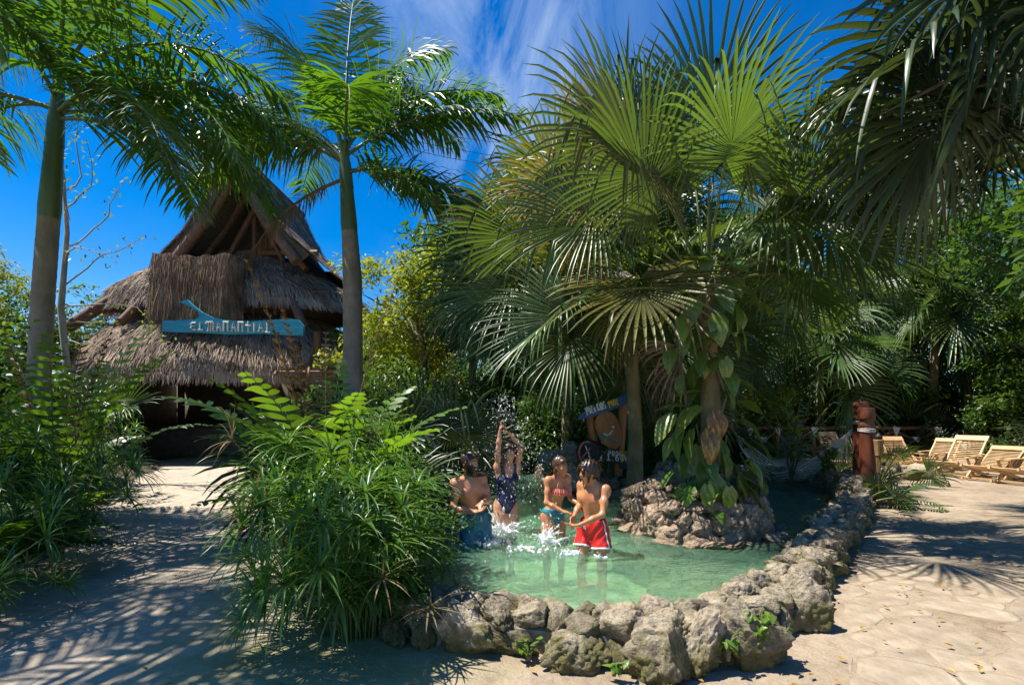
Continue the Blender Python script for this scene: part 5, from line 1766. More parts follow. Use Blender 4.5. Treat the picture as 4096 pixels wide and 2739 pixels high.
# overhanging tree near the camera, top right: only its branch end shows
o = thing('overhanging_tree', 'small-leaved branch end hanging in from the top right', 'tree', (6.6, 3.4, 0), 'broadleaf trees behind the garden')
bb = MB(); bb.tube([(0, 0, 0), (.1, .1, 3), (-.3, .6, 5.6)], [.2, .17, .1], 10); bb.build('trunk', 'bark', o)
for (ex, ey, ez, L) in ((-3.05, 1.55, 4.55, 1), (-2.2, 1.3, 4.75, 1), (-1.3, 1.4, 4.7, 1)):
    bb = MB(); bb.tube([(-.3, .6, 5.5), (ex * .6, ey * .8, ez + .55), (ex, ey, ez)], [.06, .03, .008], 6, 1, False)
    for i in range(11):
        a = i / 10
        c = np.array([-.3, .6, 5.5]) * (1 - a) ** 2 + 2 * a * (1 - a) * np.array([ex * .6, ey * .8, ez + .9]) + a * a * np.array([ex, ey, ez])
        if a > .5:
            pinnate(bb, c, 40 + i * 131, 20, 70, .38, 9, .075, .028, .3, 20, .1, .15, 4000 + i, 0, 1, .004, steps=2)
    bb.build('branch', ['tree_mid', 'bark'], o)

# bare twisting vine-tree by the left royal palm
o = thing('bare_tree', 'nearly leafless twisted grey tree beside the left royal palm', 'tree', (-10.7, 12.2, 0))
rg = random.Random(77)
bb = MB(); bb.tube([(0, 0, -.1), (.15, 0, 2.2), (-.05, 0, 4.2), (.1, 0, 6.0), (0, 0, 7.4)], [.09, .08, .07, .05, .03], 8); bb.build('trunk', 'bark_pale', o)
for i in range(9):
    z = 3.4 + i * .45
    bb = MB()
    p = np.array([.05, 0, z]); d = norm(np.array([rg.choice([1, 1, 1, -1]), rg.uniform(-.5, .3), rg.uniform(-.1, .6)]))
    P = [p.copy()]
    for k_ in range(9):
        d = norm(d + np.array([rg.uniform(-.5, .5), rg.uniform(-.3, .3), rg.uniform(-.55, .6)]))
        p = p + d * .26; P.append(p.copy())
    bb.tube(P, np.linspace(.02, .006, len(P)), 6)
    n = 26
    q = np.array([P[rg.randint(3, 9)] for _ in range(n)]) + np.random.RandomState(i).normal(0, .1, (n, 3))
    dd = norm(np.random.RandomState(i + 5).normal(0, 1, (n, 3))); ss = norm(np.cross(dd, [0.1, .2, 1]))
    bb.add(np.stack([q, q + dd * .06 - ss * .025, q + dd * .12, q + dd * .06 + ss * .025], 1).reshape(-1, 3), np.arange(n * 4).reshape(n, 4), 1)
    bb.build('limb', ['bark_pale', 'tree_yellow'], o)


# understorey: shrubs as separate bushes
def shrub(label, x, y, r, h, kind, i, z0=0.05, group='shrubs filling the garden beds'):
    o = thing('shrub', label, 'shrub', (x, y, z0), group)
    bb = MB()
    rg = random.Random(int(x * 31 + y * 7))
    for k_ in range(7):
        a = rg.uniform(0, 6.3)
        bb.tube([(0, 0, 0), (math.cos(a) * r * .3, math.sin(a) * r * .3, h * .45), (math.cos(a) * r * .65, math.sin(a) * r * .65, h * .8)], [.025, .018, .008], 5)
    bb.build('stems', 'bark', o)
    link('leaves', crown_mesh(kind, i), o, (0, 0, h * .5), (0, 0, rg.uniform(0, 6.3)), (r, r, h * .55))
    return o


SHRUBS = [
    ('dark shrub behind the splashing woman', -.6, 14.6, 1.5, 2.6, 'tree_dark', 0), ('dark shrub left of the carved sign', 1.15, 13.2, 1.2, 2.2, 'tree_dark', 1),
    ('dark shrub right behind the carved sign', 2.75, 11.6, 1.1, 2.4, 'tree_dark', 2), ('shady shrub behind the island', 4.4, 14.4, 1.4, 2.6, 'tree_dark', 0),
    ('shady shrub left behind the pool by the fan palm', -2.3, 13.6, 1.3, 2.4, 'tree_dark', 1), ('shrub at the back end of the channel', .2, 17.9, 2.0, 3.0, 'tree_dark', 2),
    ('sunlit shrub behind the fence by the hammock', 10.2, 23.0, 2.0, 2.6, 'tree_mid', 0), ('sunlit shrub behind the fence, left part', 7.8, 22.2, 1.6, 2.4, 'tree_mid', 1),
    ('yellow-tipped shrub behind the fence', 10.6, 21.7, 1.3, 3.0, 'tree_yellow', 0), ('green shrub behind the red posts', 13.2, 23.2, 2.2, 3.0, 'tree_mid', 2),
    ('dark shrub behind the middle loungers', 16.4, 22.8, 2.2, 3.2, 'tree_dark', 1), ('bright shrub at the right edge behind the loungers', 18.8, 18.6, 1.7, 3.2, 'tree_mid', 1),
    ('dark shrub in the right corner beyond the loungers', 17.0, 13.6, 1.7, 2.4, 'tree_dark', 0), ('dark shrub at the hut side of the middle bed', -3.6, 10.8, 1.1, 2.2, 'tree_dark', 1),
    ('leafy shrub under the yellow-green tree', -3.3, 13.2, 1.3, 3.2, 'tree_mid', 0), ('shrub beside the hut, right side', -5.6, 18.0, 1.3, 2.8, 'tree_mid', 2),
    ('dark shrub in the left border behind the ferns', -8.6, 7.6, 1.3, 2.2, 'tree_dark', 2), ('dark shrub at the left edge', -6.7, 5.2, .9, 1.6, 'tree_dark', 0),
    ('broad shrub in the left border by the hut', -10.2, 10.6, 1.5, 2.5, 'tree_dark', 1), ('low dark shrub at the front of the left border', -5.4, 3.9, .8, 1.1, 'tree_dark', 2),
    ('sunlit shrub left of the hut', -16.4, 14.6, 1.8, 3.6, 'tree_mid', 1), ('dense shrub at the far left edge behind the palm', -11.4, 8.8, 1.4, 2.8, 'tree_mid', 0),
    ('dark low shrub on the back bank behind the island', 5.6, 13.4, 1.0, 1.3, 'tree_dark', 1), ('dark shrub under the tall trees at the back', 5.8, 19.6, 2.0, 3.2, 'tree_dark', 2),
    ('shaded shrub in the bed beneath the front sedge', -1.2, 4.6, .7, .9, 'tree_dark', 0),
]
for s_ in SHRUBS:
    shrub(*s_)


# far wood behind everything reads as one mass
bb = MB()
for (x, y, r, h, i) in [(-34, 34, 9, 7, 0), (-24, 38, 8, 7, 1), (-14, 42, 8, 7, 2), (-4, 42, 8, 8, 0), (6, 40, 9, 9, 1), (17, 38, 9, 10, 2), (27, 34, 9, 11, 0), (30, 24, 7, 9, 1), (26, 15, 6, 8, 2), (-30, 22, 6, 6, 1), (-24, 15, 4, 5, 0)]:
    c_ = leaf_cloud(3000 + i, 140, 70, r, r * .7, h * .55, .5, 1.7)
    bb.add(np.concatenate(c_.V) + np.array([x, y, h * .45]), c_.F[0])
for i_ in range(16):
    c_ = leaf_cloud(3100 + i_, 90, 60, 2.6, 1.6, 2.4, .34, 1.0)
    bb.add(np.concatenate(c_.V) + np.array([-10 + i_ * 2.4, 26.5 + (i_ % 3), 1.9]), c_.F[0])
far = stuff(bb.build('far_wood', 'tree_dark', None, False))
bb = MB()
for (x0_, x1_, y0_, y1_) in ((-60, 60, 23.5, 60), (-60, -13, 8, 23.5), (20, 60, 8, 23.5)):
    bb.add([(x0_, y0_, .03), (x1_, y0_, .03), (x1_, y1_, .03), (x0_, y1_, .03)], [[0, 1, 2, 3]])
struct(bb.build('forest_floor', 'soil'))


# ---------------------------------------------------------------- broad-leaved plants
def heart_leaf(L, W, fold=.2, curl=.35, nx=8):
    """one blade along +x with a mid rib, pointed tip and wavy rim"""
    bb = MB()
    t = np.linspace(0, 1, nx)
    w = W * .5 * np.interp(t, [0, .08, .28, .55, .8, .95, 1], [.35, .8, 1, .86, .5, .14, .0])
    z = -curl * L * t ** 2
    lat = [-1, -.55, 0, .55, 1]
    V = []
    for i in range(nx):
        for s in lat:
            V.append((t[i] * L * (1 - .05 * abs(s)) - (.09 * L * abs(s) if i == 0 else 0), s * w[i], z[i] + abs(s) * w[i] * fold + .012 * math.sin(t[i] * 11 + s * 3) * abs(s)))
    idx = np.arange(nx * 5).reshape(nx, 5)
    F = np.stack([idx[:-1, :-1], idx[1:, :-1], idx[1:, 1:], idx[:-1, 1:]], -1).reshape(-1, 4)
    bb.add(V, F)
    return bb


def broad_plant(name, label, base, leaves, mat, stem_mat='petiole', cat='plant', group=None, stems=(), asp=.62, curl=.35):
    o = thing(name, label, cat, base, group)
    for (pts, r0) in stems:
        bb = MB(); bb.tube(pts, np.linspace(r0, r0 * .4, len(pts)), 7); bb.build('stem', 'bark', o)
    shapes = {}
    for lf in leaves:
        (x, y, z), az, pitch, L = lf[:4]
        m_ = lf[4] if len(lf) > 4 else mat
        roll = lf[5] if len(lf) > 5 else R.uniform(-.4, .4)
        key = (m_, R.randint(0, 2))
        if key not in shapes:
            shapes[key] = heart_leaf(1, asp * R.uniform(.85, 1.1), R.uniform(.1, .35), curl * R.uniform(.7, 1.5)).mesh('leaf_blade', m_)
        link('leaf', shapes[key], o, (x, y, z), (roll, -rad(pitch), rad(az)), L)
    return o


rp = random.Random(3)
def vine_leaves(n, axis_h, r0, r1, L0, L1, seed, front=True):
    rg = random.Random(seed)
    out = []
    for i in range(n):
        z = axis_h[0] + (axis_h[1] - axis_h[0]) * rg.random()
        a = rg.uniform(175, 365) if front else rg.uniform(0, 360)
        r_ = rg.uniform(r0, r1)
        out.append(((r_ * math.cos(rad(a)), r_ * math.sin(rad(a)), z), a + rg.uniform(-35, 35), rg.uniform(-75, -5), rg.uniform(L0, L1)))
    return out


# the lower big-leaved clump on the island
iso = np.array([2.45, 6.6, .5])
def rel(dx, dy, Y): return tuple(S(dx, dy, Y) - iso)
low_leaves = [
    (rel(1600, 930, 6.45), 200, -25, .50), (rel(1540, 950, 6.4), 205, -45, .46), (rel(1560, 980, 6.4), 195, -60, .42), (rel(1570, 930, 6.5), 180, 5, .42),
    (rel(1625, 985, 6.25), 262, -62, .44, 'pothos_brown'), (rel(1585, 985, 6.3), 215, -65, .42), (rel(1640, 945, 6.3), 275, -72, .40, 'pothos_brown'),
    (rel(1700, 960, 6.45), 340, -30, .4), (rel(1700, 1010, 6.4), 330, -40, .42), (rel(1660, 1040, 6.3), 300, -70, .38), (rel(1610, 1060, 6.3), 250, -75, .36), (rel(1640, 1090, 6.15), 265, -70, .36),
    (rel(1690, 1080, 6.2), 310, -60, .36), (rel(1720, 1060, 6.2), 320, -55, .36), (rel(1585, 1115, 6.1), 230, -40, .26, 'broad'), (rel(1620, 1110, 6.0), 255, -80, .30), (rel(1670, 1115, 6.0), 285, -80, .32),
    (rel(1730, 1010, 6.4), 350, -40, .36), (rel(1570, 1040, 6.4), 205, -70, .34), (rel(1660, 900, 6.6), 20, 10, .4), (rel(1620, 900, 6.6), 150, 20, .42), (rel(1690, 920, 6.6), 10, -10, .38),
    (rel(1545, 1000, 6.6), 190, -50, .36), (rel(1600, 1020, 6.5), 230, -55, .4), (rel(1710, 1110, 6.1), 340, -40, .26), (rel(1650, 1010, 6.4), 280, -60, .4),
]
broad_plant('philodendron', 'clump of big variegated leaves, some withered brown, on the rock island', tuple(iso), low_leaves + vine_leaves(34, (.02, .62), .1, .62, .26, .40, 5), 'pothos', cat='plant',
            stems=[([(0, .1, 0), (.05, .0, .5), (-.1, -.05, 1.05)], .03), ([(.1, .1, 0), (.25, 0, .5), (.3, -.05, .9)], .025), ([(-.1, .1, 0), (-.25, 0, .45), (-.4, -.1, .85)], .025)])
# climbing leaves high on the island palm's trunk
cl = np.array([IX - .05, IY - .1, 1.9])
def relc(dx, dy, Y): return tuple(S(dx, dy, Y) - cl)
hi_leaves = [(relc(1700, 660, 6.5), 335, -40, .48), (relc(1680, 690, 6.4), 300, -60, .44), (relc(1640, 630, 6.5), 290, -30, .44), (relc(1620, 600, 6.6), 200, 20, .4), (relc(1590, 680, 6.4), 250, -55, .4, 'broad'), (relc(1560, 660, 6.45), 205, -35, .38, 'broad'),
             (relc(1570, 720, 6.4), 230, -60, .36, 'broad'), (relc(1640, 720, 6.4), 280, -70, .42), (relc(1690, 740, 6.45), 320, -60, .4), (relc(1540, 700, 6.5), 195, -40, .34), (relc(1570, 760, 6.5), 225, -70, .34), (relc(1540, 800, 6.6), 215, -60, .32), (relc(1660, 600, 6.7), 40, 30, .38),
             (relc(1720, 690, 6.6), 350, -20, .42), (relc(1560, 860, 6.6), 220, -70, .3), (relc(1650, 660, 6.3), 275, -45, .42)]
broad_plant('climbing_vine', 'large-leaved climber wrapped round the island palm trunk', tuple(cl), hi_leaves + vine_leaves(44, (0.0, 2.1), .14, .42, .24, .38, 8), 'pothos', cat='vine',
            stems=[([(.12, -.1, -1.4), (-.1, -.16, -.6), (.15, -.15, 0), (-.1, -.15, .6), (.1, -.12, 1.1), (-.08, -.12, 1.9)], .03)])
# bright small-leaved shrub at the right of the island
def twiggy(name, label, base, h, n, L, spread, seed, mat='broad', lean=(0, 0), group=None):
    rg = random.Random(seed)
    stems, lv = [], []
    for i in range(n):
        a = rg.uniform(0, 2 * PI); r_ = rg.uniform(.2, 1) * spread
        p0 = np.array([0, 0, 0.0]); p2 = np.array([lean[0] + r_ * math.cos(a), lean[1] + r_ * math.sin(a), h * rg.uniform(.55, 1.0)])
        p1 = p2 * np.array([.3, .3, .6])
        P = [p0, p1, p2]; stems.append((P, .014))
        for k_ in range(9):
            f = .35 + .65 * k_ / 8
            q = p0 * (1 - f) ** 2 + 2 * f * (1 - f) * p1 + f * f * p2
            lv.append((tuple(q), rg.uniform(0, 360), rg.uniform(-50, 25), L * rg.uniform(.7, 1.2)))
    return broad_plant(name, label, base, lv, mat, 'petiole', 'shrub', group, stems, .5, .2)


twiggy('bright_leaf_shrub', 'bright yellow-green shrub with oval leaves beside the island clump', (3.25, 6.75, .45), .75, 8, .13, .38, 4)
twiggy('sapling', 'young tree with bright oval leaves in front of the hammock', (6.0, 11.0, 0.2), 2.0, 14, .17, 1.05, 6, lean=(.1, -.1))
twiggy('sapling', 'lower leafy sapling by the far pool wall below the hammock', (6.55, 10.6, .2), 1.05, 7, .17, .4, 9, 'tree_mid')
twiggy('bright_leaf_shrub', 'young leafy plant sprouting before the hut entrance in the left border', (-5.9, 6.0, .1), 1.5, 9, .2, .5, 12, 'tree_mid')
# weeds rooted in the wall
for i, (dx, dy, Y, n, h) in enumerate(((1655, 1455, 3.38, 3, .13), (1725, 1440, 3.42, 5, .16), (1765, 1450, 3.50, 4, .14), (1210, 1505, 3.5, 2, .05), (1400, 1490, 3.3, 1, .05))):
    p = S(dx, dy, Y)
    twiggy('weed', ['small weed of upright leaves left of the sunny weeds in the wall', 'bright green weed growing between the front wall stones', 'bright weed at the right of the three in the front wall', 'tiny weed at the foot of the shaded wall', 'tiny weed at the foot of the wall near its middle'][i], (p[0], Y - .08, max(p[2] - .12, .02)), h + .12, n * 2, .065, .10, 20 + i, 'broad')

# overhead cables
for i, (a, c, lab) in enumerate(((S(820, 310, 24), S(1330, 400, 24), 'lowest overhead cable between the palms'), (S(820, 290, 24), S(1330, 375, 24), 'middle overhead cable between the palms'), (S(820, 268, 24), S(1330, 338, 24), 'topmost overhead cable between the palms'))):
    bb = MB()
    P = [a * (1 - f) + c * f - np.array([0, 0, 1.2 * f * (1 - f)]) for f in np.linspace(-.6, 1.6, 14)]
    bb.tube(P, .012, 5)
    tag(bb.build('overhead_cable', 'cable'), lab, 'cable', 'overhead cables')

# ================================================================== OBJECTS
# ---------------------------------------------------------------- wooden loungers
def lounger(label, loc, rotz, back_deg, sc=1.0, group='wooden slatted loungers on the sand'):
    """sits along +x (feet) with its back towards -x"""
    o = thing('wooden_lounger', label, 'lounger', loc, group, rotz)
    o.scale = (sc,) * 3
    hw = .30
    a = rad(back_deg)
    piv = np.array([-.02, 0, .17])
    bdir = np.array([-math.cos(a), 0, math.sin(a)])
    top = piv + bdir * .98
    sdir = norm(np.array([.92, 0, .22]))
    for s in (-1, 1):
        q = MB()
        m_ = (piv + bdir * .02 + top) / 2
        rot = np.stack([bdir, [0, 1, 0], np.cross(bdir, [0, 1, 0])], 1)
        q.box(m_ + np.array([0, s * hw, 0]), (.53, .018, .032), rot); q.build('back_rail', 'chair', o, False)
        q = MB()
        st = piv + np.array([-.42, s * (hw - .045), -.12]); en = piv + sdir * .80 + np.array([0, s * (hw - .045), 0])
        ln = np.linalg.norm(en - st); dd = (en - st) / ln
        q.box((st + en) / 2, (ln / 2, .018, .032), np.stack([dd, [0, 1, 0], np.cross(dd, [0, 1, 0])], 1)); q.build('seat_rail', 'chair', o, False)
        q = MB()
        st = np.array([.30, s * (hw + .045), .02]); en = np.array([-.38, s * (hw + .045), .50])
        ln = np.linalg.norm(en - st); dd = (en - st) / ln
        q.box((st + en) / 2, (ln / 2, .018, .03), np.stack([dd, [0, 1, 0], np.cross(dd, [0, 1, 0])], 1)); q.build('leg', 'chair', o, False)
        q = MB()
        st = np.array([-.12, s * (hw + .085), .03]); en = np.array([.16, s * (hw + .085), .46])
        ln = np.linalg.norm(en - st); dd = (en - st) / ln
        q.box((st + en) / 2, (ln / 2, .018, .026), np.stack([dd, [0, 1, 0], np.cross(dd, [0, 1, 0])], 1)); q.build('leg', 'chair', o, False)
        q = MB(); q.box((-.10, s * (hw + .07), .50), (.34, .045, .014)); q.build('armrest', 'chair', o, False)
        q = MB(); q.box((-.05, s * (hw + .05), .035), (.55, .018, .03)); q.build('skid', 'chair', o, False)
    q0 = MB(); q0.tube([(0, -hw, 0), (0, hw, 0)], .014, 6)
    slat = q0.mesh('slat', 'chair', True)
    for i in range(14):
        p = piv + bdir * (.06 + i * .058)
        link('slat', slat, o, (p[0], 0, p[2] + .012))
    for i in range(12):
        p = piv + sdir * (.05 + i * .062)
        link('slat', slat, o, (p[0], 0, p[2] + .012))
    q = MB()
    rot = np.stack([bdir, [0, 1, 0], np.cross(bdir, [0, 1, 0])], 1)
    q.box(top - bdir * .03 + np.array([0, 0, .02]), (.075, hw + .03, .024), rot); q.build('headboard', 'chair', o, False)
    q = MB(); q.box((-.36, 0, .05), (.02, hw + .02, .02)); q.box((.45, 0, .05), (.02, hw + .02, .02)); q.build('crossbar', 'chair', o, False)
    return o


lounger('upright lounger facing the camera left of the red posts', (S(1925, 1066, 15.6)[0], 15.6, 0), rad(-78), 60, 1.05)
lounger('lounger facing the camera behind the ring of black rocks', (S(2085, 1078, 15.0)[0], 15.2, 0), rad(-96), 47, 1.05)
lounger('lounger half hidden behind the tallest of the right-hand loungers', (S(2160, 1080, 15.6)[0], 15.8, 0), rad(-150), 42, 1.05)
lounger('lounger with the highest raised back, seen from the side in full sun', (S(2195, 1085, 14.2)[0], 14.2, 0), rad(-152), 46, 1.15)
lounger('reclined lounger in front of the one with the highest back', (S(2270, 1098, 13.2)[0], 13.2, 0), rad(-155), 33, 1.1)
lounger('lounger cut off by the right edge of the picture', (S(2345, 1106, 12.5)[0], 12.5, 0), rad(-160), 28, 1.1)

# ---------------------------------------------------------------- red posts with rope
def red_post(label, x, y, h, r, lean=0.0, notch=True):
    o = thing('hammock_post', label, 'post', (x, y, 0), 'red log posts for the hammock')
    bb = MB()
    n = 14
    t = np.linspace(0, 1, n)
    rg = random.Random(int(x * 10))
    rads = [r * (1.06 - .08 * a + rg.uniform(-.02, .02)) for a in t]
    bb.tube(np.c_[lean * t, 0 * t, -.1 + (h - .22) * t], rads, 14)
    bb.build('log', 'log_red', o)
    bb = MB(); bb.tube([(lean, 0, h - .33), (lean, 0, h - .2)], r * .8, 12); bb.build('neck', 'log', o)
    bb = MB(); bb.tube([(lean, 0, h - .22), (lean, 0, h - .2), (lean, 0, h - .03), (lean, 0, h)], [r * .98, r * 1.04, r * 1.0, r * .92], 14); bb.build('head', 'log_red', o)
    for k_ in range(3):
        bb = MB()
        a = np.linspace(0, 2 * PI, 25)
        zc = h - .40 - k_ * .022
        bb.tube(np.c_[lean * .95 + r * 1.0 * np.cos(a), r * 1.0 * np.sin(a), zc + .006 * np.sin(a * 2 + k_)], .0115, 6, 0, False)
        bb.build('rope_binding', 'rope', o)
    return o


x1 = S(1971, 1150, 10.2)[0]; x2 = S(1994, 1150, 9.55)[0]
red_post('rear one of the two red posts, its rope holding the hammock', x1, 10.2, 1.93, .135, .0)
red_post('front one of the two red posts, dark and shaded with a white rope ring', x2, 9.55, 1.80, .135, -.08)
x3 = S(1669, 1060, 13.0)[0]
red_post('red post behind the island plants holding the far hammock end', x3, 13.0, 1.95, .12, 0)

# hammock strung between the far post and the rear red post
ham = thing('hammock', 'sagging white string hammock between the red posts', 'hammock', (0, 0, 0))
A = np.array([x3, 13.0, 1.42]); B = np.array([x1 - .05, 10.2, 1.50])
def hp(f, side):
    p = A * (1 - f) + B * f
    sag = 1.30 * 4 * f * (1 - f) * (.78 + .22 * 4 * f * (1 - f))
    sp_ = .40 * math.sin(PI * min(1, max(0, (f - .08) / .84))) ** .6 if .08 < f < .92 else 0.0
    n = norm(np.array([-(B - A)[1], (B - A)[0], 0]))
    return p + n * side * sp_ + np.array([0, 0, -sag * (1 - .16 * side * side) - .05 * (1 - abs(side))])
fs = np.linspace(.02, .98, 30)
for j, side in enumerate(np.linspace(-1, 1, 15)):
    bb = MB(); bb.tube(np.array([hp(f, side) for f in fs]), .016 if abs(side) > .95 else .011, 5, 0, False)
    bb.build('cord', 'rope', ham)
bb = MB()
for f in np.linspace(.16, .84, 30):
    bb.tube(np.array([hp(f, s_) for s_ in np.linspace(-1, 1, 9)]), .006, 4, 0, False)
stuff(bb.build('netting', 'rope', ham))
for P, Q in ((A, hp(.02, 0)), (B, hp(.98, 0))):
    bb = MB(); bb.tube([P, Q], .022, 6); bb.build('end_rope', 'rope', ham)
bb = MB(); bb.tube([hp(.93, 0), hp(.93, 0) - np.array([0, 0, .32])], .02, 5); bb.tube([hp(.9, .0), hp(.9, 0) - np.array([.03, 0, .24])], .016, 5); bb.build('loose_end', 'rope', ham)

# ---------------------------------------------------------------- bamboo torch
tx = S(2012, 1140, 9.3)[0]
o = thing('torch', 'bamboo garden torch with a woven basket head beside the red posts', 'torch', (tx, 9.3, 0))
bb = MB(); bb.tube([(0, 0, -.1), (0.01, 0, .4), (0, 0, .9)], .024, 8); bb.build('pole', 'bamboo', o)
for k_ in range(8):
    a = k_ * PI / 4
    bb = MB(); bb.tube([(.02 * math.cos(a), .02 * math.sin(a), .62), (.03 * math.cos(a), .03 * math.sin(a), .85), (.07 * math.cos(a), .07 * math.sin(a), 1.22)], .008, 5); bb.build('cane', 'bamboo', o)
bb = MB()
for k_ in range(14):
    z = .93 + k_ * .021
    a = np.linspace(0, 2 * PI, 17)
    bb.tube(np.c_[(.047 + .0022 * k_) * np.cos(a), (.047 + .0022 * k_) * np.sin(a), z + .004 * np.sin(a * 8 + k_ * PI)], .011, 5, 0, False)
stuff(bb.build('woven_basket', 'bamboo', o))
bb = MB(); bb.tube([(0, 0, 1.0), (0, 0, 1.24), (0, 0, 1.245), (0, 0, 1.29), (0, 0, 1.33)], [.055, .058, .07, .045, .02], 12); bb.build('oil_can', 'paint_black', o)

# ---------------------------------------------------------------- fire ring
fx = S(2050, 1085, 13.8)[0]
o = thing('fire_ring', 'ring of pale boulders round a heap of black rocks on the sand', 'fire pit', (fx, 13.8, 0))
for i, (dx, dy, w, h) in enumerate(((.55, -.25, .34, .26), (.05, -.45, .3, .22), (-.45, -.3, .25, .2), (.7, .25, .28, .24), (-.6, .2, .28, .22), (0, .5, .3, .22), (.4, .45, .26, .2))):
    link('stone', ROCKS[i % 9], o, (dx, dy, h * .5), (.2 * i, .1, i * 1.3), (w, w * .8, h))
COAL = [rock_mesh(800 + i, 2, .7, 'coal') for i in range(3)]
for i in range(22):
    a = i * 2.4; r_ = .08 * math.sqrt(i)
    link('black_rock', COAL[i % 3], o, (r_ * math.cos(a) - .25, r_ * math.sin(a) - .02, .20 + .22 * max(0, 1 - r_ / .38)), (i, i * 2, i * 3), (.10, .085, .075))

# ---------------------------------------------------------------- log rail fence with X braces
fence = thing('log_fence', 'brown log rail fence with crossed braces and white bindings behind the loungers', 'fence', (0, 20.6, 0))
fposts = [S(d, 1044, 20.6)[0] for d in (1560, 1640, 1715, 1780, 1862, 1956, 2048, 2143)]
binding = MB()
a = np.linspace(0, 2 * PI, 9)
binding.tube(np.c_[np.zeros(9) - .0, .085 * np.cos(a), .085 * np.sin(a)], .05, 6, 0, False)
BIND = binding.mesh('binding', 'rope')
tq = MB(); tq.add([(-.16, -.11, .10), (.16, -.11, .10), (.10, -.13, -.06), (0, -.12, -.30), (-.10, -.13, -.06)], [[0, 1, 2, 3, 4]])
tq.add([(-.16, .11, .10), (-.10, .13, -.06), (0, .12, -.30), (.10, .13, -.06), (.16, .11, .10)], [[0, 1, 2, 3, 4]])
WRAP = tq.mesh('binding', 'rope', False)
for i, x in enumerate(fposts):
    bb = MB(); bb.tube([(x, 0, -.1), (x + .01, 0, .5), (x, 0, 1.12)], [.10, .095, .09], 9)
    bb.build('post', 'log_orange' if i in (3, 5) else 'fence', fence)
    link('binding', WRAP, fence, (x, 0, 1.08))
    link('binding', BIND, fence, (x, 0, 1.10))
for (xa, xb) in zip(fposts[:-1], fposts[1:]):
    for z, r_ in ((1.14, .075), (.26, .065)):
        bb = MB(); bb.tube([(xa - .1, 0, z), ((xa + xb) / 2, .01, z + .015), (xb + .1, 0, z)], r_, 8); bb.build('rail', 'fence', fence)
    for (za, zb, yo) in ((.30, 1.06, -.075), (1.06, .30, .075)):
        bb = MB(); bb.tube([(xa, yo, za), (xb, yo, zb)], .055, 7); bb.build('brace', 'fence', fence)
    link('binding', WRAP, fence, ((xa + xb) / 2, 0, .74), None, (1.3, 1, .55))

# ---------------------------------------------------------------- carved pool sign
SY = 9.75
sb = np.array([S(1392, 1080, SY)[0], SY, .3])
ps = thing('pool_sign', 'carved wooden pool sign on two orange posts, blue plank POZA KIDS POOL on top', 'sign', tuple(sb))
def q2(dx, dy):
    p = S(dx, dy, SY) - sb
    return (p[0], p[2])
def c2(x, y):          # point from the close-up (2200,1500)-(2700,1950), 1742 wide
    return q2((2200 + x * .287) / 4096 * 2345, (1500 + y * .287) / 2739 * 1568)
def prs(pts, d, y, mat, name, par=ps):
    b_ = MB()
    P = [c2(*p) for p in pts]
    ar = sum(P[i][0] * P[(i + 1) % len(P)][1] - P[(i + 1) % len(P)][0] * P[i][1] for i in range(len(P)))
    if ar < 0: P = P[::-1]
    # front faces the camera (-y)
    b_.prism(P, d, (0, y, 0), (1, 0, 0), (0, 0, 1), (0, 1, 0))
    return b_.build(name, mat, par, False)
topb = prs([(370, 620), (420, 530), (600, 440), (800, 375), (900, 330), (960, 290), (1040, 255), (1060, 330), (1050, 400), (900, 460), (700, 530), (560, 580), (430, 605)], .06, -.12, 'sign_navy', 'top_board')
for (pts, r0) in (([(560, 540), (590, 760), (630, 1000), (690, 1330)], .085), ([(1030, 380), (1010, 700), (985, 1020), (955, 1400)], .085)):
    b_ = MB(); b_.tube([(c2(*p)[0], .05, c2(*p)[1]) for p in pts], r0, 10); b_.build('post', 'log_orange', ps)
plq = [(615, 640), (640, 570), (700, 525), (750, 508), (830, 520), (890, 580), (930, 680), (965, 780), (960, 880), (945, 960), (900, 1010), (800, 985), (730, 950), (690, 890), (650, 800), (620, 720)]
carved = prs(plq, .10, -.10, 'carved', 'carved_plaque')
b_ = MB()
rim = [c2(*p) for p in plq[2:12]]
b_.tube([(p[0], -.08, p[1]) for p in rim], .03, 8); b_.build('raised_rim', 'log_orange', carved)
b_ = MB()
b_.tube([(c2(*p)[0], -.115, c2(*p)[1]) for p in [(650, 825), (690, 835), (720, 865), (755, 885), (800, 860), (840, 855), (880, 880), (905, 895), (942, 882)]], .016, 6); b_.build('wave_line', 'paint_teal', carved)
b_ = MB()
b_.tube([(c2(*p)[0], -.112, c2(*p)[1]) for p in [(735, 800), (775, 830), (820, 810), (850, 765)]], .022, 6); b_.build('cream_stroke', 'letter_white', carved)
prs([(840, 705), (885, 700), (888, 775), (862, 770)], .02, -.118, 'paint_red', 'red_flag', carved)
prs([(838, 703), (884, 702), (866, 735)], .02, -.124, 'letter_white2', 'white_flag', carved)
o0 = c2(505, 545); e0 = c2(800, 445)
du = norm(np.array([e0[0] - o0[0], 0, e0[1] - o0[1]])); dv = np.array([-du[2], 0, du[0]])
ln = math.hypot(e0[0] - o0[0], e0[1] - o0[1])
letters('POZA-KIDS', (o0[0], -.122, o0[1]), du, dv, (0, -1, 0), .135, ln / 9.0, 'letter_white2', topb, .0125, .75)
o1 = c2(815, 448)
letters('POOL', (o1[0], -.122, o1[1]), du, dv, (0, -1, 0), .125, ln / 8.6, 'letter_yellow', topb, .0115, .75)
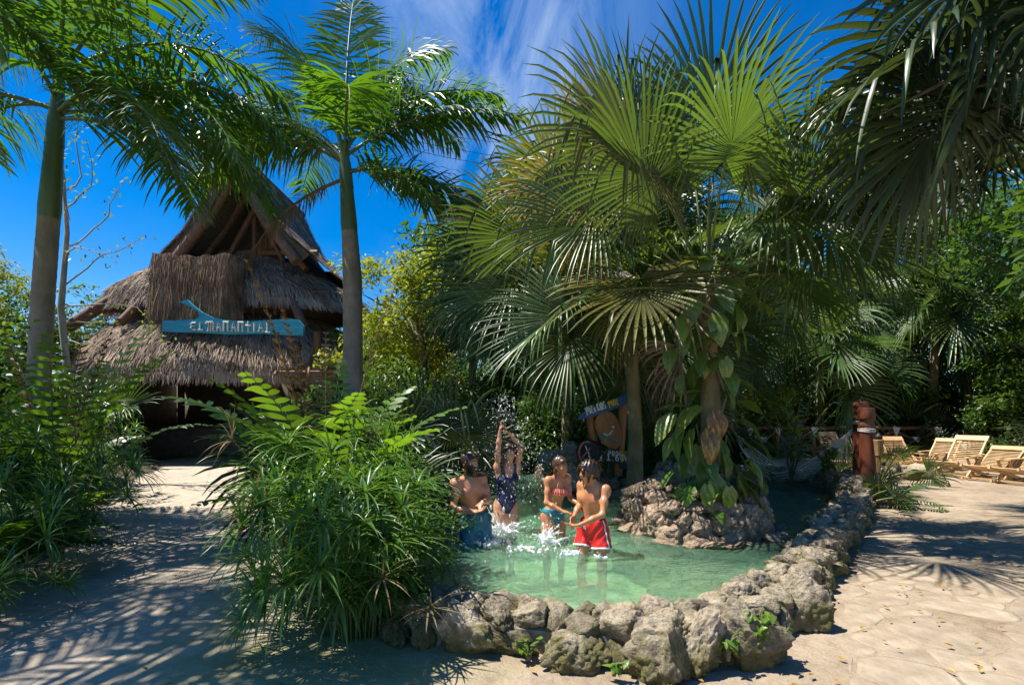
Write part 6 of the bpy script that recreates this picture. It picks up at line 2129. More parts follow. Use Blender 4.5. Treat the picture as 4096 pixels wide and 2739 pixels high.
# the small black boards and discs below
bd1 = prs([(750, 1015), (920, 1030), (950, 1060), (935, 1215), (760, 1200)], .05, -.14, 'paint_black', 'depth_board')
o1 = c2(795, 1110); letters('PROF', (o1[0], -.142, o1[1]), (1, 0, -.06), (0, 0, 1), (0, -1, 0), .095, .068, 'letter_white2', bd1, .009, .7)
o1 = c2(765, 1165); letters('1.60m', (o1[0], -.142, o1[1]), (1, 0, -.08), (0, 0, 1), (0, -1, 0), .125, .098, 'letter_white2', bd1, .0105, .75)
bd2 = prs([(945, 1050), (1050, 1060), (1050, 1290), (960, 1290), (930, 1200)], .05, -.15, 'paint_black', 'depth_board')
o1 = c2(962, 1118); letters('DEP', (o1[0], -.152, o1[1]), (1, 0, -.08), (0, 0, 1), (0, -1, 0), .095, .072, 'letter_yellow', bd2, .009, .7)
o1 = c2(952, 1195); letters('5.2', (o1[0], -.152, o1[1]), (1, 0, -.04), (0, 0, 1), (0, -1, 0), .15, .085, 'letter_yellow', bd2, .011, .75)
dk = prs([(620, 1020), (680, 1010), (740, 1060), (755, 1130), (740, 1190), (700, 1210), (630, 1180), (600, 1110)], .12, -.16, 'paint_black', 'depth_disc')
prs([(622, 1030), (655, 1032), (662, 1110), (705, 1115), (702, 1150), (634, 1140)], .012, -.168, 'letter_white2', 'white_figure', dk)
b_ = MB(); b_.tube([(c2(*p)[0], -.172, c2(*p)[1]) for p in [(610, 1060), (640, 1080), (665, 1082), (690, 1100), (712, 1098)]], .010, 5); b_.build('teal_wave', 'paint_teal', dk)
b_ = MB(); b_.tube([(c2(*p)[0], -.168, c2(*p)[1]) for p in [(632, 1170), (650, 1150), (665, 1175), (685, 1158), (700, 1180)]], .010, 5); b_.build('white_zigzag', 'letter_white2', dk)
# log-slice disc with the no-diving ring
dc_ = c2(505, 1065)
b_ = MB(); b_.tube([(dc_[0] + .12, .06, dc_[1]), (dc_[0], -.16, dc_[1])], [.24, .225], 24); disc = b_.build('log_slice', 'paint_black', ps)
b_ = MB(); aa = np.linspace(0, 2 * PI, 29)
b_.tube(np.c_[dc_[0] - .01 + .15 * np.cos(aa), np.full(29, -.172), dc_[1] + .205 * np.sin(aa)], .02, 7, 0, False); b_.build('red_ring', 'paint_red', disc)
b_ = MB(); b_.tube([(dc_[0] - .11, -.175, dc_[1] - .10), (dc_[0] + .09, -.175, dc_[1] + .13)], .018, 6); b_.build('red_slash', 'paint_red', disc)
b_ = MB(); b_.tube([(dc_[0] - .04, -.17, dc_[1] + .13), (dc_[0], -.17, dc_[1] + .03), (dc_[0] + .03, -.17, dc_[1] - .03)], .014, 6); b_.tube([(dc_[0] + .02, -.17, dc_[1] - .05), (dc_[0] + .05, -.17, dc_[1] - .09)], .02, 6); b_.build('diver_mark', 'letter_white2', disc)
b_ = MB(); b_.tube([(dc_[0] - .08, -.172, dc_[1] - .10), (dc_[0] - .02, -.172, dc_[1] - .14), (dc_[0] + .06, -.172, dc_[1] - .12)], .012, 6); b_.build('teal_mark', 'paint_teal', disc)
# rocks heaped on the bank under the sign
for i, (dx, dy, Y, w) in enumerate(((1268, 1047, 10.6, .32), (1305, 1030, 10.3, .34), (1300, 1075, 10.0, .3), (1330, 1095, 9.8, .32), (1290, 1100, 10.1, .26), (1350, 1075, 9.9, .28), (1520, 1070, 9.7, .34), (1560, 1085, 9.6, .36), (1500, 1095, 9.4, .3), (1590, 1075, 9.9, .34), (1620, 1090, 9.8, .3))):
    p = S(dx, dy, Y)
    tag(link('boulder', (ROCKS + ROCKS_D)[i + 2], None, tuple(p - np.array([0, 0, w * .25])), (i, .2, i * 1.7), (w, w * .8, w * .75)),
        ['mossy boulder standing alone at the back of the pool', 'tallest boulder left of the no-diving disc', 'pale boulder below the tallest one by the sign', 'boulder by the water under the sign, behind the girl', 'lowest boulder at the water left of the sign', 'boulder under the black depth disc', 'grey boulder right of the tan palm trunk', 'flat topped boulder between palm trunk and island', 'small boulder close to the tan palm trunk', 'boulder in shade left behind the island', 'boulder nearest the island on the back bank'][i], 'boulder', 'boulders on the back bank')

# ---------------------------------------------------------------- fallen leaves on the paving
bb = MB()
bb.add([(0, 0, .004), (.03, -.016, .016), (.075, 0, .012), (.03, .016, .016), (.035, 0, .004)], [[0, 1, 4], [1, 2, 4], [2, 3, 4], [3, 0, 4]])
FL = bb.mesh('fallen_leaf', 'dryleaf', False)
rl = random.Random(8)
for i in range(112):
    y = rl.uniform(2.9, 8); x = rl.uniform(.62, 1.02) * y
    if i > 66: y = rl.uniform(3.0, 3.3); x = rl.uniform(-.2, 2.0)
    if i > 76: y = rl.uniform(3, 5.5); x = -rl.uniform(.55, .95) * y * .8
    tag(link('fallen_leaf', FL, None, (x, y, .026 + float(gz(x, y))), (rl.uniform(-.2, .2), rl.uniform(-.2, .2), rl.uniform(0, 6.3)), rl.uniform(.55, 1.0)),
        'small yellow-brown leaf fallen on the pale ground', 'leaf', 'fallen leaves on the ground')

# ================================================================== PEOPLE
class Field:
    """signed-distance sculpting on a grid: smooth union of limbs into one skin"""
    def __init__(self, lo, hi, vox):
        self.lo = np.array(lo, float); self.v = vox
        self.n = np.ceil((np.array(hi) - self.lo) / vox).astype(int) + 1
        self.D = np.full(self.n, 1.0, np.float32)

    def block(self, lo, hi):
        i0 = np.maximum(np.floor((np.array(lo) - self.lo) / self.v).astype(int), 0)
        i1 = np.minimum(np.ceil((np.array(hi) - self.lo) / self.v).astype(int) + 1, self.n)
        if np.any(i1 <= i0): return None
        sl = tuple(slice(a, c) for a, c in zip(i0, i1))
        ax = [self.lo[k_] + self.v * np.arange(i0[k_], i1[k_]) for k_ in range(3)]
        P = np.stack(np.meshgrid(*ax, indexing='ij'), -1)
        return sl, P

    def smin(self, sl, d, k_):
        a = self.D[sl]
        h = np.maximum(k_ - np.abs(a - d), 0) / max(k_, 1e-5)
        self.D[sl] = np.minimum(a, d) - h * h * k_ * .25

    def cap(self, a, c, ra, rb, k_=.02):
        a, c = np.asarray(a, float), np.asarray(c, float)
        m_ = max(ra, rb) + k_ + .03
        q = self.block(np.minimum(a, c) - m_, np.maximum(a, c) + m_)
        if q is None: return
        sl, P = q
        ba = c - a
        t = np.clip(((P - a) @ ba) / (ba @ ba + 1e-9), 0, 1)
        d = np.linalg.norm(P - a - t[..., None] * ba, axis=-1) - (ra + (rb - ra) * t)
        self.smin(sl, d, k_)

    def ell(self, c, Rm, r, k_=.03):
        c = np.asarray(c, float); r = np.asarray(r, float)
        m_ = r.max() + k_ + .03
        q = self.block(c - m_, c + m_)
        if q is None: return
        sl, P = q
        L = (P - c) @ Rm.T if Rm is not None else (P - c)
        k0 = np.linalg.norm(L / r, axis=-1); k1 = np.linalg.norm(L / (r * r), axis=-1) + 1e-6
        self.smin(sl, k0 * (k0 - 1) / k1, k_)

    def coords(self):
        ax = [self.lo[k_] + self.v * np.arange(self.n[k_]) for k_ in range(3)]
        return np.meshgrid(*ax, indexing='ij')


def surface(D, lo, v, smooth=2):
    """naive surface nets"""
    s = D < 0
    n = np.array(D.shape)
    c = np.zeros(n - 1, np.int16)
    for dx in (0, 1):
        for dy in (0, 1):
            for dz in (0, 1):
                c += s[dx:n[0] - 1 + dx, dy:n[1] - 1 + dy, dz:n[2] - 1 + dz]
    act = (c > 0) & (c < 8)
    idx = -np.ones(act.shape, np.int64)
    cells = np.argwhere(act)
    idx[act] = np.arange(len(cells))
    acc = np.zeros((len(cells), 3)); cnt_ = np.zeros(len(cells))
    for ax_ in range(3):
        o1, o2 = [a for a in range(3) if a != ax_]
        for u in (0, 1):
            for w in (0, 1):
                p = cells.copy(); p[:, o1] += u; p[:, o2] += w
                q = p.copy(); q[:, ax_] += 1
                a = D[p[:, 0], p[:, 1], p[:, 2]]; b_ = D[q[:, 0], q[:, 1], q[:, 2]]
                m_ = (a < 0) != (b_ < 0)
                t = a[m_] / (a[m_] - b_[m_])
                pt = p[m_].astype(float); pt[:, ax_] += t
                acc[m_] += pt; cnt_[m_] += 1
    V = acc / cnt_[:, None] * v + np.asarray(lo)
    Fs = []
    for ax_ in range(3):
        o1, o2 = (ax_ + 1) % 3, (ax_ + 2) % 3
        a = np.take(s, range(0, n[ax_] - 1), ax_); b_ = np.take(s, range(1, n[ax_]), ax_)
        E_ = np.argwhere(a != b_)
        E_ = E_[(E_[:, o1] > 0) & (E_[:, o2] > 0) & (E_[:, o1] < n[o1] - 1) & (E_[:, o2] < n[o2] - 1)]
        ins = a[E_[:, 0], E_[:, 1], E_[:, 2]]
        def at_(d1, d2):
            e = E_.copy(); e[:, o1] -= d1; e[:, o2] -= d2
            return idx[e[:, 0], e[:, 1], e[:, 2]]
        Q = np.stack([at_(1, 1), at_(0, 1), at_(0, 0), at_(1, 0)], 1)
        Q[~ins] = Q[~ins][:, ::-1]
        Fs.append(Q[(Q >= 0).all(1)])
    F = np.concatenate(Fs)
    for _ in range(smooth):
        A_ = np.zeros_like(V); C_ = np.zeros(len(V))
        for e in range(4):
            i_, j_ = F[:, e], F[:, (e + 1) % 4]
            np.add.at(A_, i_, V[j_]); np.add.at(C_, i_, 1)
            np.add.at(A_, j_, V[i_]); np.add.at(C_, j_, 1)
        V = V * .45 + .55 * A_ / np.maximum(C_, 1)[:, None]
    return V, F


def fwdv(yaw):
    return np.array([math.sin(rad(yaw)), -math.cos(rad(yaw)), 0.0])


def frame(up, f):
    u = norm(up); f = norm(f - u * (f @ u)); r = np.cross(f, u)
    return r, f, u


def hand(fd, wrist, dirn, palmn, thumb, s, curl=.35, k_=.008, spread=.10):
    """palm, four unequal curled fingers and a thumb leaving the side of the palm"""
    d = norm(dirn); n = norm(palmn - d * (palmn @ d)); t = norm(np.cross(n, d)) * thumb
    R_ = np.stack([t, n, d])
    fd.ell(wrist + d * .045 * s, R_, np.array([.040, .016, .052]) * s, .012)
    lens = [.072, .080, .074, .058]
    for i, off in enumerate((.028, .0095, -.0095, -.027)):
        b0 = wrist + d * (.084 - .006 * abs(i - 1)) * s + t * off * s
        dd = norm(d + t * (1.5 - i) * spread + n * curl * .5)
        m_ = b0 + dd * lens[i] * .5 * s
        d2 = norm(dd + n * curl * 1.3)
        e_ = m_ + d2 * lens[i] * .5 * s
        fd.cap(b0 - dd * .02 * s, m_, .0093 * s, .0088 * s, k_ * .5)
        fd.cap(m_, e_, .0088 * s, .0074 * s, k_ * .5)
    b0 = wrist + d * .025 * s + t * .030 * s
    m_ = b0 + norm(t * .75 + d * .7 + n * .25) * .045 * s
    e_ = m_ + norm(t * .25 + d * .9 + n * .4) * .032 * s
    fd.cap(b0, m_, .0125 * s, .0105 * s, k_)
    fd.cap(m_, e_, .0105 * s, .0085 * s, k_ * .6)


def person(sp):
    s = sp['s']; male = sp['male']
    base = np.array(sp['base'], float)
    pel, nk, hd = (np.array(sp[a], float) for a in ('pelvis', 'neck', 'head'))
    fp, fc, fh = fwdv(sp['yaw_p']), fwdv(sp['yaw_c']), fwdv(sp['yaw_h'])
    fh = norm(fh + np.array([0, 0, sp.get('nod', 0)]))
    spine = norm(nk - pel)
    rp_, fpp, up_ = frame(spine * .5 + UPZ * .5, fp)
    rc, fcc, uc = frame(spine, fc)
    rh, fhh, uh = frame(norm(hd - nk) * .25 + UPZ + rc * sp.get('tilt', 0), fh)
    fhh = norm(fhh + 0 * uh)
    allp = np.array([pel, nk, hd, base] + [np.array(v) for kk, nn_ in (('arms', 3), ('legs', 4)) for limb in sp[kk] for v in limb[:nn_]])
    lo = allp.min(0) - .24; hi = allp.max(0) + .24
    lo[2] = max(lo[2], base[2] - .05)
    fd = Field(lo, hi, .0075)
    Rc = np.stack([rc, fcc, uc]); Rp = np.stack([rp_, fpp, up_]); Rh = np.stack([rh, fhh, uh])
    TL = np.linalg.norm(nk - pel)
    wS, wW, wH = sp['w']          # half widths: chest, waist, hips
    dC = sp.get('dc', .115 if male else .098) * s
    # torso
    fd.ell(pel + spine * TL * .70, Rc, (wS, dC, TL * .34), .05)
    fd.ell(pel + spine * TL * .38, Rc, (wW, dC * .86, TL * .32), .06)
    fd.ell(pel + up_ * .0, Rp, (wH, .108 * s, .125 * s), .06)
    fd.ell(pel - fpp * .05 * s + rp_ * wH * .48 - UPZ * .045 * s, Rp, (.085 * s, .085 * s, .09 * s), .04)
    fd.ell(pel - fpp * .05 * s - rp_ * wH * .48 - UPZ * .045 * s, Rp, (.085 * s, .085 * s, .09 * s), .04)
    sh = [np.array(a[0]) for a in sp['arms']]
    for a in sh:
        fd.cap(nk - uc * .03 * s, a + uc * .012 * s, .052 * s, .047 * s, .05)     # trapezius to deltoid
        fd.cap(pel + spine * TL * .62 + (a - nk) * .55, a - uc * .04 * s, .06 * s, .05 * s, .05)   # lats
    if male:
        for a in sh:
            fd.ell(nk * .62 + pel * .28 + a * .10 + fcc * .072 * s + (a - nk) * .36 - uc * .01, Rc, (.075 * s, .04 * s, .055 * s), .035)
    else:
        for a in sh:
            fd.ell(pel + spine * TL * .66 + fcc * (dC * .78) + (a - nk) * sp.get('bust_w', .42), Rc, np.array([.058, .052, .056]) * s * sp.get('bust', 1), .03)
    # neck and head
    hs = s * sp.get('hs', 1.0)
    fd.cap(nk - uc * .02, hd - uh * .06 * hs - fhh * .015 * hs, .058 * s * (1 if male else .86), .052 * s * (1 if male else .86), .035)
    fd.ell(hd + uh * .025 * hs - fhh * .008 * hs, Rh, np.array([.075, .094, .092]) * hs, .02)
    fd.ell(hd - uh * .035 * hs + fhh * .028 * hs, Rh, np.array([.060, .066, .078]) * hs, .03)
    fd.ell(hd - uh * .098 * hs + fhh * .058 * hs, Rh, np.array([.026, .024, .020]) * hs, .03)          # chin
    fd.cap(hd + uh * .018 * hs + fhh * .086 * hs, hd - uh * .022 * hs + fhh * .104 * hs, .0095 * hs, .0135 * hs, .014)  # nose
    for sg in (-1, 1):
        fd.ell(hd - uh * .024 * hs + fhh * .092 * hs + rh * sg * .010 * hs, Rh, np.array([.010, .010, .008]) * hs, .008)
        fd.cap(hd + uh * .030 * hs + fhh * .084 * hs + rh * sg * .012 * hs, hd + uh * .030 * hs + fhh * .070 * hs + rh * sg * .046 * hs, .010 * hs, .009 * hs, .014)  # brow
        fd.ell(hd - uh * .018 * hs + fhh * .066 * hs + rh * sg * .038 * hs, Rh, np.array([.020, .018, .018]) * hs, .02)    # cheek
        fd.ell(hd - uh * .005 * hs - fhh * .008 * hs + rh * sg * .078 * hs, Rh, np.array([.010, .022, .032]) * hs, .008)   # ear
    fd.cap(hd - uh * .055 * hs + fhh * .082 * hs - rh * .022 * hs, hd - uh * .055 * hs + fhh * .082 * hs + rh * .022 * hs, .010 * hs, .010 * hs, .012)
    # arms
    af = sp.get('arm', 1.0) * s
    for (a, e, w_, ht, pn, th, curl) in sp['arms']:
        a, e, w_, ht, pn = (np.array(q, float) for q in (a, e, w_, ht, pn))
        fd.ell(a, None, np.array([.058, .058, .058]) * af, .04)
        fd.cap(a, e, .050 * af, .038 * af, .03)
        md = a * .5 + e * .5
        fd.ell(md, None, np.array([.049, .049, .055]) * af * (1.04 if male else .9), .03)
        fd.cap(e, e * .6 + w_ * .4, .038 * af, .041 * af, .025)
        fd.cap(e * .6 + w_ * .4, w_, .040 * af, .026 * af, .025)
        hand(fd, w_, ht, pn, th, s * 1.02, curl)
    # legs
    lf = sp.get('leg', 1.0) * s
    for (h_, kn, an, toe) in sp['legs']:
        h_, kn, an, toe = (np.array(q, float) for q in (h_, kn, an, toe))
        fd.cap(h_, kn, .088 * lf, .055 * lf, .05)
        fd.ell(h_ * .7 + kn * .3, None, np.array([.088, .088, .12]) * lf, .05)
        cm = kn * .65 + an * .35
        fd.cap(kn, cm, .054 * lf, .056 * lf, .03)
        fd.cap(cm, an, .055 * lf, .036 * lf, .03)
        fd.cap(an - UPZ * .03, toe, .038 * lf, .026 * lf, .03)
    X, Y_, Z = fd.coords()
    V, F = surface(fd.D, fd.lo, fd.v, 2)
    q = MB(); q.add(V - base, F)
    body = q.build('person', sp['skin'], None, True, tuple(base))
    tag(body, sp['label'], 'person', 'people bathing in the pool')

    def local(o_, Rm):
        return ((X - o_[0]) * Rm[0][0] + (Y_ - o_[1]) * Rm[0][1] + (Z - o_[2]) * Rm[0][2],
                (X - o_[0]) * Rm[1][0] + (Y_ - o_[1]) * Rm[1][1] + (Z - o_[2]) * Rm[1][2],
                (X - o_[0]) * Rm[2][0] + (Y_ - o_[1]) * Rm[2][1] + (Z - o_[2]) * Rm[2][2])

    def garment(name, mat, Df, sm=1):
        if not (Df < 0).any(): return None
        V_, F_ = surface(Df, fd.lo, fd.v, sm)
        g = MB(); g.add(V_ - base, F_)
        return g.build(name, mat, body)

    # eyes, brows, mouth
    for sg in (-1, 1):
        g = MB(); Vi, Fi = ICO[2]
        c = hd + uh * .010 * hs + fhh * .0800 * hs + rh * sg * .031 * hs
        g.add((Vi * np.array([.012, .006, .0045]) * hs) @ Rh + c - base, Fi); g.build('eye', 'eye', body)
        g = MB(); g.tube([hd + uh * .033 * hs + fhh * .0935 * hs + rh * sg * .016 * hs - base, hd + uh * .038 * hs + fhh * .088 * hs + rh * sg * .032 * hs - base, hd + uh * .032 * hs + fhh * .074 * hs + rh * sg * .049 * hs - base], .0042 * hs, 5); g.build('eyebrow', 'hair', body)
    mo = hd - uh * .056 * hs + fhh * .0915 * hs
    g = MB(); g.tube([mo - rh * .026 * hs + uh * .008 * hs - fhh * .012 * hs - base, mo - rh * .012 * hs - uh * .001 - base, mo + rh * .012 * hs - uh * .001 - base, mo + rh * .026 * hs + uh * .008 * hs - fhh * .012 * hs - base], [.003 * hs, .0075 * hs, .0075 * hs, .003 * hs], 6); g.build('lips', 'lip', body)
    if sp.get('smile'):
        g = MB(); g.tube([mo - rh * .019 * hs + uh * .006 * hs - fhh * .006 * hs + fhh * .004 - base, mo + fhh * .0042 * hs - base, mo + rh * .019 * hs + uh * .006 * hs - fhh * .006 * hs + fhh * .004 - base], [.003 * hs, .0055 * hs, .003 * hs], 6); g.build('teeth', 'teeth', body)
    ctx = dict(fd=fd, D=fd.D, local=local, garment=garment, base=base, body=body, hd=hd, Rh=Rh, hs=hs, pel=pel, nk=nk, spine=spine, TL=TL, Rc=Rc, Rp=Rp, X=X, Y=Y_, Z=Z, s=s, sh=sh, rc=rc, fcc=fcc, uc=uc, rh=rh, fhh=fhh, uh=uh)
    return ctx


def hair(ctx, mat, thick=.014, line=.045, back=-.08, strands_=(), rad_=.012, wave=9):
    lx, ly, lz = ctx['local'](ctx['hd'], ctx['Rh'])
    h = ctx['hs']
    c = np.sqrt((lx / (.077 * h)) ** 2 + ((ly + .010 * h) / (.099 * h)) ** 2 + ((lz - .026 * h) / (.098 * h)) ** 2)
    d = (c - 1) * .085 * h - thick + .004 * np.sin(ly / h * 130 + lx / h * 70 + lz * 60)
    # hairline: high over the forehead, low at the nape
    cut = np.where(ly > -.005 * h, (line * h + .0 * lx) - lz - np.maximum(-(ly - .09 * h), 0) * .75, back * h - lz)
    face = np.maximum(d, cut)
    D2 = face.copy()
    f2 = Field.__new__(Field); f2.lo, f2.v, f2.n, f2.D = ctx['fd'].lo, ctx['fd'].v, ctx['fd'].n, D2.astype(np.float32)
    rg = np.random.RandomState(int(abs(ctx['hd'][0]) * 1000))
    for P in strands_:
        P = [ctx['hd'] + ctx['rh'] * p[0] * h + ctx['fhh'] * p[1] * h + ctx['uh'] * p[2] * h for p in P]
        for a, c_, i in zip(P[:-1], P[1:], range(len(P))):
            f2.cap(a, c_, rad_ * (1 - .15 * i), rad_ * (.85 - .15 * i), .022)
    return ctx['garment']('hair', mat, f2.D, 1)


# --- bearded man in blue shorts
fm = fwdv(38)
man = person(dict(label='bearded bare-chested man in blue board shorts turning towards the others', s=1.0, male=True, skin='skin1', base=(-.44, 6.0, -.52),
    pelvis=(-.43, 6.02, .43), neck=(-.505, 6.0, .945), head=(-.495, 5.985, 1.088), yaw_p=32, yaw_c=38, yaw_h=58, nod=-.12, smile=True, hs=1.05,
    w=(.155, .135, .15),
    arms=[((-.655, 5.90, .865), (-.66, 5.80, .60), (-.43, 5.73, .575), (.9, -.1, .22), (.1, -.3, 1), -1, .4),
          ((-.365, 6.12, .90), (-.275, 6.04, .66), (-.335, 5.83, .665), (-.35, -.55, -.35), (.5, .5, -.8), 1, .6)],
    legs=[((-.515, 6.0, .33), (-.50, 5.93, -.05), (-.52, 6.02, -.44), (-.46, 5.90, -.50)), ((-.345, 6.06, .33), (-.31, 6.03, -.05), (-.31, 6.1, -.44), (-.22, 6.0, -.50))]))
hair(man, 'hair', .010, .072, -.05, [((-.03, .085, .085), (-.02, .03, .118), (0, -.05, .11)), ((.03, .085, .085), (.02, .03, .12), (0.01, -.05, .11))], .016)
lx, ly, lz = man['local'](man['hd'], man['Rh'])
beard = np.maximum(man['D'] - .011 - .003 * np.sin(lx * 300) * np.sin(lz * 260), np.maximum.reduce([lz + .030 - np.maximum(np.abs(lx) - .035, 0) * 1.2, -.005 - ly, -.155 - lz, .016 - np.sqrt((lx / 1.9) ** 2 + (lz + .056) ** 2) + np.where(ly > .05, 0, -9)]))
man['garment']('beard', 'hair', beard, 1)


def shorts(ctx, mat, legs, waist, length, flare, trim=None, rleg=.105):
    """loose shorts: a yoke round the hips and two flared legs, hollow at the hems"""
    f2 = Field.__new__(Field)
    fd = ctx['fd']; f2.lo, f2.v, f2.n = fd.lo, fd.v, fd.n
    f2.D = np.full(fd.n, 1.0, np.float32)
    s = ctx['s']; pel = ctx['pel']
    r_, f_, u_ = ctx['Rp']
    f2.ell(pel + u_ * .01, ctx['Rp'], (.168 * s, .135 * s, .19 * s), .04)
    hems = []
    for (h_, kn) in legs:
        h_, kn = np.array(h_), np.array(kn)
        en = h_ + (kn - h_) * length
        f2.cap(h_ + (h_ - kn) * .1, en, rleg * s, rleg * s * flare, .05)
        hems.append((h_, en, norm(kn - h_)))
    X, Y_, Z = ctx['X'], ctx['Y'], ctx['Z']
    lx, ly, lz = ctx['local'](pel, ctx['Rp'])
    fold = .0035 * np.sin(lx * 62 + lz * 14 + 2 * np.sin(lz * 21)) * np.sin(ly * 48 + lz * 11 + 1) + .0022 * np.sin(lz * 55 + lx * 62 + ly * 33)
    D = np.minimum(f2.D + fold, np.maximum(ctx['D'] - .006, f2.D - .022))
    D = np.maximum(D, lz - waist)                                   # waistband
    cutD = np.full(D.shape, 9.0, np.float32)
    for (h_, en, d) in hems:
        t = (X - en[0]) * d[0] + (Y_ - en[1]) * d[1] + (Z - en[2]) * d[2]
        rr = np.sqrt(np.maximum((X - en[0]) ** 2 + (Y_ - en[1]) ** 2 + (Z - en[2]) ** 2 - t * t, 0))
        cutD = np.minimum(cutD, np.maximum(t, rr - .17 * s))
    # distance along the nearer leg
    ds = [np.linalg.norm(np.stack([X - (h_ + en)[0] / 2, Y_ - (h_ + en)[1] / 2, Z - (h_ + en)[2] / 2], -1), axis=-1) for (h_, en, d) in hems]
    ts = [(X - en[0]) * d[0] + (Y_ - en[1]) * d[1] + (Z - en[2]) * d[2] for (h_, en, d) in hems]
    tn = np.where(ds[0] < ds[1], ts[0], ts[1])
    D = np.maximum(D, tn)
    hollow = np.maximum(f2.D + .012, np.maximum(-.05 - tn, -9))     # open hem
    D = np.maximum(D, -np.maximum(f2.D + .013, -(tn + .06)))
    g = ctx['garment']('shorts', mat, D, 2)
    if trim:
        band = np.maximum(np.maximum(f2.D + fold - .004, -(f2.D + fold + .012)), np.abs(tn + .004) - .011)
        ctx['garment']('hem_trim', trim, band, 1)
        b2 = np.maximum(np.maximum(f2.D + fold - .005, -(f2.D + fold + .01)), np.maximum(np.abs(ly - .01) - .009, np.maximum(tn, lz - waist)))
        ctx['garment']('side_stripe', trim, np.maximum(b2, .10 - np.abs(lx)), 1)
    return D, lx, ly, lz


shorts(man, 'short_blue', [((-.515, 6.0, .33), (-.50, 5.93, -.05)), ((-.345, 6.06, .33), (-.31, 6.03, -.05))], .085, .80, 1.02)
g = MB(); r_, f_, u_ = man['Rp']
for sg in (-1, 1):
    c0 = man['pel'] + f_ * .142 + u_ * .055 - man['base']
    g.tube([c0, c0 + r_ * sg * .012 - u_ * .06 + f_ * .004], .004, 5)
g.build('drawstring', 'trim_white', man['body'])

# --- woman in navy swimsuit with raised arms
wom = person(dict(label='woman in a navy one-piece swimsuit with both arms raised splashing water', s=.95, male=False, skin='skin2', base=(-.06, 6.55, -.46),
    pelvis=(-.075, 6.58, .535), neck=(-.055, 6.55, 1.02), head=(-.045, 6.52, 1.165), yaw_p=12, yaw_c=14, yaw_h=28, nod=.10, smile=True, tilt=-.05, hs=1.02,
    w=(.128, .105, .148), bust=.95, arm=.84, leg=.98,
    arms=[((-.178, 6.53, 1.00), (-.170, 6.44, 1.235), (-.150, 6.42, 1.455), (.12, -.05, 1), (1, .1, -.1), 1, .25),
          ((.062, 6.57, 1.00), (.120, 6.47, 1.245), (-.035, 6.41, 1.425), (-.55, -.05, .85), (-.7, .2, -.6), -1, .25)],
    legs=[((-.155, 6.56, .45), (-.125, 6.50, .06), (-.12, 6.66, -.34), (-.09, 6.60, -.45)), ((.005, 6.59, .45), (-.005, 6.50, .08), (-.01, 6.64, -.32), (.03, 6.55, -.43))]))
lx, ly, lz = wom['local'](wom['pel'], wom['Rc'])
TLw = wom['TL']
D = wom['D'] - .0075
neckline = lz - np.where(ly > 0, TLw * .70 + np.maximum(np.abs(lx) - .035, 0) * 2.6, TLw * .52 + np.maximum(np.abs(lx) - .06, 0) * 3.2)
straps = np.maximum.reduce([lz - TLw * 1.05, np.abs(np.abs(lx) - .082) - .016, TLw * .5 - lz])
torso_only = np.maximum(np.abs(lx) - .158, lz - TLw * .88 + np.maximum(np.abs(lx) - .09, 0) * 2.2)
hl = -.12 + np.maximum(np.abs(lx) - .022, 0) * 1.55 - lz
main = np.maximum.reduce([neckline, torso_only, hl])
wom['garment']('swimsuit', 'suit_navy', np.maximum(D, np.minimum(main, straps)), 1)
hair(wom, 'hair_brown', .011, .062, -.075, [((.06, -.01, .05), (.085, .0, -.04), (.088, .03, -.14), (.075, .05, -.24), (.065, .06, -.32)), ((-.06, -.01, .05), (-.082, -.005, -.04), (-.083, .02, -.13), (-.075, .03, -.2)), ((-.07, -.03, .02), (-.09, -.03, -.08), (-.09, -.01, -.18)), ((.07, -.03, .02), (.09, -.02, -.08), (.10, .02, -.2), (.10, .04, -.3)), ((0, -.09, 0), (0, -.1, -.12), (.02, -.09, -.25))], .019)

# --- girl in coral bikini top
girl = person(dict(label='girl in a coral ruffled bikini top and teal bottoms smiling at the boy', s=.93, male=False, skin='skin3', base=(.52, 6.2, -.5),
    pelvis=(.50, 6.22, .47), neck=(.56, 6.2, .905), head=(.585, 6.165, 1.035), yaw_p=38, yaw_c=36, yaw_h=42, nod=-.16, smile=True, hs=1.03,
    w=(.122, .102, .135), bust=.72, arm=.80, leg=.92,
    arms=[((.435, 6.12, .87), (.405, 6.02, .625), (.585, 5.93, .545), (.95, -.1, -.25), (.2, .1, -1), -1, .4),
          ((.675, 6.27, .88), (.705, 6.20, .655), (.80, 6.02, .60), (.6, -.65, -.25), (0, .2, -1), 1, .4)],
    legs=[((.435, 6.19, .385), (.425, 6.14, .02), (.42, 6.2, -.4), (.48, 6.1, -.48)), ((.57, 6.26, .385), (.60, 6.24, .02), (.6, 6.32, -.4), (.68, 6.24, -.48))]))
lx, ly, lz = girl['local'](girl['pel'], girl['Rc'])
TLg = girl['TL']
D = girl['D'] - .008
bandz = np.abs(lz - TLg * .60) - .012
cups = np.maximum.reduce([TLg * .52 - lz, lz - TLg * .82 + np.abs(np.abs(lx) - .06) * 1.6, -ly, np.abs(lx) - .125])
tri = np.minimum(cups, np.maximum(bandz, np.abs(lx) - .14))
halter = np.maximum.reduce([np.abs(np.abs(lx) - (.065 - np.maximum(lz - TLg * .75, 0) * .32)) - .0085, TLg * .75 - lz, lz - TLg * 1.03, -ly - .05])
girl['garment']('bikini_top', 'suit_coral', np.maximum(D, np.minimum(tri, halter)), 1)
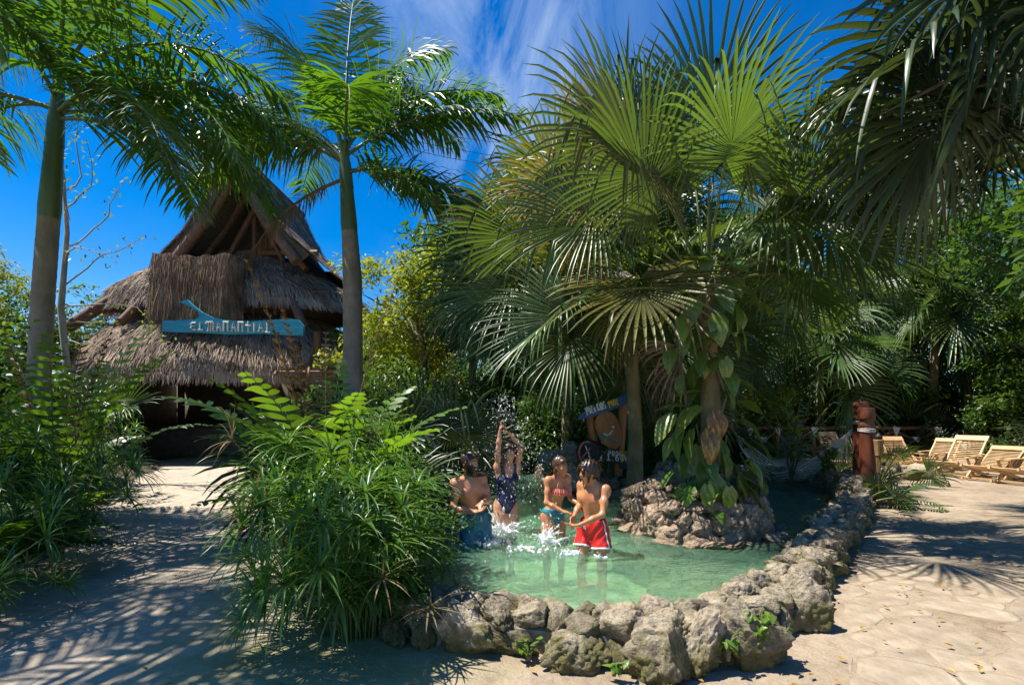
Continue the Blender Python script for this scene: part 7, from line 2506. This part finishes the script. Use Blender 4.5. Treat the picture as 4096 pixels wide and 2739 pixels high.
# ruffle along the cups
g = MB(); V_ = []; n_ = 44
cc = girl['pel'] + girl['spine'] * TLg * .70
for row, (zo, ro) in enumerate(((-.005, .0), (-.058, .022), (.012, .0), (-.03, .02))):
    ring = []
    for i in range(n_):
        a = -1.15 + 2.3 * i / (n_ - 1)
        rx = .128 + ro + .010 * math.sin(i * 1.7) * (1 if row % 2 else .2)
        p = cc + girl['rc'] * rx * math.sin(a) + girl['fcc'] * (rx * .98 * math.cos(a) + .012) + girl['uc'] * (zo + .006 * math.sin(i * .9))
        ring.append(p - girl['base'])
    V_.append(np.array(ring))
for a, c in ((0, 1), (2, 3)):
    g.add(np.vstack([V_[a], V_[c]]), [[i, i + 1, i + 1 + n_, i + n_] for i in range(n_ - 1)])
g.build('ruffle', 'suit_coral', girl['body'])
lx, ly, lz = girl['local'](girl['pel'], girl['Rp'])
hl = -.125 + np.maximum(np.abs(lx) - .02, 0) * 1.1 - lz
girl['garment']('bikini_bottom', 'suit_teal', np.maximum(D, np.maximum.reduce([lz - .062, hl, np.abs(lx) - .2, ly - .15, -.2 - ly])), 1)
hair(girl, 'hair_brown', .010, .066, -.07, [((-.06, -.02, .03), (-.082, -.02, -.06), (-.08, .0, -.15), (-.07, .03, -.22)), ((.06, -.02, .03), (.082, -.02, -.06), (.085, -.0, -.14)), ((0, -.09, 0), (0, -.1, -.1), (-.01, -.09, -.2))], .016)
g = MB(); aa = np.linspace(0, 2 * PI, 15)
wq = np.array([.79, 6.035, .605]) - girl['base']; wd = norm(np.array([.095, -.18, -.055])); w1 = norm(np.cross(wd, UPZ)); w2 = np.cross(wd, w1)
g.tube(wq + .029 * np.cos(aa)[:, None] * w1 + .029 * np.sin(aa)[:, None] * w2, .006, 6, 0, False); g.build('bracelet', 'hair', girl['body'])

# --- boy in red shorts
boy = person(dict(label='boy with dark wet hair in red white-trimmed shorts scooping water', s=.97, male=True, skin='skin3', base=(.88, 5.52, -.5),
    pelvis=(.875, 5.53, .45), neck=(.865, 5.50, .925), head=(.82, 5.46, 1.045), yaw_p=-48, yaw_c=-52, yaw_h=-68, nod=-.35, hs=1.02,
    w=(.125, .11, .128), arm=.84, leg=.90,
    arms=[((.77, 5.62, .885), (.735, 5.58, .68), (.655, 5.42, .585), (-.35, -.5, -.75), (.6, -.2, .3), -1, .4),
          ((.985, 5.40, .865), (.93, 5.27, .63), (.68, 5.20, .535), (-1, -.1, -.02), (.1, .2, 1), -1, .45)],
    legs=[((.80, 5.58, .36), (.74, 5.46, .0), (.77, 5.56, -.4), (.68, 5.50, -.48)), ((.95, 5.47, .36), (.95, 5.39, .0), (.97, 5.48, -.4), (.9, 5.40, -.48))]))
hair(boy, 'hair', .020, .050, -.105, [((.07, .03, .05), (.085, .05, -.02), (.078, .065, -.10)), ((.08, .0, .03), (.092, .015, -.06), (.08, .03, -.13)), ((-.07, .03, .05), (-.085, .05, -.02), (-.08, .06, -.09)), ((.08, -.04, .02), (.088, -.03, -.07), (.07, -.02, -.14)), ((.03, .09, .08), (.055, .105, .03), (.065, .10, -.03)), ((-.03, .09, .08), (-.055, .105, .03), (-.06, .10, -.02)), ((.03, -.09, 0), (.03, -.095, -.1)), ((-.03, -.09, 0), (-.03, -.095, -.09))], .018)
shorts(boy, 'short_red', [((.80, 5.58, .36), (.74, 5.46, .0)), ((.95, 5.47, .36), (.95, 5.39, .0))], .10, .34, 1.22, 'trim_white', .094)
g = MB(); r_, f_, u_ = boy['Rp']
for sg in (-1, 1):
    c0 = boy['pel'] + f_ * .140 + u_ * .07 - boy['base']
    g.tube([c0, c0 + r_ * sg * .015 - u_ * .07 + f_ * .008], .0042, 5)
g.build('drawstring', 'trim_white', boy['body'])

# ================================================================== SPLASHES
rs = np.random.RandomState(17)
Vi, Fi = ICO[1]
def drops(pts, sizes, name, label):
    bb_ = MB()
    n = len(pts)
    VV = (Vi[None] * sizes[:, None, None] * np.array([1, 1, 1.9]) + pts[:, None]).reshape(-1, 3)
    FF = (Fi[None] + (np.arange(n) * len(Vi))[:, None, None]).reshape(-1, 3)
    bb_.add(VV, FF)
    o_ = bb_.build(name, 'drops')
    o_['label'] = label; o_['category'] = 'water splash'
    return stuff(o_)


# spray thrown up round the woman
n = 1150
u = rs.beta(1.3, 1.3, n)
ctr = np.stack([S(1150, 900, 6.5) * (1 - f) + S(1200, 1150, 6.5) * f for f in u])
spread_ = np.interp(u, [0, .25, .6, 1], [.05, .20, .36, .40])
pts = ctr + rs.normal(0, 1, (n, 3)) * np.c_[spread_ * .75, spread_ * .6, spread_ * .35]
pts = pts[(pts[:, 2] > WZ) & (pts[:, 2] < 1.95)]
drops(pts, rs.gamma(1.5, .0014, len(pts)) + .001, 'water_spray', 'cloud of white droplets flung up around the woman')


def splash(cx, cy, r, h, nstr, ndrop, seed, label, dirn=(0, 0)):
    """torn sheets and beads of white water standing up from the surface"""
    rg = np.random.RandomState(seed)
    fd = Field((cx - r * 2.1, cy - r * 2.1, WZ - .05), (cx + r * 2.1, cy + r * 2.1, WZ + h * 1.7), .011)
    for i in range(nstr):
        a = rg.uniform(0, 2 * PI); q0 = rg.uniform(0, r * .6)
        p = np.array([cx + q0 * math.cos(a), cy + q0 * math.sin(a), WZ - .01])
        v = np.array([math.cos(a) * rg.uniform(.1, .6) + dirn[0], math.sin(a) * rg.uniform(.1, .6) + dirn[1], rg.uniform(.5, 1.1)])
        hh = h * rg.uniform(.3, 1.15)
        L = 6
        prev = p
        for k_ in range(L):
            f = (k_ + 1) / L
            nx = p + v * hh * f * 1.3 + np.array([0, 0, -hh * .75 * f * f]) + rg.normal(0, .008, 3)
            ra = (.0115 * (1 - f) + .0045) * rg.uniform(.6, 1.3)
            fd.cap(prev, nx, ra, ra * .8, .018)
            prev = nx
    V_, F_ = surface(fd.D, fd.lo, fd.v, 1)
    bb_ = MB(); bb_.add(V_, F_)
    o_ = bb_.build('water_splash', 'drops')
    o_['label'] = label; o_['category'] = 'water splash'
    stuff(o_)
    pts_ = np.c_[cx + rg.normal(0, r * .8, ndrop) + dirn[0] * rg.uniform(0, h, ndrop), cy + rg.normal(0, r * .8, ndrop), WZ + np.abs(rg.normal(0, h * .7, ndrop))]
    drops(pts_, rg.gamma(1.6, .0017, ndrop) + .0012, 'splash_drops', 'loose drops around the ' + label)


splash(-.10, 6.38, .20, .46, 60, 260, 1, 'white water breaking round the thighs of the woman')
splash(.40, 5.95, .15, .34, 46, 200, 2, 'tall white splash between girl and boy', (.1, 0))
splash(.64, 5.46, .20, .10, 26, 120, 3, 'low white splash at the left leg of the boy')
splash(.93, 5.36, .12, .05, 12, 40, 4, 'small ring of white water at the right leg of the boy')
splash(-.26, 5.93, .26, .12, 26, 140, 5, 'low churned water beside the blue shorts')
splash(.15, 5.75, .45, .05, 26, 220, 6, 'scattered foam between the four bathers')
